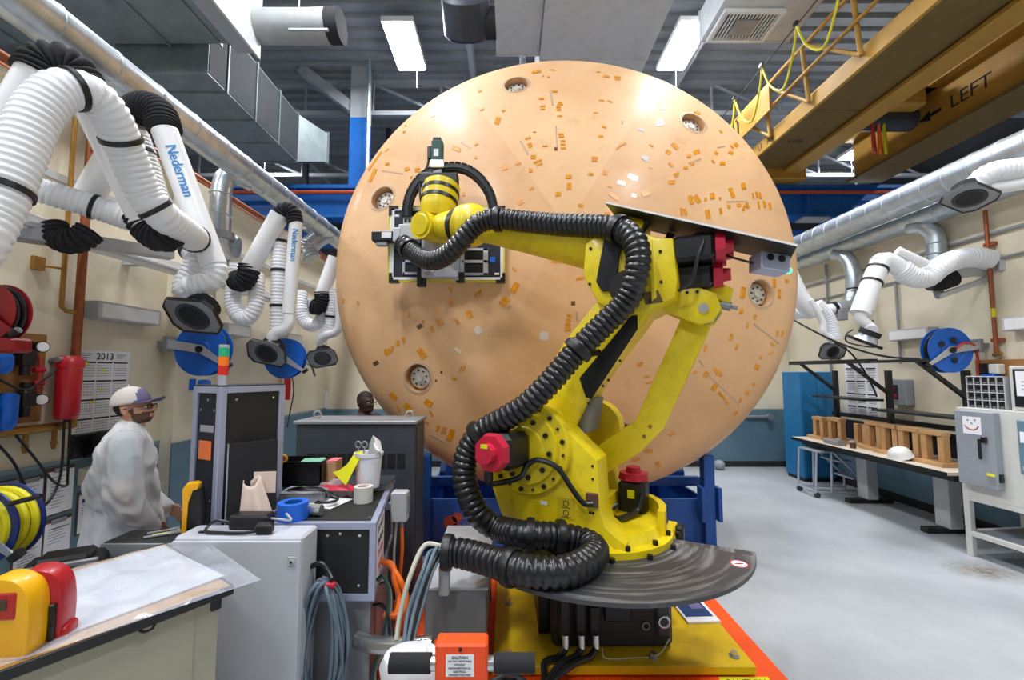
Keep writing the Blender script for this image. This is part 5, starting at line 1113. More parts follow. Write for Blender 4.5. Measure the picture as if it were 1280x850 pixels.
# wall calendar
yc0, yc1, zc0, zc1 = 3.60, 4.10, 1.28, 2.03
cal = thing('wall_calendar', 'large white 2013 year calendar poster on the left wall', 'calendar', (WL, 3.85, zc0))
bm = B(); box2(bm, (WL, yc0, zc0), (WL+.005, yc1, zc1)); obj('sheet', bm, 'paper', cal)
cf = lambda u, v, d=.0055: V((WL+d, yc0+u*(yc1-yc0), zc0+v*(zc1-zc0)))
text('2013', None, .085, 'ink', cal, frame(cf(.5, .93), (0, 1, 0), y=(0, 0, 1)), 'year_number', bold=True)
for u in (.06, .72):
    for k in range(3):
        bm = B(); box2(bm, cf(u, .955-.02*k), cf(u+.2-.04*k, .962-.02*k, .007)); obj('heading_line', bm, 'ink_grey', cal)
for r in range(4):
    for c_ in range(3):
        u0, v1 = .05+c_*.31, .87-r*.215
        bm = B(); box2(bm, cf(u0, v1-.018), cf(u0+.28, v1, .008)); mo = obj('month_bar', bm, 'ink', cal)
        bm = B()
        for w in range(5):
            for d in range(7): box2(bm, cf(u0+.012+d*.038, v1-.05-w*.03), cf(u0+.030+d*.038, v1-.04-w*.03, .0068))
        g = obj('day_numbers', bm, 'ink_grey', mo); g['kind'] = 'stuff'
for u, v in ((.13, .83), (.45, .75), (.43, .53), (.29, .39), (.75, .4)):
    bm = B(); box2(bm, cf(u, v), cf(u+.07, v+.03, .009)); obj('marked_day', bm, 'cloth_yellow', cal)
# black wall pocket and cream control box
t = thing('wall_pocket', 'black plastic document pocket on the left wall behind the worker', 'holder', (WL, 3.95, 1.1))
bm = B(); box2(bm, (WL, 3.58, 1.13), (WL+.04, 3.95, 1.33), .01); obj('back_plate', bm, 'black_plastic', t)
bm = B(); prism(bm, [(0, 1.12), (.12, 1.2), (.14, 1.34), (.11, 1.34), (.04, 1.3)], frame((WL+.03, 0, 0), (1, 0, 0), y=(0, 0, 1)), -3.95, -3.68, .008); obj('pocket', bm, 'black_plastic', t)
bm = B(); box2(bm, (WL+.14, 3.72, 1.2), (WL+.16, 3.92, 1.24)); obj('label_strip', bm, 'light_grey', t)
t = thing('control_box', 'small cream control box on the blue wall band', 'box', (WL, 3.75, .9))
bm = B(); box2(bm, (WL+.01, 3.66, .90), (WL+.10, 3.92, 1.04), .008); obj('case', bm, 'wall_cream', t)
bm = B(); box2(bm, (WL+.10, 3.69, .92), (WL+.104, 3.89, 1.02), .002); obj('cover', bm, 'machine_cream', t)
# clipboards
def clip(label, px0, px1, py0, py1, kind=0):
    x = WL+.02; a, b = atx(px0, (py0+py1)/2, x), atx(px1, (py0+py1)/2, x); s = ((a.y+b.y)/2)
    z1 = atx((px0+px1)/2, py0, x).z; z0 = atx((px0+px1)/2, py1, x).z
    t = thing('clipboard', label, 'clipboard', (WL+.012, s, z0), group='wall clipboards')
    bm = B(); box2(bm, (WL+.013, a.y-.012, z0-.012), (WL+.018, b.y+.004, z1+.03)); obj('board', bm, 'clipboard_brown', t)
    bm = B(); box2(bm, (WL+.018, a.y, z0), (WL+.022, b.y, z1)); pg = obj('paper_sheets', bm, 'paper', t)
    w, h = b.y-a.y, z1-z0
    bm = B(); box2(bm, (WL+.018, s-.06, z1-.012), (WL+.032, s+.06, z1+.022), .006); obj('clip', bm, 'steel_grey', t)
    bm = B(); n = 11 if kind == 0 else 6
    for k in range(n): box2(bm, (WL+.022, a.y+w*.12, z1-h*(.14+.07*k)), (WL+.0226, a.y+w*(.5+.38*random.random()), z1-h*(.155+.07*k)))
    o = obj('printed_lines', bm, 'ink_grey', pg); o['kind'] = 'stuff'
    if kind == 1:
        for u in (.12, .42, .7):
            bm = B(); box2(bm, (WL+.022, a.y+w*u, z1-h*.22), (WL+.023, a.y+w*(u+.24), z1-h*.12)); obj('blue_mark', bm, 'ink_navy', pg)
    if kind == 2:
        bm = B(); box2(bm, (WL+.022, a.y+w*.25, z1-h*.17), (WL+.023, a.y+w*.95, z1-h*.155)); obj('heading_rule', bm, 'ink', pg)
clip('clipboard with printed sheet, highest in the row left of the worker', 58, 91, 588, 640)
clip('clipboard with blue pictures on its sheet, beside the worker', 98, 126, 616, 662, 1)
clip('clipboard with large sheet left of the highest clipboard', 20, 52, 602, 652)
clip('clipboard half hidden behind the yellow hose reel', 0, 17, 606, 660)
clip('clipboard with a ruled heading, lowest row right', 55, 87, 652, 702, 2)
clip('clipboard in the lowest row left of the ruled one', 18, 51, 664, 712)
for px, py, lb in ((225, 483, 'upper small'), (222, 530, 'lower small')):
    p = atx(px, py, WL+.0); bm = B(); box2(bm, (WL, p.y-.06, p.z-.05), (WL+.006, p.y+.06, p.z+.05)); solo('wall_label', bm, 'paper', '%s white label on the wall left of the tower' % lb, 'label')
# ================================================================ floor marking
bm = B(); box2(bm, (-.98, 2.5, 0), (atz(985, 850, 0).x, 4.35, .003)); solo('floor_marking', bm, 'floor_orange', 'orange painted border on the floor around the robot plate', 'floor marking')
cq = atz(930, 848.5, .003); cq.y -= .03
t = thing('floor_sign', 'yellow CAUTION strip stuck on the orange floor border', 'sign', cq)
bm = B(); box2(bm, (cq.x-.15, cq.y-.13, .0035), (cq.x+.15, cq.y+.045, .0045)); obj('strip', bm, 'cloth_yellow', t)
text('CAUTION', None, .055, 'ink', t, frame((cq.x, cq.y, .005), (1, 0, 0), y=(0, 1, 0)), bold=True); text('CAUTION', None, .05, 'ink_red', t, frame((cq.x, cq.y-.08, .005), (1, 0, 0), y=(0, 1, 0)), bold=True)
# manual lying on the plate
t = thing('paper_manual', 'white printed manual lying on the yellow plate beside the base', 'booklet', at(866, 765, 3.3))
mo = atz(868, 765, .071); mf = frame(mo, (1, .05, 0), z=(0, 0, 1))
bm = B(); box(bm, (0, 0, .008), (.24, .30, .016), .002, m=mf); obj('pages', bm, 'paper', t)
bm = B(); box(bm, (-.005, .02, .0165), (.20, .22, .001), 0, m=mf); obj('picture', bm, 'ink_navy', t)
bm = B(); box(bm, (.03, .06, .0175), (.09, .10, .001), 0, m=mf); obj('picture_inset', bm, 'cap_purple', t)
# grey box carrying the hose end
t = thing('junction_cabinet', 'grey steel box under the hose end, left of the robot', 'box', (-.32, 2.9, 0))
g0, g1, g2 = atz(531, 735, .56), atz(608, 735, .56), atz(575, 658, .56); gz = at(570, 800, g0.y).z
bm = B(); box2(bm, (g0.x, g0.y, gz), (g1.x, g2.y, .55), .006); obj('case', bm, 'grey_box', t)
bm = B(); box2(bm, (g0.x-.01, g0.y-.005, .545), (g1.x+.01, g2.y+.01, .565), .004); obj('lid', bm, 'light_grey', t)
for x in (g0.x+.03, g1.x-.03):
    for y in (g0.y+.05, g2.y-.05):
        bm = B(); box2(bm, (x-.02, y-.02, .003), (x+.02, y+.02, gz)); obj('leg', bm, 'dark_steel', t)
for i in range(9):
    x = g0.x+.03+i*.04; m = ('hose_yellow', 'grey_cable', 'black_rubber', 'cream_cable', 'black_rubber', 'grey_cable', 'black_rubber', 'hose_yellow', 'black_rubber')[i]
    bm = B(); tube(bm, [(x, g0.y+.07, gz+.01), (x+.02, g0.y+.03, gz*.6), (x-.04, g0.y, .05), (x-.1, g0.y-.05, .018)], .009, 8); obj('cable_tail', bm, m, t)
bm = B(); lathe(bm, [(0, .001), (.035, .001), (.035, 0)], 18, MX.Translation((g1.x-.08, g2.y-.12, .565))); obj('round_sticker', bm, 'rag_pink', t)

# ================================================================ near table with plastic wrapped sheet
ZT = .95
TB = atz(288, 732, ZT); TA = atz(0, 838, ZT); td = (TB-TA).normalized(); tn = V((-td.y, td.x, 0))
TMX = frame(V((TB.x, TB.y, 0)), td, z=(0, 0, 1))         # origin at right corner, x along the front edge, y toward the wall
t = thing('work_table', 'near work table with wood top and black edge, bottom left', 'table', mx=TMX)
LT, DT = 1.75, .76
bm = B(); box2(bm, (-LT, 0, ZT-.03), (0, DT, ZT)); obj('table_top', bm, 'table_wood', t, local=True)
for a, b in (((-LT, -.012, ZT-.035), (.01, 0, ZT+.002)), ((0, 0, ZT-.035), (.012, DT, ZT+.002)), ((-LT, DT, ZT-.035), (.01, DT+.012, ZT+.002))):
    bm = B(); box2(bm, a, b, .003); obj('edge_band', bm, 'black_plastic', t, local=True)
bm = B(); box2(bm, (-LT+.03, .03, .0), (-.03, DT-.05, ZT-.03)); obj('drawer_case', bm, 'cream_side', t, local=True)
bm = B(); box2(bm, (-.62, .024, .1), (-.115, .032, ZT-.05), .002); obj('side_panel', bm, 'cream_side', t, local=True)
bm = B(); box2(bm, (-1.08, .024, .1), (-.63, .032, ZT-.05), .002); obj('side_panel', bm, 'cream_side', t, local=True)
bm = B(); box2(bm, (-.06, .02, ZT-.09), (-.02, .08, ZT-.03), .005); obj('corner_bracket', bm, 'black_plastic', t, local=True)
bm = B(); tube(bm, [TMX @ V((-.30, .01, ZT-.035)), TMX @ V((-.29, -.004, ZT-.05)), TMX @ V((-.26, -.004, ZT-.05)), TMX @ V((-.25, .01, ZT-.035))], .005, 6); obj('cable_loop', bm, 'black_rubber', t)
# wrapped sheet: white board inside, wrinkled film around it
t = thing('wrapped_sheet', 'white sheet in clear wrinkled plastic on the near table', 'sheet', mx=TMX)
bm = B(); f = frame((-.34, .40, ZT+.006), (1, .06, 0), z=(0, 0, 1)); box(bm, (-.08, -.01, 0), (.84, .62, .006), .002, m=f); obj('white_board', bm, 'sheet_white', t, local=True)
rnd = random.Random(3)
ph = [rnd.random()*6 for _ in range(8)]
def film(u, v):
    x, y = -.82+.93*u+.05*(v-.5), .02+.70*v-.10*u*(1-v)
    e = min(u, v, 1-u, 1-v); ov = 1 if x > .0 else 0
    z = .018+.009*math.sin(9*u+4*v+ph[0]+1.5*math.sin(5*v))+.007*math.sin(17*v-7*u+ph[1]+1.2*math.sin(6*u))+.005*math.sin(31*u+ph[2]+9*v)
    if e < .02: z = .004+.006*math.sin(23*u+19*v)
    return V((x, y, ZT+max(.0125, z)))
bm = B(); quadgrid(bm, film, 60, 44); obj('plastic_film', bm, 'plastic_sheet', t, local=True)
# yellow and red tape dispensers
def chaikin(P, n=2):
    for _ in range(n): P = [q for i in range(len(P)) for q in ((P[i][0]*.75+P[(i+1) % len(P)][0]*.25, P[i][1]*.75+P[(i+1) % len(P)][1]*.25), (P[i][0]*.25+P[(i+1) % len(P)][0]*.75, P[i][1]*.25+P[(i+1) % len(P)][1]*.75))]
    return P
def dispenser(name, label, px, py, m, body2, yaw, sc_=1.):
    o = atz(px, py, ZT); f = frame(o, (math.cos(yaw), math.sin(yaw), 0), z=(0, 0, 1)) @ MX.Diagonal((*sc_, 1))
    t = thing(name, label, 'dispenser', o)
    prof = chaikin([(-.075, 0), (.075, 0), (.085, .02), (.085, .10), (.07, .155), (.03, .18), (-.035, .185), (-.07, .165), (-.082, .12), (-.082, .02)])
    bm = B(); prism(bm, prof, f @ frame((0, 0, 0), (1, 0, 0), y=(0, 0, 1)), -.036, .036, .006); obj('case', bm, m, t)
    return t, f
t, f = dispenser('yellow_dispenser', 'yellow plastic benchtop dispenser with red window, left edge', 10, 818, 'dispenser_yellow', None, .12, (.98, 1.1, 1.36))
bm = B(); box(bm, (.005, -.037, .122), (.085, .008, .06), .006, m=f); w_ = obj('window_surround', bm, 'dispenser_red', t)
bm = B(); box(bm, (.0, -.042, .126), (.05, .004, .024), .003, m=f); obj('display', bm, 'lcd', w_)
t, f = dispenser('red_dispenser', 'red plastic dispenser behind the yellow one, left edge', 50, 800, 'dispenser_red', None, .3, (.88, 1.1, 1.32))
bm = B(); box(bm, (.06, -.042, .055), (.02, .014, .09), .004, m=f); obj('dark_strip', bm, 'black_plastic', t)
bm = B(); box(bm, (.085, 0, .02), (.03, .06, .03), .006, m=f); obj('front_lip', bm, 'dispenser_red', t)
# dark case behind the table
t = thing('equipment_case', 'black case with grey trim standing behind the near table', 'case', (-2.25, 2.18, 0))
f = frame((-2.1, 2.08, 0), (.85, .52, 0), z=(0, 0, 1))
bm = B(); box2(bm, (-.16, 0, .0), (.14, .26, .93), .02, m=f); obj('case_body', bm, 'black_panel', t)
bm = B(); box2(bm, (-.16, -.005, .93), (.14, .02, .955), .005, m=f); obj('grey_trim', bm, 'steel_grey', t)
bm = B(); box2(bm, (-.1, .05, .93), (.1, .2, .965), .03, m=f); obj('lid_bulge', bm, 'black_plastic', t)

# ================================================================ white enclosure and tool cart
def lettering_lines(par, o, right, up, lines, size, m, gap=1.25, bold_first=True):
    for i, s in enumerate(lines): text(s, None, size*(1.15 if i == 0 and bold_first else 1), m, par, frame(V(o)-V(up)*(i*size*gap), right, y=up), bold=(i == 0 and bold_first))
t = thing('enclosure_cabinet', 'light grey electrical enclosure with lock beside the near table', 'cabinet', (-1.4, 2.35, 0))
bm = B(); box2(bm, (-1.725, 2.29, .02), (-1.06, 2.47, 1.0), .012); obj('body', bm, 'cabinet_white', t)
bm = B(); box2(bm, (-1.722, 2.272, .04), (-1.063, 2.288, .985), .006); dr = obj('door', bm, 'cabinet_white', t)
lk = at(365, 702, 2.272); bm = B(); box(bm, lk, (.045, .008, .05), .003); cyl(bm, lk, lk+V((0, -.012, 0)), .013, seg=14); lo = obj('lock', bm, 'light_grey', dr)
bm = B(); cyl(bm, lk+V((0, -.012, 0)), lk+V((0, -.014, 0)), .006, seg=10); obj('keyhole', bm, 'black_plastic', lo)
for x in (-1.68, -1.1):
    bm = B(); box2(bm, (x-.03, 2.3, 0), (x+.03, 2.46, .02)); obj('foot', bm, 'dark_steel', t)
t = thing('tool_tray_cart', 'steel cart with black tray behind the light grey enclosure', 'cart', (-1.95, 2.6, 0))
bm = B(); box2(bm, (-2.14, 2.335, .86), (-1.74, 2.35, .945)); obj('rail', bm, 'panel_grey', t)
bm = B(); box2(bm, (-2.14, 2.35, .93), (-1.74, 2.53, .95), .004); obj('tray', bm, 'black_panel', t)
bm = B(); box2(bm, (-2.1, 2.36, .0), (-1.76, 2.52, .93)); obj('body', bm, 'dado', t)
for k, (dx, dy, c, lb) in enumerate(((-.17, .10, 'steel_grey', 'grey screwdriver on the black tray'), (-.13, .13, 'hose_yellow', 'yellow handled tool on the black tray'), (-.22, .16, 'chrome', 'bright spanner on the black tray'))):
    p = V((-1.86+dx*.6, 2.29+dy, .958)); bm = B(); cyl(bm, p, p+V((.09, .06, 0)), .007, seg=8); cyl(bm, p+V((.09, .06, 0)), p+V((.14, .093, 0)), .012, seg=8); solo('hand_tool', bm, c, lb, 'tool')
# yellow and black hand scanner
p = at(241, 650, 2.47); p.z = .95
t = thing('hand_scanner', 'yellow and black handheld scanner standing beside the tower', 'scanner', p)
bm = B(); prism(bm, [(-.045, .0), (-.02, 0), (-.015, .18), (.0, .22), (.025, .24), (.03, .275), (.01, .285), (-.03, .28), (-.05, .25), (-.045, .15)], frame(p, (.95, .3, 0), y=(0, 0, 1)), -.03, .03, .008); obj('yellow_shell', bm, 'dispenser_yellow', t)
bm = B(); prism(bm, [(-.018, 0), (.05, 0), (.055, .12), (.045, .2), (.04, .25), (.0, .245), (-.012, .19)], frame(p, (.95, .3, 0), y=(0, 0, 1)), -.034, .034, .01); obj('black_grip', bm, 'black_plastic', t)
bm = B(); box(bm, p+V((-.03, -.035, .06)), (.02, .006, .05)); obj('bar_label', bm, 'black_panel', t)
# power adapter on the enclosure
p = at(312, 655, 2.40); p.z = 1.0
t = thing('power_adapter', 'black power adapter brick with cord on the light grey enclosure', 'adapter', p)
bm = B(); box(bm, p+V((-.0, .02, .04)), (.21, .09, .075), .01); obj('brick', bm, 'black_plastic', t)
bm = B(); tube(bm, [p+V((-.1, .0, .03)), p+V((-.17, -.02, .05)), p+V((-.19, -.07, .015)), p+V((-.1, -.085, .012)), p+V((.02, -.09, .012)), p+V((.1, -.08, .02))], .008, 8); obj('cord', bm, 'black_rubber', t)
bm = B(); box(bm, p+V((.12, -.07, .03)), (.09, .05, .055), .012); obj('plug', bm, 'black_plastic', t)
bm = B(); tube(bm, [p+V((.1, .02, .05)), p+V((.17, .0, .05)), p+V((.2, .05, .03)), p+V((.16, .07, .06))], .006, 8); obj('cord', bm, 'light_grey', t)
p = at(252, 661, 2.34); p.z = 1.0
bm = B(); box(bm, p+V((0, 0, .006)), (.03, .012, .012), .003); solo('marker_cap', bm, 'black_plastic', 'tiny black cap lying on the light grey enclosure', 'cap')

# ================================================================ control tower
TC = V((-1.67, 2.52, 0)); ta = V((-.9, .43, 0)).normalized(); tb_ = V((.43, .9, 0)).normalized()
f = frame(TC, ta, y=tb_)       # x along narrow face, y along wide face; z up or down handled below
if f.to_3x3().col[2].z < 0: f = frame(TC, ta, z=(0, 0, -1)); 
t = thing('control_tower', 'tall aluminium framed tower with dark panels behind the enclosure', 'cabinet', TC)
Z1 = 1.76; WA, WBt = .27, .42
def tp(a, b, z): q = TC+ta*a+tb_*b; return V((q.x, q.y, z))
def tbox(nm, a0, a1, b0, b1, z0, z1, m, par=None, bev=.003):
    bm = B(); ff = frame(TC, ta, z=(0, 0, 1)); s = -1 if ff.to_3x3().col[1].dot(tb_) < 0 else 1
    box2(bm, (a0, s*b0, z0), (a1, s*b1, z1), bev, m=ff); return obj(nm, bm, m, par or t)
for a in (.0, WA-.04):
    for b in (.0, WBt-.04): tbox('corner_profile', a, a+.04, b, b+.04, .0, Z1, 'alu_profile')
for b in (0, WBt-.035):
    for z in (Z1-.04, .3): tbox('cross_profile', .04, WA-.04, b, b+.035, z, z+.04, 'alu_profile')
for a in (0, WA-.035):
    for z in (Z1-.04, .3): tbox('cross_profile', a, a+.035, .04, WBt-.04, z, z+.04, 'alu_profile')
np_ = tbox('narrow_panel', .04, WA-.04, .012, .02, .34, Z1-.04, 'navy_panel'); wp = tbox('wide_panel', .012, .02, .04, WBt-.04, .34, Z1-.04, 'black_panel')
tbox('top_plate', .0, WA, .0, WBt, Z1, Z1+.008, 'black_panel'); tbox('far_panel', WA-.02, WA-.012, .04, WBt-.04, .34, Z1-.04, 'black_panel'); tbox('rear_panel', .04, WA-.04, WBt-.02, WBt-.012, .34, Z1-.04, 'black_panel')
def dot(par, q, nrm, r=.008, m='chrome'):
    bm = B(); cyl(bm, q, q+nrm*.004, r, seg=8); obj('panel_screw', bm, m, par)
for a, z in ((.07, 1.62), (.2, 1.62), (.135, 1.68), (.07, 1.1), (.2, 1.1)): dot(np_, TC+ta*a+tb_*.012+V((0, 0, z)), -tb_)
for b, z in ((.1, 1.68), (.34, 1.68), (.08, 1.4), (.36, 1.4), (.08, 1.1), (.36, 1.1)): dot(wp, TC+tb_*b+ta*.012+V((0, 0, z)), -ta)
tbox('name_plate', .07, .2, .009, .012, 1.49, 1.53, 'alu', np_); tbox('orange_note', .08, .2, .006, .011, 1.33, 1.44, 'orange_note', np_)
# stack light
q = TC+ta*.02+tb_*.02
t = thing('stack_light', 'green, orange and red stack light on top of the tower', 'signal light', (q.x, q.y, Z1))
z = Z1+.008
for nm, m, h in (('base_tube', 'alu', .06), ('red_lens', 'red_lamp', .055), ('orange_lens', 'orange_lamp', .055), ('green_lens', 'green_lamp', .05), ('top_cap', 'light_grey', .02)):
    bm = B(); cyl(bm, (q.x, q.y, z), (q.x, q.y, z+h-.002), .027, seg=20); obj(nm, bm, m, t); z += h

# ================================================================ control cart (aluminium profile frame on a grey cabinet)
CO = V((-.745, 2.49, 0)); cx = V((-.988, -.0, 0)); ang = math.radians(9)
CM = frame(CO, (-math.cos(ang*.15), -math.sin(ang*.15), 0), z=(0, 0, 1))
ca = V((-1, 0, 0)); cb = V((-math.sin(ang), math.cos(ang), 0))
t = thing('control_cart', 'aluminium framed control cart with black panels beside the robot cables', 'cart', CO)
def cpt(a, b, z): q = CO+ca*a+cb*b; return V((q.x, q.y, z))
def cbx(nm, a0, a1, b0, b1, z0, z1, m, par=None):
    bm = B(); vs = [bm.verts.new(cpt(a, b, z)) for z in (z0, z1) for a, b in ((a0, b0), (a1, b0), (a1, b1), (a0, b1))]
    for fc in ((0, 1, 2, 3), (4, 5, 6, 7), (0, 1, 5, 4), (1, 2, 6, 5), (2, 3, 7, 6), (3, 0, 4, 7)): bm.faces.new([vs[i] for i in fc])
    return obj(nm, bm, m, par or t, smooth=False)
CW, CD, CZ0, CZ = .68, .93, .58, 1.0
for a in (0, CW-.035):
    for b in (0, CD-.035): cbx('corner_profile', a, a+.035, b, b+.035, CZ0, CZ, 'alu_profile')
for z in (CZ0, CZ-.035):
    for b in (0, CD-.035): cbx('cross_profile', .035, CW-.035, b, b+.035, z, z+.035, 'alu_profile')
    for a in (0, CW-.035): cbx('side_profile', a, a+.035, .035, CD-.035, z, z+.035, 'alu_profile')
fpn = cbx('front_panel', .035, CW-.035, .010, .016, CZ0+.035, CZ-.035, 'black_panel'); rp = cbx('side_panel', .010, .016, .035, CD-.035, CZ0+.035, CZ-.035, 'black_panel'); cbx('left_panel', CW-.02, CW-.014, .035, CD-.035, CZ0+.035, CZ-.035, 'black_panel')
cbx('top_panel', .03, CW-.03, .03, CD-.03, CZ-.012, CZ-.002, 'black_panel')
for a, z in ((.09, .93), (.09, .66), (.2, .94), (.2, .65), (.27, .93)): dot(fpn, cpt(a, .010, z), V((0, -1, 0)))
for a, b in ((.05, .1), (.05, .45), (.05, .8)): dot(t, cpt(a, b, CZ-.003), V((0, 0, 1)))
lower = cbx('lower_cabinet', .03, CW, .06, CD, .02, CZ0, 'steel_grey'); cbx('plinth', .06, CW-.03, .09, CD-.03, 0, .02, 'dark_steel')
nt_ = cbx('taped_notice', .004, .008, .08, .42, .62, .95, 'paper', rp)
nf = frame(cpt(.003, .25, .90), cb, y=(0, 0, 1))
for i, (s, m) in enumerate((('DO NOT', 'ink'), ('UNPLUG', 'ink'), ('SYSTEM', 'ink_red'), ('IN USE', 'ink_red'))): text(s, None, .062, m, nt_, frame(cpt(.0035, .25, .91-.075*i), cb, y=(0, 0, 1)))
p = at(500, 632, 3.05)
t2 = thing('switch_box', 'small light grey switch box on the corner of the control cart', 'box', p)
bm = B(); box(bm, p, (.11, .09, .20), .008); obj('case', bm, 'light_grey', t2)
bm = B(); box(bm, p+V((.058, 0, .01)), (.006, .06, .12), .002); obj('cover', bm, 'panel_grey', t2)
for dx in (-.025, .015):
    bm = B(); cyl(bm, p+V((dx, 0, -.1)), p+V((dx, 0, -.14)), .014, seg=10); obj('gland', bm, 'chrome', t2)
bm = B(); tube(bm, [p+V((.015, 0, -.14)), p+V((.02, 0, -.3)), p+V((.01, -.02, -.5)), p+V((-.01, -.05, -.75))], .012, 8); obj('conduit', bm, 'orange_cable', t2)
bm = B(); tube(bm, [p+V((-.025, 0, -.14)), p+V((-.03, -.02, -.35)), p+V((.0, -.05, -.55)), p+V((.02, -.08, -.8))], .009, 8); obj('conduit', bm, 'cream_cable', t2)
bm = B(); box2(bm, p+V((-.15, -.03, -.02)), p+V((-.05, .03, .02))); obj('mount_arm', bm, 'alu_profile', t2)
# cables bursting from the cart's right side
for i in range(7):
    z0 = .55-.03*i; b0 = .10+.06*(i % 4); c = ('green_cable', 'grey_cable', 'cream_cable', 'green_cable', 'black_rubber', 'grey_cable', 'green_cable')[i]
    s = cpt(.02, b0, z0+.08); bm = B(); tube(bm, [s, s+V((.06, -.02, .05-.01*i)), s+V((.10, -.04, -.06)), s+V((.07+.01*i, -.06, -.28)), s+V((.03, -.09, -.45)), V((s.x+.05, s.y-.1, .02))], .008, 8)
    solo('signal_cable', bm, c, '%s signal cable hanging from the cart side, %s of seven from the front' % ({'green_cable': 'dark green', 'grey_cable': 'grey', 'cream_cable': 'cream', 'black_rubber': 'black'}[c], ('first', 'second', 'third', 'fourth', 'fifth', 'sixth', 'last')[i]), 'cable', 'cart side cables')
for i, (r0, lb) in enumerate(((.0, 'outer'), (.035, 'inner'))):
    P = [at(476, 702, 2.75), at(487+r0*100, 706, 2.72), at(500-r0*200, 725, 2.68), at(508-r0*260, 745, 2.66), at(505-r0*230, 762, 2.62), at(493-r0*100, 770, 2.6), at(480, 768, 2.6)]
    bm = B(); tube(bm, P, .017, 10); solo('orange_cable', bm, 'orange_cable', '%s thick orange cable curving out of the control cart' % lb, 'cable', 'orange cables')
bm = B(); tube(bm, [at(447, 800, 2.5), at(470, 806, 2.45), at(510, 808, 2.4), at(540, 806, 2.4)], .045, 14); solo('steel_pipe', bm, 'chrome', 'shiny steel pipe stub on the floor behind the white tub', 'pipe')
# coil of grey cable on a red hook
hk = V((-.985, 2.40, .70))
t = thing('cable_coil', 'coil of grey cable hanging on the side of the enclosure', 'cable', hk)
bm = B(); rnd = random.Random(5); P = []
for k in range(15):
    w = .085+.05*rnd.random(); h = .28+.06*rnd.random(); ox, oy = rnd.uniform(-.025, .025), rnd.uniform(-.03, .03)
    for j in range(14):
        a = math.pi/2+2*math.pi*j/14; sx = math.cos(a); sz = math.sin(a)
        P.append(hk+V((ox+w*sx*(1.0-.35*max(0, sz)), oy-.02+.006*k*0+.03*math.sin(a*2+k), -h+.03+(h+ .02*rnd.random())*sz)))
tube(bm, P, .0085, 7, step=.03); obj('cable_turns', bm, 'grey_cable', t)
bm = B(); tube(bm, [hk+V((-.09, 0, .10)), hk+V((-.02, -.0, .12)), hk+V((.03, -.02, .08)), hk+V((.06, -.05, .06))], .014, 10); obj('hook', bm, 'black_plastic', t)
bm = B(); box(bm, hk+V((.03, -.04, .03)), (.09, .03, .03), .008); obj('red_tie', bm, 'motor_red', t)

# ================================================================ dark cabinet behind the cart
t = thing('charcoal_cabinet', 'big charcoal cabinet with vent slots left of the shield', 'cabinet', (-1.26, 3.8, 0))
bm = B(); box2(bm, (-1.76, 3.62, .06), (-.775, 4.02, 1.41), .01); cb_ = obj('body', bm, 'cabinet_charcoal', t)
bm = B(); box2(bm, (-1.78, 3.60, 1.41), (-.76, 4.04, 1.44), .006); obj('top', bm, 'steel_grey', t)
bm = B(); box2(bm, (-1.74, 3.64, 0), (-.79, 4.0, .06)); obj('plinth', bm, 'black_panel', t)
for k in range(10):
    x = -1.655+k*.082; bm = B(); box2(bm, (x, 3.612, 1.06), (x+.062, 3.622, 1.17)); obj('vent_slot', bm, 'black_panel', t)
for x in (-1.66, -.86):
    bm = B(); torus(bm, (x, 3.78, 1.475), .034, .010, (.2, 1, 0), 20, 8); obj('lifting_eye', bm, 'chrome', t)
bm = B(); box2(bm, (-.775, 3.66, .1), (-.768, 3.98, 1.38)); obj('side_plate', bm, 'cabinet_charcoal', t)
# ================================================================ things on the control cart
def on_cart(px, py, z=1.0): return atz(px, py, z)
ZC_ = 1.0
t = thing('steel_box', 'low grey steel box at the back of the control cart', 'box', cpt(.28, .75, ZC_))
bm = B(); box2(bm, cpt(.02, .66, ZC_)+V((0, 0, 0)), cpt(.55, .90, ZC_+.045), .004); obj('body', bm, 'steel_grey', t)
bm = B(); a, b = cpt(.02, .66, ZC_+.045), cpt(.55, .90, ZC_+.052); box2(bm, a+V((.01, -.01, 0)), b+V((-.01, .01, 0)), .002); obj('lid', bm, 'dark_steel', t)
ZB = 1.052
p = atz(460, 608, ZB)
t = thing('white_bucket', 'white plastic bucket of gloves and scissors on the cart', 'bucket', p)
bm = B(); lathe(bm, [(0, 0), (.075, 0), (.092, .21), (.099, .212), (.099, .235), (.092, .235), (.088, .22), (.072, .01), (0, .01)], 32, MX.Translation(p)); obj('pail', bm, 'bucket_white', t)
t = thing('white_glove', 'white cotton glove hanging out of the white bucket', 'glove', p+V((.03, 0, .2)))
bm = B(); q = p+V((.05, -.01, .2))
def cloth(bm, pts_a, pts_b, th=.004):
    n = len(pts_a); A = [bm.verts.new(v) for v in pts_a]; D = [bm.verts.new(v) for v in pts_b]
    off = V((0, -th, th)); A2 = [bm.verts.new(v+off) for v in pts_a]; D2 = [bm.verts.new(v+off) for v in pts_b]
    for i in range(n-1):
        bm.faces.new((A[i], A[i+1], D[i+1], D[i])); bm.faces.new((A2[i], D2[i], D2[i+1], A2[i+1]))
        bm.faces.new((A[i], A2[i], A2[i+1], A[i+1])); bm.faces.new((D[i], D[i+1], D2[i+1], D2[i]))
    bm.faces.new((A[0], D[0], D2[0], A2[0])); bm.faces.new((A[-1], A2[-1], D2[-1], D[-1]))
cloth(bm, [q+V((-.06, .04, .0)), q+V((-.05, .03, .08)), q+V((-.02, .01, .14)), q+V((.0, -.02, .12)), q+V((.02, -.04, .06))], [q+V((.02, .05, .0)), q+V((.02, .04, .05)), q+V((.025, .03, .1)), q+V((.045, .0, .06)), q+V((.055, -.03, .02))], .012); obj('glove_body', bm, 'white_paint', t)
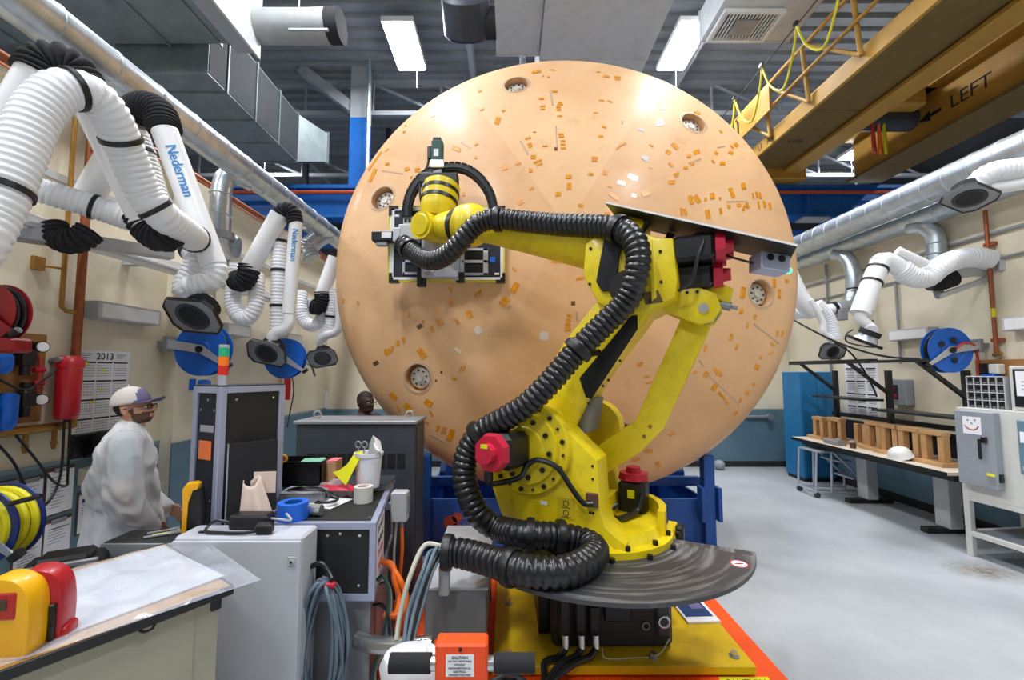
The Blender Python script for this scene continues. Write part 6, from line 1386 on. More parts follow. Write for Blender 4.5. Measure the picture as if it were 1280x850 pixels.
bm = B(); tube(bm, [q+V((.0, -.02, .1)), q+V((.02, -.05, .07)), q+V((.045, -.06, .05))], .011, 8); obj('glove_finger', bm, 'white_paint', t)
t = thing('scissors', 'scissors with round grey handles standing in the white bucket', 'scissors', p+V((-.05, 0, .2)))
for dx in (-.075, -.03):
    bm = B(); torus(bm, p+V((dx, .0, .285)), .021, .006, (.2, 1, .1), 18, 6); obj('handle_ring', bm, 'steel_grey', t)
    bm = B(); cyl(bm, p+V((dx, 0, .265)), p+V((-.05, 0, .1)), .006, seg=6); obj('blade', bm, 'chrome', t)
t = thing('yellow_cloth', 'bright yellow cloth draped over the white bucket edge', 'cloth', p+V((-.1, 0, .1)))
bm = B(); q = p+V((-.04, -.06, .235)); n = 7
cloth(bm, [q+V((.0, .02, .01)), q+V((-.04, .01, .0)), q+V((-.08, -.01, -.07)), q+V((-.13, -.02, -.11)), q+V((-.17, -.03, -.12))], [q+V((.03, -.02, .0)), q+V((.0, -.035, -.05)), q+V((-.035, -.04, -.12)), q+V((-.06, -.05, -.18)), q+V((-.075, -.05, -.2))], .004); obj('cloth_body', bm, 'cloth_yellow', t)
p = atz(454, 627, ZC_)
t = thing('tape_roll', 'white masking tape roll in front of the bucket', 'tape roll', p)
bm = B(); lathe(bm, [(.038, 0), (.06, 0), (.06, .1), (.038, .1), (.038, 0)], 28, MX.Translation(p)); obj('roll', bm, 'tape_cream', t)
bm = B(); lathe(bm, [(.034, .002), (.0385, .002), (.0385, .098), (.034, .098), (.034, .002)], 28, MX.Translation(p)); obj('core', bm, 'kraft', t)
p = atz(366, 648, ZC_)
t = thing('tape_roll', 'wide blue tape roll on the control cart front', 'tape roll', p)
bm = B(); lathe(bm, [(.05, 0), (.083, 0), (.083, .095), (.05, .095), (.05, 0)], 32, MX.Translation(p)); obj('roll', bm, 'blue_tape', t)
bm = B(); lathe(bm, [(.046, .002), (.0505, .002), (.0505, .093), (.046, .093), (.046, .002)], 32, MX.Translation(p)); obj('core', bm, 'blue_paint', t)
p = atz(392, 644, ZC_)
t = thing('metal_connector', 'shiny round metal connector right of the blue tape', 'connector', p)
bm = B(); cyl(bm, p+V((-.06, .0, .032)), p+V((.05, -.01, .032)), .032, seg=18); obj('shell', bm, 'chrome', t)
bm = B(); cyl(bm, p+V((-.075, .002, .032)), p+V((-.058, .0, .032)), .027, seg=18); obj('insert', bm, 'navy_reel', t)
p = atz(378, 640, ZC_)
bm = B(); box(bm, atz(405, 628, ZC_)+V((0, 0, .003)), (.28, .22, .003), 0, rz=-.3); solo('paper_sheet', bm, 'paper', 'white paper sheet lying on the control cart', 'paper')
p = atz(372, 632, ZC_)+V((0, .12, 0))
t = thing('instrument_box', 'low grey instrument behind the blue tape roll', 'instrument', p)
bm = B(); box(bm, p+V((0, 0, .035)), (.28, .16, .07), .006); obj('case', bm, 'steel_grey', t)
bm = B(); box(bm, p+V((.142, -.02, .04)), (.006, .04, .04)); obj('socket', bm, 'black_plastic', t)
bm = B(); box(bm, p+V((-.03, 0, .073)), (.2, .1, .006)); obj('top_plate', bm, 'panel_grey', t)
for k in range(3):
    bm = B(); s = p+V((.1, -.1, .02)); tube(bm, [s+V((-.2, .05, .06)), s+V((-.08, -.02, .075+.01*k)), s+V((.03, .02*k, .07)), s+V((.1, .04-.03*k, .035)), s+V((.15, -.03+.02*k, .012)), s+V((.09, -.07, .012)), s+V((.03, -.03-.02*k, .012))], .006, 7)
    solo('black_lead', bm, 'black_rubber', 'thin black lead tangled on the cart, %s of three' % ('first', 'second', 'third')[k], 'cable', 'tangled leads')
# black bin and things beside it
p = cpt(.52, .72, ZB); p = at(380, 606, 3.16); p.z = ZB
t = thing('black_bin', 'black open storage bin on the control cart', 'bin', p)
bm = B(); w, d, h = .33, .22, .17
for a, b in (((-w/2, -d/2, 0), (w/2, -d/2+.008, h)), ((-w/2, d/2-.008, 0), (w/2, d/2, h)), ((-w/2, -d/2, 0), (-w/2+.008, d/2, h)), ((w/2-.008, -d/2, 0), (w/2, d/2, h)), ((-w/2, -d/2, 0), (w/2, d/2, .008))): box2(bm, p+V(a), p+V(b))
obj('walls', bm, 'black_plastic', t)
bm = B(); box2(bm, p+V((-w/2-.006, -d/2-.006, h-.02)), p+V((w/2+.006, -d/2+.002, h))); obj('front_rim', bm, 'black_plastic', t)
bm = B(); box(bm, p+V((.06, .0, .15)), (.16, .14, .03), .01, rz=.2); solo('green_cloth', bm, 'rag_green', 'folded green cloth in the black bin', 'cloth')
q = at(415, 600, 3.2); q.z = ZB
t = thing('wood_block', 'wooden block with pink top beside the black bin', 'block', q)
bm = B(); box(bm, q+V((0, 0, .075)), (.1, .12, .15), .004); obj('block', bm, 'wood', t)
bm = B(); box(bm, q+V((0, 0, .155)), (.1, .12, .01), .003); obj('pink_top', bm, 'rag_pink', t)
q = p+V((-.09, -.02, .17))
t = thing('yellow_clip', 'small yellow and red clip on the black bin rim', 'clip', q)
bm = B(); torus(bm, q+V((0, -.1, .025)), .02, .009, (0, 1, 0), 16, 8); obj('ring', bm, 'dispenser_yellow', t)
bm = B(); ball(bm, q+V((0, -.105, .022)), (.012, .006, .012), 10); obj('core', bm, 'motor_red', t)
q = atz(420, 612, ZB)
t = thing('red_rag', 'crumpled red shop rag in front of the black bin', 'rag', q)
rnd = random.Random(11); bm = B()
quadgrid(bm, lambda u, v: q+V((-.16+.34*u, -.05+.11*v, .006+.028*abs(math.sin(7*u+5*v))*(1-abs(2*u-1)**3)*(1-abs(2*v-1)**3))), 16, 8); obj('rag_body', bm, 'motor_red', t)
t = thing('clear_bag', 'crumpled clear plastic bag beside the white bucket', 'bag', atz(420, 620, ZC_))
q = atz(415, 622, ZC_)+V((0, .05, 0)); bm = B()
quadgrid(bm, lambda u, v: q+V((-.13+.26*u+.03*math.sin(9*v), -.05+.12*v, .006+(.11+.03*math.sin(8*u+3*v))*math.sin(math.pi*u)*math.sin(math.pi*v)+.012*math.sin(23*u+17*v))), 24, 14); obj('bag_film', bm, 'clear_bag', t)
q = atz(345, 622, ZC_)+V((0, .12, 0))
t = thing('green_cloth', 'small pale green folded cloth left of the instrument', 'cloth', q)
bm = B(); lathe(bm, [(.05, 0), (.045, .04), (.02, .09), (0, .1)], 7, MX.Translation(q)); obj('cloth_cone', bm, 'rag_green', t)
# leaning dark board and kraft paper
q = at(315, 640, 2.62)
t = thing('leaning_board', 'dark board with grey edge leaning against the tower', 'board', (q.x, q.y, 1.0))
bf = frame(at(316, 600, 2.66), (.75, .62, .0), y=(-.02, .05, 1)); bm = B(); box(bm, (0, 0, 0), (.26, .46, .012), .002, m=bf); obj('board_face', bm, 'black_fabric', t)
bm = B(); box(bm, (-.133, 0, 0), (.008, .46, .016), .002, m=bf); obj('board_edge', bm, 'alu', t)
q = atz(322, 644, ZC_)
t = thing('kraft_paper', 'crumpled pinkish kraft paper cone on the enclosure', 'paper', q)
q = at(320, 642, 2.5); q.z = 1.0
bm = B()
def cone(u, v):
    a = -2.6+4.6*u; r = (.075+.012*math.sin(5*a))*(1-.62*v)+.012
    return q+V((r*math.cos(a)*1.1-.035*v, r*math.sin(a)*.6, .23*v*(1+.12*math.sin(a*1.5+.5))))
quadgrid(bm, cone, 22, 10); o = obj('paper_fold', bm, 'kraft', t); md = o.modifiers.new('thick', 'SOLIDIFY'); md.thickness = .003
bm = B(); box(bm, q+V((.015, .05, .21)), (.12, .004, .12), 0, rz=.15); obj('paper_flap', bm, 'kraft', t)

# ================================================================ orange caution handle and white tub, bottom centre
YH = 1.72
hx = lambda px: (px-VPX)*YH/FPX
hz = at(580, 831, YH).z
t = thing('push_handle', 'orange caution box with black foam grips, bottom centre', 'handle', (hx(580), YH, 0))
bm = B(); box2(bm, (hx(549), YH-.02, hz-.07), (hx(611), YH+.06, hz+.085), .008); ob = obj('orange_box', bm, 'orange_paint', t)
bm = B(); box2(bm, (hx(562), YH-.0225, hz-.028), (hx(595), YH-.0205, hz+.05)); lb = obj('caution_label', bm, 'paper', ob)
for i, s in enumerate(('CAUTION', 'DO NOT MOVE TABLE', 'WITHOUT', 'DISCONNECTING ALL', 'ELECTRICAL', 'CONNECTIONS FIRST')):
    text(s, None, .0135 if i == 0 else .0085, 'ink', lb, frame((hx(578.5), YH-.023, hz+.039-.0123*i), (1, 0, 0), y=(0, 0, 1)), bold=i == 0)
for z in (hz+.068, hz-.052):
    bm = B(); cyl(bm, (hx(579), YH-.021, z), (hx(579), YH-.026, z), .007, seg=8); obj('screw', bm, 'black_plastic', ob)
for a, b, c in ((494, 543, 549), (667, 618, 611)):
    bm = B(); cyl(bm, (hx(a), YH+.01, hz), (hx(b), YH+.01, hz), .034, seg=20); obj('foam_grip', bm, 'black_fabric', t)
    bm = B(); cyl(bm, (hx(b), YH+.01, hz), (hx(c), YH+.01, hz), .026, seg=20); obj('collar', bm, 'chrome', t)
bm = B(); box2(bm, (hx(566), YH, 0), (hx(594), YH+.05, hz-.07), .004); obj('post', bm, 'dark_steel', t)
bm = B(); box2(bm, (hx(540), YH-.1, 0), (hx(620), YH+.2, .03), .006); obj('foot', bm, 'dark_steel', t)
pt = at(515, 836, 1.98)
t = thing('white_tub', 'white plastic tub with lid behind the orange caution box', 'tub', (pt.x, pt.y, .46))
bm = B(); lathe(bm, [(0, -.12), (.09, -.12), (.13, -.05), (.14, .02), (.12, .06), (.07, .075), (0, .078)], 28, MX.Translation(pt) @ MX.Diagonal((1.0, .8, 1, 1))); obj('tub_body', bm, 'jug_white', t)
bm = B(); box(bm, pt+V((.03, -.02, .085)), (.08, .04, .02), .008); obj('lid_handle', bm, 'jug_white', t)
bm = B(); box2(bm, (pt.x-.12, pt.y-.1, 0), (pt.x+.12, pt.y+.1, pt.z-.12), .01); solo('tub_stool', bm, 'black_panel', 'black stool carrying the white tub', 'stool')
for k in range(3):
    bm = B(); tube(bm, [at(612, 848, 2.2)+V((.02*k, .0, -.02)), at(640, 843, 2.25)+V((0, 0, -.03*k)), at(668, 848, 2.3)+V((0, .02*k, -.05)), at(690, 856, 2.3)+V((0, .02*k, -.07))], .012, 8)
    solo('floor_cable', bm, 'black_rubber', 'black cable beside the orange box, %s' % ('topmost', 'middle', 'lowest')[k], 'cable', 'cables by the orange box')
# ================================================================ right side: extraction arms
t = thing('duct_elbow', 'silver drop elbow feeding the big right extraction arm', 'duct', at(1170, 330, 5.5))
bm = B(); tube(bm, [at(1140, 286, 5.6), at(1155, 283, 5.45), at(1167, 292, 5.4), at(1171, 308, 5.38), at(1171, 332, 5.38)], .1, 20); obj('drop_pipe', bm, 'galvanized', t)
for q in (at(1171, 305, 5.38), at(1171, 318, 5.38)):
    bm = B(); lathe(bm, [(.098, -.012), (.11, 0), (.098, .012)], 24, MX.Translation(q)); obj('joint_ring', bm, 'galvanized', t)
t = thing('duct_elbow', 'silver drop elbow with damper beside the shield edge, right wall', 'duct', at(1065, 370, 6.6))
bm = B(); tube(bm, [at(1044, 318, 6.9), at(1056, 320, 6.75), at(1064, 332, 6.65), at(1067, 350, 6.6), at(1066, 368, 6.6), at(1060, 381, 6.6), at(1046, 385, 6.6)], .105, 20); obj('drop_pipe', bm, 'galvanized', t)
bm = B(); tube(bm, [at(1047, 385, 6.6), at(1030, 388, 6.6), at(1010, 391, 6.6), at(985, 393, 6.6)], .085, 18); obj('branch_hose', bm, 'hose_white', t)
bm = B(); cyl(bm, at(1044, 385, 6.6), at(1040, 386, 6.6), .1, seg=20); obj('clamp_band', bm, 'black_plastic', t)
bm = B(); box(bm, at(1051, 394, 6.55), (.14, .12, .16), .01); obj('damper_box', bm, 'steel_grey', t)
bm = B(); tube(bm, [at(1058, 361, 6.5), at(1072, 360, 6.45), at(1080, 368, 6.4), at(1078, 382, 6.4), at(1066, 391, 6.4)], .012, 8); obj('cable', bm, 'black_rubber', t)
# big arm
t = thing('extraction_arm', 'big white extraction arm bent over the right workbench', 'extraction arm', at(1210, 350, 5.0), group=GA)
def beam(nm, p, q, w, h, m):
    f = frame(p, q-p, z=(0, 0, 1)); L_ = (q-p).length; bm = B(); box(bm, (L_/2, 0, 0), (L_, w, h), .006, m=f); return obj(nm, bm, m, t)
beam('bracket_beam', at(1190, 341, 5.0), at(1246, 334, 4.95), .1, .15, 'light_grey'); beam('bracket_brace', at(1172, 371, 5.05), at(1247, 344, 4.95), .06, .06, 'light_grey')
beam('bracket_foot', at(1168, 352, 5.1), at(1176, 372, 5.05), .1, .06, 'steel_grey'); beam('wall_arm', at(1245, 335, 4.95), V((WR, 4.75, at(1245, 335, 4.95).z)), .1, .14, 'light_grey')
bellow([at(1163, 352, 5.05), at(1175, 352, 5.03), at(1190, 347, 5.02)], .1, t)
H = [at(1236, 325, 4.88), at(1222, 322, 4.88), at(1205, 323, 4.9), at(1188, 327, 4.9), at(1172, 336, 4.9), at(1158, 347, 4.92), at(1140, 346, 4.92), at(1125, 336, 4.92)]; rhose(H, .112, t)
smooth_tube([at(1130, 339, 4.92), at(1118, 331, 4.92), at(1105, 325, 4.92), at(1097, 330, 4.92)], .098, t, 'elbow_tube'); 
TT = [at(1101, 327, 4.92), at(1090, 352, 4.9), at(1075, 392, 4.88)]; smooth_tube(TT, .1, t)
for f in (.15, .42): strap(TT, f, .102, t)
smooth_tube([at(1158, 330, 4.85), at(1122, 313, 4.88)], .045, t, 'side_tube')
smooth_tube([at(1098, 350, 4.95), at(1086, 388, 4.93)], .05, t, 'side_tube')
hc = at(1080, 428, 4.85); top = hood(hc, (.9, -.1, -.38), (-.42, .35, -.85), .3, .26, t)
smooth_tube([at(1076, 390, 4.88), at(1077, 400, 4.87), at(1086, 408, 4.86), top], .06, t, 'end_elbow')
bm = B(); tube(bm, [at(1091, 400, 4.85), at(1094, 415, 4.82), at(1096, 430, 4.8), at(1090, 434, 4.8), at(1060, 428, 4.8), at(1058, 418, 4.8), at(1066, 412, 4.82)], .008, 6); obj('sensor_wire', bm, 'black_rubber', t)
# far right arm by the shield
t = thing('extraction_arm', 'white extraction arm hanging just right of the shield edge', 'extraction arm', at(1041, 440, 6.3), group=GA)
smooth_tube([at(975, 318, 6.35), at(1000, 372, 6.3), at(1018, 392, 6.3)], .12, t); smooth_tube([at(1012, 375, 6.2), at(1027, 400, 6.2), at(1030, 416, 6.2), at(1040, 424, 6.2)], .045, t, 'side_tube')
H = [at(1020, 380, 6.3), at(1034, 396, 6.3), at(1040, 412, 6.3), at(1043, 424, 6.3)]; rhose(H, .09, t)
hc = at(1041, 440, 6.2); top = hood(hc, (1, .05, .0), (-.05, -.9, -.42), .36, .22, t); 
bm = B(); box(bm, at(975, 312, 6.4), (.2, .2, .2), .02); obj('shoulder_block', bm, 'arm_white', t)
# arm parked on top, upper right corner
t = thing('extraction_arm', 'white extraction arm parked above the ducts, upper right corner', 'extraction arm', at(1240, 225, 4.1), group=GA)
H = [at(1300, 208, 3.9), at(1270, 212, 3.95), at(1245, 215, 4.0), at(1230, 222, 4.05), at(1222, 232, 4.1)]; rhose(H, .1, t)
bm = B(); lathe(bm, [(.1, -.03), (.11, 0), (.1, .03)], 22, frame(at(1224, 230, 4.1), (1, 0, 0), z=(.3, 0, 1))); obj('black_band', bm, 'black_plastic', t)
hc = at(1212, 248, 4.1); hood(hc, (.9, .1, -.3), (-.3, -.3, -.9), .36, .3, t)
smooth_tube([at(1300, 226, 3.9), at(1235, 236, 4.05)], .06, t, 'side_tube')
# black cable slung across
bm = B(); tube(bm, [at(985, 396, 6.6), at(1010, 410, 6.2), at(1040, 425, 5.9), at(1075, 438, 5.6), at(1110, 446, 5.4), at(1150, 449, 5.2)], .014, 8); solo('slung_cable', bm, 'black_rubber', 'black cable slung from the shield edge to the workbench rail', 'cable')
bm = B(); tube(bm, [at(1043, 428, 6.0), at(1062, 440, 6.0), at(1075, 456, 6.0), at(1084, 470, 6.0), at(1092, 486, 6.0), at(1096, 496, 6.0)], .012, 8); solo('slung_cable', bm, 'black_rubber', 'black cable dropping from the far hood behind the rail', 'cable')
# conduits on the right wall
for z, lb, r in ((3.42, 'upper', .02), (3.12, 'lower', .016)):
    bm = B(); cyl(bm, (WR-.03, 1.5, z), (WR-.03, 8.4, z), r, seg=8); solo('wall_conduit', bm, 'steel_grey', '%s thin grey conduit running along the right wall' % lb, 'pipe', 'right wall conduits')
bm = B(); cyl(bm, (WR-.04, 7.4, 1.0), (WR-.04, 7.4, 3.7), .02, seg=8); solo('wall_conduit', bm, 'steel_grey', 'vertical thin conduit on the right wall above the calendar', 'pipe')
bm = B(); cyl(bm, (WR-.04, 6.08, 1.95), (WR-.04, 6.08, 3.1), .018, seg=8); solo('wall_conduit', bm, 'steel_grey', 'vertical conduit rising from the grey switch box', 'pipe')
t = thing('brown_pipe', 'brown vertical pipe with valve on the right wall', 'pipe', (WR-.06, 4.86, 2.2))
xw2 = WR-.06; ya, yb = 4.86, 4.86
bm = B(); cyl(bm, (xw2, ya, 2.02), (xw2, ya, 3.7), .02, seg=10); obj('pipe_run', bm, 'copper', t)
for z in (2.2, 3.3):
    bm = B(); box2(bm, (xw2, ya-.05, z-.02), (WR, ya+.05, z+.02)); obj('pipe_clip', bm, 'copper', t)
bm = B(); cyl(bm, (xw2, ya, 2.46), (xw2, ya, 2.56), .022, seg=10); obj('yellow_band', bm, 'hose_yellow', t)
bm = B(); cyl(bm, (xw2, ya+.03, 2.03), (xw2, ya-.05, 2.05), .022, seg=10); obj('valve', bm, 'brass', t)
# blue reel on the right wall
c = at(1183, 438, 5.02); t, f = reel('hose_reel', 'blue hose reel on the right wall above the workbench', c, .26, 'reel_blue', -1)
for k in range(5):
    a = k*2*math.pi/5; bm = B(); lathe(bm, [(0, .053), (.036, .053), (.036, .05)], 14, f @ MX.Translation((.12*math.cos(a), .12*math.sin(a), 0))); obj('spoke_hole', bm, 'navy_panel', t)
bm = B(); tube(bm, [f @ V((.03, .02, .08)), f @ V((.12, .08, .09)), f @ V((.26, .06, .06)), f @ V((.33, -.05, .02)), f @ V((.36, -.25, .0)), f @ V((.36, -.38, 0))], .014, 8); obj('red_hose', bm, 'hose_red', t)
# plywood board with small regulator
t = thing('regulator_board', 'plywood board with blue regulator on the right wall', 'board', (WR, 4.9, 1.7))
bm = B(); box2(bm, (WR-.03, 4.62, 1.62), (WR, 5.12, 1.98)); obj('board', bm, 'plywood', t)
bm = B(); box2(bm, (WR-.14, 4.84, 1.72), (WR-.03, 4.98, 1.82), .012); obj('regulator', bm, 'filter_blue', t)
bm = B(); box2(bm, (WR-.13, 4.80, 1.82), (WR-.04, 4.9, 1.93), .01); obj('gauge_block', bm, 'white_paint', t)
bm = B(); box2(bm, (WR-.13, 4.9, 1.82), (WR-.04, 5.0, 1.94), .01); obj('filter_block', bm, 'black_plastic', t)
# wall calendar right, switch box
t = thing('wall_calendar', 'white year calendar on the right wall behind the workbench', 'calendar', (WR, 6.8, 1.4))
y0, y1, z0, z1 = 6.5, 7.15, 1.15, 2.0
bm = B(); box2(bm, (WR-.006, y0, z0), (WR, y1, z1)); obj('sheet', bm, 'paper', t)
for r in range(4):
    for k in range(3):
        ya = y0+.05+k*.2; zz = z1-.1-.2*r
        bm = B(); box2(bm, (WR-.009, ya, zz-.02), (WR-.006, ya+.17, zz)); mo = obj('month_bar', bm, 'ink', t)
        bm = B()
        for w in range(5): box2(bm, (WR-.0075, ya+.01, zz-.05-.025*w), (WR-.006, ya+.15, zz-.042-.025*w))
        g = obj('day_rows', bm, 'ink_grey', mo); g['kind'] = 'stuff'
t = thing('switch_box', 'grey disconnect switch box with red handle on the right wall', 'box', (WR, 6.1, 1.5))
bm = B(); box2(bm, (WR-.13, 5.94, 1.38), (WR, 6.24, 1.74), .01); obj('case', bm, 'panel_grey', t)
bm = B(); box2(bm, (WR-.137, 6.05, 1.46), (WR-.13, 6.2, 1.66)); pl = obj('dark_plate', bm, 'black_panel', t)
bm = B(); cyl(bm, (WR-.13, 6.09, 1.5), (WR-.17, 6.09, 1.5), .03, seg=14); obj('red_handle', bm, 'motor_red', t)
bm = B(); box2(bm, (WR-.16, 6.1, 1.56), (WR-.13, 6.16, 1.62), .005); obj('red_lever', bm, 'motor_red', t)

# ================================================================ blue cabinet, workbench
t = thing('blue_locker', 'tall blue steel cabinet in the back right corner', 'cabinet', (5.2, 7.6, 0))
bm = B(); box2(bm, (4.95, 7.38, .06), (5.5, 7.86, 1.84), .01); bd = obj('body', bm, 'cabinet_blue', t)
for x0, x1 in ((4.965, 5.22), (5.23, 5.485)):
    bm = B(); box2(bm, (x0, 7.365, .1), (x1, 7.38, 1.80), .004); d_ = obj('door', bm, 'cabinet_blue', t)
    bm = B(); box2(bm, (x1-.05 if x0 < 5 else x0+.02, 7.345, .95), (x1-.02 if x0 < 5 else x0+.05, 7.365, 1.1), .004); obj('handle', bm, 'cabinet_blue', d_)
bm = B(); box2(bm, (4.97, 7.4, 0), (5.48, 7.84, .06)); obj('plinth', bm, 'black_panel', t)
TX0, TX1, TY0, TY1, TZ = 4.6, 5.4, 4.62, 7.12, .79
t = thing('workbench', 'long workbench with black frame and pale top, right wall', 'workbench', (5.0, 5.9, 0))
bm = B(); box2(bm, (TX0, TY0, TZ-.035), (TX1, TY1, TZ)); obj('bench_top', bm, 'benchtop', t)
bm = B(); box2(bm, (TX0-.012, TY0, TZ-.045), (TX0, TY1, TZ-.002)); obj('edge_band', bm, 'black_plastic', t)
bm = B(); box2(bm, (TX0, TY1, TZ-.045), (TX1, TY1+.012, TZ-.002)); obj('edge_band', bm, 'black_plastic', t)
bm = B(); box2(bm, (TX0+.12, TY0+.05, TZ-.11), (TX1-.05, TY1-.05, TZ-.036)); obj('under_frame', bm, 'black_panel', t)
for y in (5.12, 6.25):
    bm = B(); box2(bm, (5.0, y-.09, .06), (5.16, y+.09, TZ-.11), .008); obj('pedestal', bm, 'light_grey', t)
    bm = B(); box2(bm, (4.78, y-.05, 0), (5.4, y+.05, .06), .006); obj('foot', bm, 'black_panel', t)
for y in (7.0, 6.02, 5.0):
    bm = B(); box2(bm, (5.24, y-.03, TZ), (5.30, y+.03, 1.86)); obj('upright', bm, 'black_panel', t)
    bm = B(); f = frame((5.25, y, 1.55), V((4.72-5.25, 0, .42)), z=(0, 1, 0)); box(bm, ((.53**2+.42**2)**.5/2, 0, 0), ((.53**2+.42**2)**.5, .035, .05), 0, m=f); obj('strut', bm, 'black_panel', t)
for y0, y1 in ((5.6, 7.2), (4.9, 5.58)):
    bm = B(); box2(bm, (4.66, y0, 1.955), (4.78, y1, 2.01 if y0 > 5.5 else 1.99)); obj('top_rail', bm, 'black_panel', t)
sh = []
for y0, y1, z in ((6.08, 7.1, 1.46), (4.7, 5.95, 1.34)):
    bm = B(); box2(bm, (4.95, y0, z-.03), (5.24, y1, z)); obj('shelf', bm, 'black_panel', t)
bm = B(); box2(bm, (5.26, 4.7, 1.14), (5.30, 7.1, 1.2)); obj('back_rail', bm, 'black_panel', t)
bm = B(); box2(bm, (5.28, 4.7, .82), (5.31, 7.1, 1.1)); obj('back_panel', bm, 'navy_panel', t)
# wooden stands on the bench
names = ('farthest, by the blue cabinet', 'second from the blue cabinet', 'third from the blue cabinet', 'in the middle of the row', 'third from the white machine', 'second from the white machine', 'nearest, by the white machine')
for k, (y, w, h, dx) in enumerate(((6.92, .22, .34, 0), (6.6, .26, .36, .02), (6.22, .22, .36, .1), (5.92, .24, .38, .03), (5.62, .24, .38, -.02), (5.34, .26, .38, -.03), (5.02, .27, .38, -.05))):
    x = 4.92+dx
    t = thing('wooden_stand', 'wooden two-post stand on the workbench, %s' % names[k], 'stand', (x, y, TZ), group='wooden stands')
    bm = B(); box2(bm, (x-.1, y-w/2-.05, TZ), (x+.12, y+w/2+.05, TZ+.045), .004); obj('base_board', bm, 'wood', t)
    for s in (-1, 1):
        bm = B(); yy = y+s*(w/2-.035); box2(bm, (x-.03, yy-.035, TZ+.045), (x+.05, yy+.035, TZ+h-.05), .004); obj('post', bm, 'wood', t)
    if k not in (2,):
        bm = B(); box2(bm, (x-.045, y-w/2, TZ+h-.05), (x+.06, y+w/2, TZ+h), .004); obj('top_beam', bm, 'wood', t)
p = V((4.73, 5.3, TZ))
t = thing('white_helmet', 'white bowl-shaped shell lying on the workbench front edge', 'helmet', p)
bm = B(); lathe(bm, [(0, .12), (.05, .115), (.09, .095), (.115, .05), (.12, .01), (.128, .0), (.12, -.004), (.11, .008), (.1, .05), (0, .1)], 24, frame(p+V((0, 0, .03)), (0, 1, 0), z=(-.3, -.25, .9))); obj('shell', bm, 'white_paint', t)
bm = B(); box(bm, p+V((-.02, .1, .02)), (.1, .08, .03), .012, rz=.4); obj('brim', bm, 'white_paint', t)
p = V((4.72, 6.35, TZ)); t = thing('steel_block', 'small grey metal block on the workbench edge', 'block', p)
bm = B(); box(bm, p+V((0, 0, .03)), (.12, .3, .06), .005); obj('block', bm, 'steel_grey', t)
bm = B(); box(bm, p+V((.01, -.06, .075)), (.05, .06, .03), .004); obj('clamp', bm, 'alu', t)
p = V((4.75, 6.05, TZ)); t = thing('small_jar', 'small brown jar with pale lid on the workbench', 'jar', p)
bm = B(); cyl(bm, p, p+V((0, 0, .08)), .035, seg=14); obj('jar_body', bm, 'clipboard_brown', t)
bm = B(); cyl(bm, p+V((0, 0, .08)), p+V((0, 0, .1)), .037, seg=14); obj('lid', bm, 'light_grey', t)
# rolling step ladder
t = thing('step_ladder', 'small silver rolling step ladder under the workbench end', 'ladder', (4.8, 6.65, 0))
L0, L1, yA, yB = 4.50, 5.22, 6.48, 6.86
for y in (yA, yB):
    for nm, P in (('rear_post', [(L0, y, .06), (L0+.04, y, .66)]), ('top_bar', [(L0+.04, y, .66), (L0+.28, y, .66)]), ('slope_rail', [(L0+.28, y, .66), (L1, y, .24)]), ('front_post', [(L1, y, .24), (L1, y, .03)]), ('base_rail', [(L0, y, .08), (L1, y, .06)]), ('mid_post', [(L0+.24, y, .07), (L0+.26, y, .66)])):
        bm = B(); cyl(bm, P[0], P[1], .016, seg=10); obj(nm, bm, 'alu', t)
    bm = B(); cyl(bm, (L0+.02, y-.02, .04), (L0+.02, y+.02, .04), .04, seg=16); obj('wheel', bm, 'dark_steel', t)
for x, z in ((L0+.14, .665), (L0+.46, .52), (L0+.66, .27)):
    bm = B(); box2(bm, (x-.1, yA, z-.015), (x+.1, yB, z+.01), .004); obj('tread', bm, 'alu', t)
bm = B(); cyl(bm, (L0, yA, .09), (L0, yB, .09), .014, seg=8); obj('cross_bar', bm, 'alu', t)

# ================================================================ white test machine
MC = V((4.64, 4.52, 0)); md_ = V((.10, -.995, 0)).normalized(); MF = frame(MC, md_, z=(0, 0, 1))     # x toward the camera, y toward the wall
t = thing('test_machine', 'cream machine on an open frame with grey door, right edge', 'machine', mx=MF)
if MF.to_3x3().col[1].x < 0: sg = -1
else: sg = 1
def mbx(nm, x0, x1, y0, y1, z0, z1, m, par=None, bev=.004):
    bm = B(); box2(bm, (x0, sg*y0, z0), (x1, sg*y1, z1), bev); return obj(nm, bm, m, par or t, local=True)
ML, MD = 1.5, .70
mbx('upper_body', 0, ML, 0, MD, .60, 1.48, 'machine_cream')
for x in (0, ML-.055):
    for y in (0, MD-.055): mbx('leg', x, x+.055, y, y+.055, 0, .60, 'machine_cream')
for y in (0, MD-.045): mbx('lower_rail', .055, ML-.055, y, y+.045, .20, .25, 'machine_cream'); mbx('upper_rail', .055, ML-.055, y, y+.045, .55, .60, 'machine_cream')
for x in (0, ML-.045): mbx('side_rail', x, x+.045, .055, MD-.055, .20, .25, 'machine_cream')
mbx('lower_shelf', .04, ML-.04, .04, MD-.04, .225, .24, 'panel_grey')
dr = mbx('grey_door', .035, .365, -.075, 0, .73, 1.455, 'panel_grey', bev=.006)
ps = mbx('smile_poster', .11, .265, -.078, -.0755, 1.23, 1.40, 'paper', dr, 0)
def on_door(x, z): return V((x, sg*-.0785, z))
for k in range(11):
    a = math.radians(200+k*14); bm = B(); q = on_door(.1875+.058*math.cos(a), 1.325+.052*math.sin(a)); cyl(bm, q, q+V((0, -sg*.002, 0)), .0065, seg=8); obj('smile_dot', bm, 'ink_red', ps, local=True)
for dx, dz in ((-.03, .035), (.03, .04), (0, .005)):
    bm = B(); q = on_door(.1875+dx, 1.33+dz); cyl(bm, q, q+V((0, -sg*.002, 0)), .008, seg=8); obj('smile_dot', bm, 'ink_grey', ps, local=True)
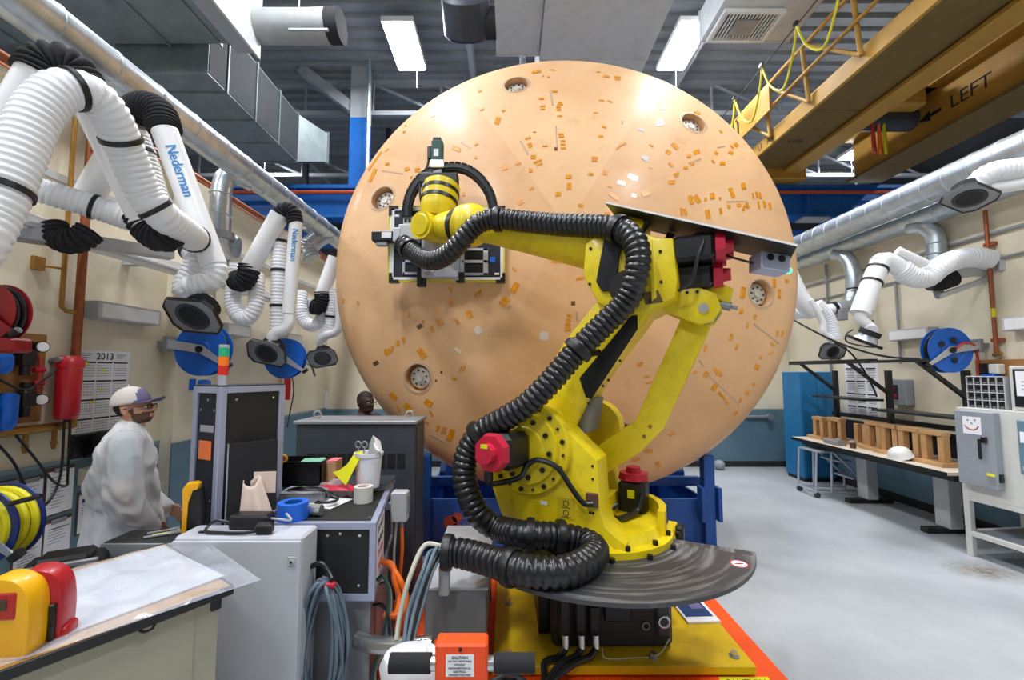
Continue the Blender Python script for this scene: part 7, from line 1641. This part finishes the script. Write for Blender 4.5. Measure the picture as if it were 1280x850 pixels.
hb = mbx('handle_base', .265, .31, -.10, -.075, 1.16, 1.22, 'black_plastic', dr, .006); mbx('handle_lever', .25, .275, -.12, -.095, 1.0, 1.2, 'black_plastic', dr, .008)
mbx('yellow_tag', .28, .345, -.078, -.0755, .85, .875, 'cloth_yellow', dr, 0); mbx('rating_plate', .29, .345, -.078, -.0755, .77, .84, 'steel_grey', dr, 0); mbx('door_latch', .36, .38, -.06, -.02, .80, .88, 'black_plastic', dr)
mbx('hinge', .02, .038, -.06, -.03, 1.36, 1.42, 'black_plastic', dr)
cp = mbx('control_panel', .50, .85, -.02, 0, .92, 1.40, 'dado'); mbx('panel_label', .52, .6, -.023, -.0205, 1.2, 1.3, 'paper', cp, 0); mbx('panel_switch', .53, .57, -.035, -.02, .95, .99, 'light_grey', cp)
# parts bin rack on the machine
t2 = thing('bin_rack', 'grey rack of twenty small black bins on the machine', 'rack', mx=MF)
def rbx(nm, x0, x1, y0, y1, z0, z1, m, par=None, bev=.002):
    bm = B(); box2(bm, (x0, sg*y0, z0), (x1, sg*y1, z1), bev); return obj(nm, bm, m, par or t2, local=True)
rbx('rack_back', .08, .40, .15, .16, 1.48, 1.80, 'light_grey')
for i in range(6): x = .08+i*.062; rbx('divider', x, x+.008, .03, .15, 1.48, 1.80, 'light_grey')
for j in range(5): z = 1.48+j*.078; rbx('shelf_strip', .08, .398, .03, .15, z, z+.008, 'light_grey')
for i in range(5):
    for j in range(4):
        x, z = .088+i*.062, 1.488+j*.078; b_ = rbx('drawer_bin', x+.002, x+.052, .04, .145, z, z+.055, 'black_plastic'); rbx('bin_label', x+.012, x+.042, .0385, .04, z+.008, z+.022, 'grey_box', b_, 0)
# monitor with notice
t3 = thing('panel_monitor', 'white framed monitor with taped notice on the machine, right edge', 'monitor', mx=MF)
def nbx(nm, x0, x1, y0, y1, z0, z1, m, par=None, bev=.004):
    bm = B(); box2(bm, (x0, sg*y0, z0), (x1, sg*y1, z1), bev); return obj(nm, bm, m, par or t3, local=True)
nbx('case', .43, .86, .04, .3, 1.48, 1.90, 'machine_cream', bev=.01); scn = nbx('screen', .465, .83, .03, .042, 1.52, 1.87, 'screen_dark'); nt2 = nbx('notice', .49, .72, .026, .0295, 1.62, 1.85, 'paper', scn, 0)
bm = B(); prism(bm, [(-.018, 0), (.018, 0), (0, .03)], MF @ frame(V((.57, sg*.0255, 1.79)), (1, 0, 0), y=(0, 0, 1)), -.001, .001); obj('warning_triangle', bm, 'ink', nt2)
for k in range(3): nbx('notice_line', .53, .68-.03*k, .0245, .026, 1.75-.035*k, 1.757-.035*k, 'ink_grey', nt2, 0)
# fittings on the back wall
t = thing('wall_spigot', 'grey wall fitting on the blue band of the back wall', 'fitting', (4.7, WB, 1.0))
p = at(948, 521, WB-.03)
bm = B(); cyl(bm, p+V((-.25, 0, 0)), p+V((.2, 0, 0)), .03, seg=10); obj('pipe', bm, 'steel_grey', t)
bm = B(); cyl(bm, p+V((.2, .03, .0)), p+V((.2, -.08, 0)), .06, seg=14); obj('head', bm, 'steel_grey', t)
p = at(899, 577, 8.3); bm = B(); ball(bm, V((p.x, p.y, .09)), (.1, .1, .09), 16); solo('floor_ball', bm, 'panel_grey', 'small grey round float on the floor by the back wall', 'float')
# ================================================================ people
def limb(bm, P, R, seg=12):
    P = [V(p) for p in P]
    for p, r in zip(P, R): ball(bm, p, r, seg)
    for i in range(len(P)-1): cyl(bm, P[i], P[i+1], R[i], R[i+1], seg)
def fuse(bm, vox=.011, smooth=4):
    """overlapping solids -> one continuous skin"""
    bmesh.ops.recalc_face_normals(bm, faces=bm.faces[:])
    me = bpy.data.meshes.new('tmp'); bm.to_mesh(me); bm.free(); o = bpy.data.objects.new('tmp', me); C.objects.link(o)
    r = o.modifiers.new('r', 'REMESH'); r.mode = 'VOXEL'; r.voxel_size = vox
    s = o.modifiers.new('s', 'SMOOTH'); s.factor = .5; s.iterations = smooth
    bpy.context.view_layer.update()
    out = bpy.data.meshes.new_from_object(o.evaluated_get(bpy.context.evaluated_depsgraph_get())); bpy.data.objects.remove(o); bpy.data.meshes.remove(me)
    return out
from mathutils import noise as NZ
def place(nm, me, mats, par, wrinkle=0.):
    if wrinkle:
        nn = [v.normal.copy() for v in me.vertices]
        for v, n_ in zip(me.vertices, nn):
            c = v.co; a = NZ.noise(V((c.x*9, c.y*9, c.z*4)))+.6*NZ.noise(V((c.x*16+c.z*9, c.y*16-c.z*7, c.z*8+3)))
            v.co = c+n_*(wrinkle*(1-2*abs(a)))
    me.materials.clear()
    for m in mats: me.materials.append(MATS[m])
    me.polygons.foreach_set('use_smooth', [True]*len(me.polygons)); me.name = nm
    o = bpy.data.objects.new(nm, me); C.objects.link(o); o.parent = par; TM[o.name] = world_of(par); return o
def hand(bm, wrist, d, palm_n, side_, grip=.5):
    """palm plus five bent fingers; d points along the hand, palm_n out of the palm, side_ toward the thumb"""
    d, n, s = V(d).normalized(), V(palm_n).normalized(), V(side_).normalized()
    m = MX((( d.x, s.x, n.x, 0), (d.y, s.y, n.y, 0), (d.z, s.z, n.z, 0), (0, 0, 0, 1)))
    ball(bm, V(wrist)+d*.05, (.05, .042, .019), 14, m)
    for k, L_ in enumerate((.070, .078, .072, .056)):
        b = V(wrist)+d*.088+s*(.030-.020*k)
        a = b+d*L_*.45*math.cos(grip*.6)+n*L_*.45*math.sin(grip*.6); c = a+d*L_*.33*math.cos(grip*1.5)+n*L_*.33*math.sin(grip*1.5); e = c+d*L_*.25*math.cos(grip*2.2)+n*L_*.25*math.sin(grip*2.2)
        limb(bm, [b-d*.015, a, c, e], [.0095, .009, .0085, .0075], 8)
    b = V(wrist)+d*.03+s*.032; limb(bm, [b, b+s*.022+d*.028+n*.008, b+s*.026+d*.055+n*.018], [.012, .010, .0085], 8)
def person(label, loc, yaw, sc_, skin, hairm, pitch, head_yaw, armR, armL, beard):
    T = MX.Translation(loc) @ MX.Rotation(yaw, 4, 'Z') @ MX.Scale(sc_, 4)
    t = thing('person', label, 'person', mx=T)
    HP = V((.0, 0, 1.49)); HMx = MX.Translation(HP) @ MX.Rotation(head_yaw, 4, 'Z') @ MX.Rotation(pitch, 4, 'Y') @ MX.Translation(-HP)
    hb = B()
    for c, r in (((.025, 0, 1.632), (.100, .078, .098)), ((.058, 0, 1.585), (.076, .064, .078)), ((.078, 0, 1.535), (.054, .050, .042)), ((.10, 0, 1.525), (.026, .026, .022)), ((.112, 0, 1.632), (.024, .052, .014)), ((.118, 0, 1.578), (.02, .04, .03)), ((.132, 0, 1.549), (.011, .024, .0065)), ((.130, 0, 1.538), (.011, .021, .007)), ((.018, .078, 1.595), (.019, .010, .032)), ((.018, -.078, 1.595), (.019, .010, .032))):
        ball(hb, c, r, 18)
    limb(hb, [(.122, 0, 1.622), (.142, 0, 1.592), (.150, 0, 1.578)], [.010, .013, .014], 10)
    for s in (-1, 1): ball(hb, (.138, s*.011, 1.575), (.011, .010, .008), 10)
    bmesh.ops.transform(hb, matrix=HMx, verts=hb.verts[:])
    limb(hb, [(-.01, 0, 1.40), (.008, 0, 1.47), (.02, 0, 1.54)], [.075, .060, .058], 16)
    for c, r in (((0, 0, 1.27), (.118, .175, .20)), ((.015, 0, 1.07), (.12, .155, .18)), ((-.005, 0, .92), (.125, .165, .13))): ball(hb, c, r, 20)
    limb(hb, [(-.01, .155, 1.405), (-.01, -.155, 1.405)], [.068, .068], 14)
    for s in (-1, 1):
        limb(hb, [(0, s*.09, .88), (.015, s*.10, .50), (-.015, s*.105, .10)], [.092, .060, .042], 14)
        ball(hb, (.055, s*.11, .045), (.125, .045, .044), 14)
    for A in (armR, armL):
        limb(hb, A['p'], [.055, .050, .042, .031], 12); hand(hb, A['p'][-1], A['d'], A['n'], A['s'], A.get('g', .5))
    me = fuse(hb, .0085, 3)
    body = place('body', me, [skin, hairm, 'beard'], t)
    inv = HMx.inverted()
    for p in me.polygons:
        c = inv @ V(p.center)
        if c.z > 1.50:
            hair = (c.x < .0 and c.z > 1.565 and abs(c.y) < .09 and not (abs(c.y) > .074 and c.z < 1.63 and c.x > -.005)) or c.z > 1.672 or (c.x < .03 and c.z > 1.635)
            bd = beard and c.x > .05 and c.z < 1.566 and not (c.x > .128 and 1.534 < c.z < 1.553 and abs(c.y) < .02) and c.z > 1.488
            side_b = beard and .040 < c.x <= .062 and c.z < 1.60 and .045 < abs(c.y) < .07
            if hair: p.material_index = 1
            elif bd or side_b: p.material_index = 2
    for s in (-1, 1):
        bm = B(); ball(bm, HMx @ V((.119, s*.033, 1.604)), .011, 12); e = obj('eye', bm, 'white_paint', t, local=True)
        bm = B(); ball(bm, HMx @ V((.1275, s*.034, 1.604)), .0055, 10); obj('iris', bm, 'black_plastic', e, local=True)
    # glasses
    bm = B()
    for s in (-1, 1):
        P = [HMx @ V(q) for q in ((.142, s*.012, 1.613), (.139, s*.055, 1.613), (.138, s*.055, 1.588), (.141, s*.014, 1.586), (.142, s*.012, 1.613))]; tube(bm, P, .0028, 6, curve=False)
        tube(bm, [HMx @ V((.138, s*.056, 1.608)), HMx @ V((.08, s*.078, 1.607)), HMx @ V((.02, s*.086, 1.607))], .0028, 6, curve=False)
    tube(bm, [HMx @ V((.142, -.012, 1.608)), HMx @ V((.148, 0, 1.610)), HMx @ V((.142, .012, 1.608))], .0028, 6, curve=False)
    obj('glasses', bm, 'black_plastic', t, local=True)
    return t, HMx
# worker in translucent smock, looking up at the shield
aR = dict(p=[(-.01, -.20, 1.40), (-.01, -.275, 1.13), (.02, -.27, 1.03), (.12, -.20, .87)], d=(.70, .55, -.45), n=(.1, .45, -.9), s=(.5, .3, .8), g=.5)
aL = dict(p=[(-.01, .20, 1.40), (-.02, .28, 1.14), (.04, .25, 1.02), (.20, .12, .90)], d=(.75, -.6, -.25), n=(.1, -.4, -.9), s=(.5, -.3, .8), g=.5)
pw, HW = person('worker in white smock and cap standing by the left wall, looking up', (-2.48, 2.86, 0), math.radians(40), 1.0, 'skin_light', 'hair_dark', math.radians(-9), math.radians(-26), aR, aL, True)
bm = B()      # teal shirt
for c, r in (((0, 0, 1.275), (.13, .19, .205)), ((.015, 0, 1.08), (.132, .168, .19)), ((0, 0, .95), (.13, .172, .12))): ball(bm, c, r, 20)
limb(bm, [(-.01, .165, 1.40), (-.01, -.165, 1.40)], [.08, .08], 14); limb(bm, [(-.01, 0, 1.41), (.005, 0, 1.455)], [.085, .072], 14)
for A in (aR, aL): limb(bm, [A['p'][0], V(A['p'][0]).lerp(V(A['p'][1]), .62)], [.07, .064], 12)
place('shirt', fuse(bm, .012, 4), ['shirt_teal'], pw)
bm = B()      # trousers
ball(bm, (0, 0, .92), (.14, .18, .12), 18)
for s in (-1, 1): limb(bm, [(0, s*.09, .88), (.015, s*.10, .50), (-.015, s*.105, .10)], [.102, .078, .065], 14)
place('trousers', fuse(bm, .014, 3), ['jeans'], pw)
for s in (-1, 1):
    bm = B(); ball(bm, (.055, s*.11, .045), (.14, .054, .05), 16); ball(bm, (-.02, s*.107, .075), (.06, .052, .06), 14); place('shoe', fuse(bm, .01, 3), ['shoe'], pw)
bm = B()      # smock
for c, r in (((-.01, 0, 1.27), (.155, .215, .215)), ((-.01, 0, 1.08), (.175, .215, .23)), ((-.03, 0, 1.15), (.17, .2, .2))): ball(bm, c, r, 22)
lathe(bm, [(0, 1.12), (.19, 1.10), (.215, .92), (.235, .66), (0, .66)], 28, MX.Diagonal((.88, 1, 1, 1)))
limb(bm, [(-.01, .17, 1.405), (-.01, -.17, 1.405)], [.092, .092], 14); limb(bm, [(-.015, 0, 1.41), (.0, 0, 1.46)], [.092, .078], 14)
place('smock', fuse(bm, .011, 3), ['smock'], pw, .013)
for A in (aR, aL):
    bm = B(); p = [V(q) for q in A['p']]; limb(bm, p+[p[-1]+V(A['d']).normalized()*.01], [.088, .094, .085, .062, .04], 14)
    for k in range(5): q = p[1].lerp(p[2], k/4) if k < 3 else p[2].lerp(p[3], (k-2)/3); ball(bm, q+V((random.uniform(-.012, .012), random.uniform(-.012, .012), 0)), .088-.006*k, 10)
    place('smock_sleeve', fuse(bm, .010, 3), ['smock_sleeve'], pw, .010)
# cap
bm = B(); N = 26
def crown(u, v):
    a = 2*math.pi*u; e = v*math.pi/2*.98; return HW @ V((.022+.112*math.cos(a)*math.cos(e), .091*math.sin(a)*math.cos(e), 1.632+.118*math.sin(e)))
quadgrid(bm, crown, 36, 10); bmesh.ops.remove_doubles(bm, verts=bm.verts[:], dist=.0005)
for f_ in bm.faces:
    c = HW.inverted() @ f_.calc_center_median()
    if c.x > .085: f_.material_index = 1
cp_ = obj('cap', bm, ['cap_cream', 'cap_purple'], pw, local=True, angle=60); md = cp_.modifiers.new('t', 'SOLIDIFY'); md.thickness = .004
bm = B()
def bill(u, v):
    a = (u-.5)*2.3; r0 = V((.022+.110*math.cos(a), .090*math.sin(a), 1.638)); r1 = V((.022+.19*math.cos(a*.72)+.0, .098*math.sin(a*.9), 1.654-.030*math.sin(abs(a)*.9)**2)); return HW @ r0.lerp(r1, v)
quadgrid(bm, bill, 14, 5); b_ = obj('cap_bill', bm, 'cap_purple', cp_, local=True); md = b_.modifiers.new('t', 'SOLIDIFY'); md.thickness = .006
bm = B(); ball(bm, HW @ V((.022, 0, 1.752)), .008, 8); obj('cap_button', bm, 'cap_cream', cp_, local=True)
# second person behind the charcoal cabinet
bR = dict(p=[(-.01, -.20, 1.40), (-.03, -.26, 1.13), (-.01, -.26, 1.04), (.06, -.24, .84)], d=(.2, .05, -1), n=(.1, .9, 0), s=(1, 0, .2), g=.35)
bL = dict(p=[(-.01, .20, 1.40), (-.03, .26, 1.13), (-.01, .26, 1.04), (.06, .24, .84)], d=(.2, -.05, -1), n=(.1, -.9, 0), s=(1, 0, .2), g=.35)
p2, H2 = person('person in dark plaid shirt and glasses behind the charcoal cabinet', (-1.475, 4.42, 0), math.radians(-32), .955, 'skin_dark', 'hair_dark', 0, 0, bR, bL, False)
bm = B()
for c, r in (((0, 0, 1.275), (.135, .195, .205)), ((.015, 0, 1.08), (.137, .172, .19)), ((0, 0, .93), (.14, .182, .14))): ball(bm, c, r, 20)
limb(bm, [(-.01, .165, 1.405), (-.01, -.165, 1.405)], [.082, .082], 14); limb(bm, [(-.01, 0, 1.41), (.004, 0, 1.47)], [.085, .072], 14)
for A in (bR, bL): limb(bm, A['p'], [.072, .066, .06, .045], 12)
place('shirt', fuse(bm, .012, 4), ['shirt_plaid'], p2)
bm = B(); ball(bm, (0, 0, .90), (.14, .18, .12), 18)
for s in (-1, 1): limb(bm, [(0, s*.09, .88), (.015, s*.10, .50), (-.015, s*.105, .10)], [.102, .078, .065], 14)
place('trousers', fuse(bm, .016, 3), ['jeans'], p2)
for s in (-1, 1):
    bm = B(); ball(bm, (.055, s*.11, .045), (.14, .054, .05), 16); ball(bm, (-.02, s*.107, .075), (.06, .052, .06), 14); place('shoe', fuse(bm, .01, 3), ['shoe'], p2)
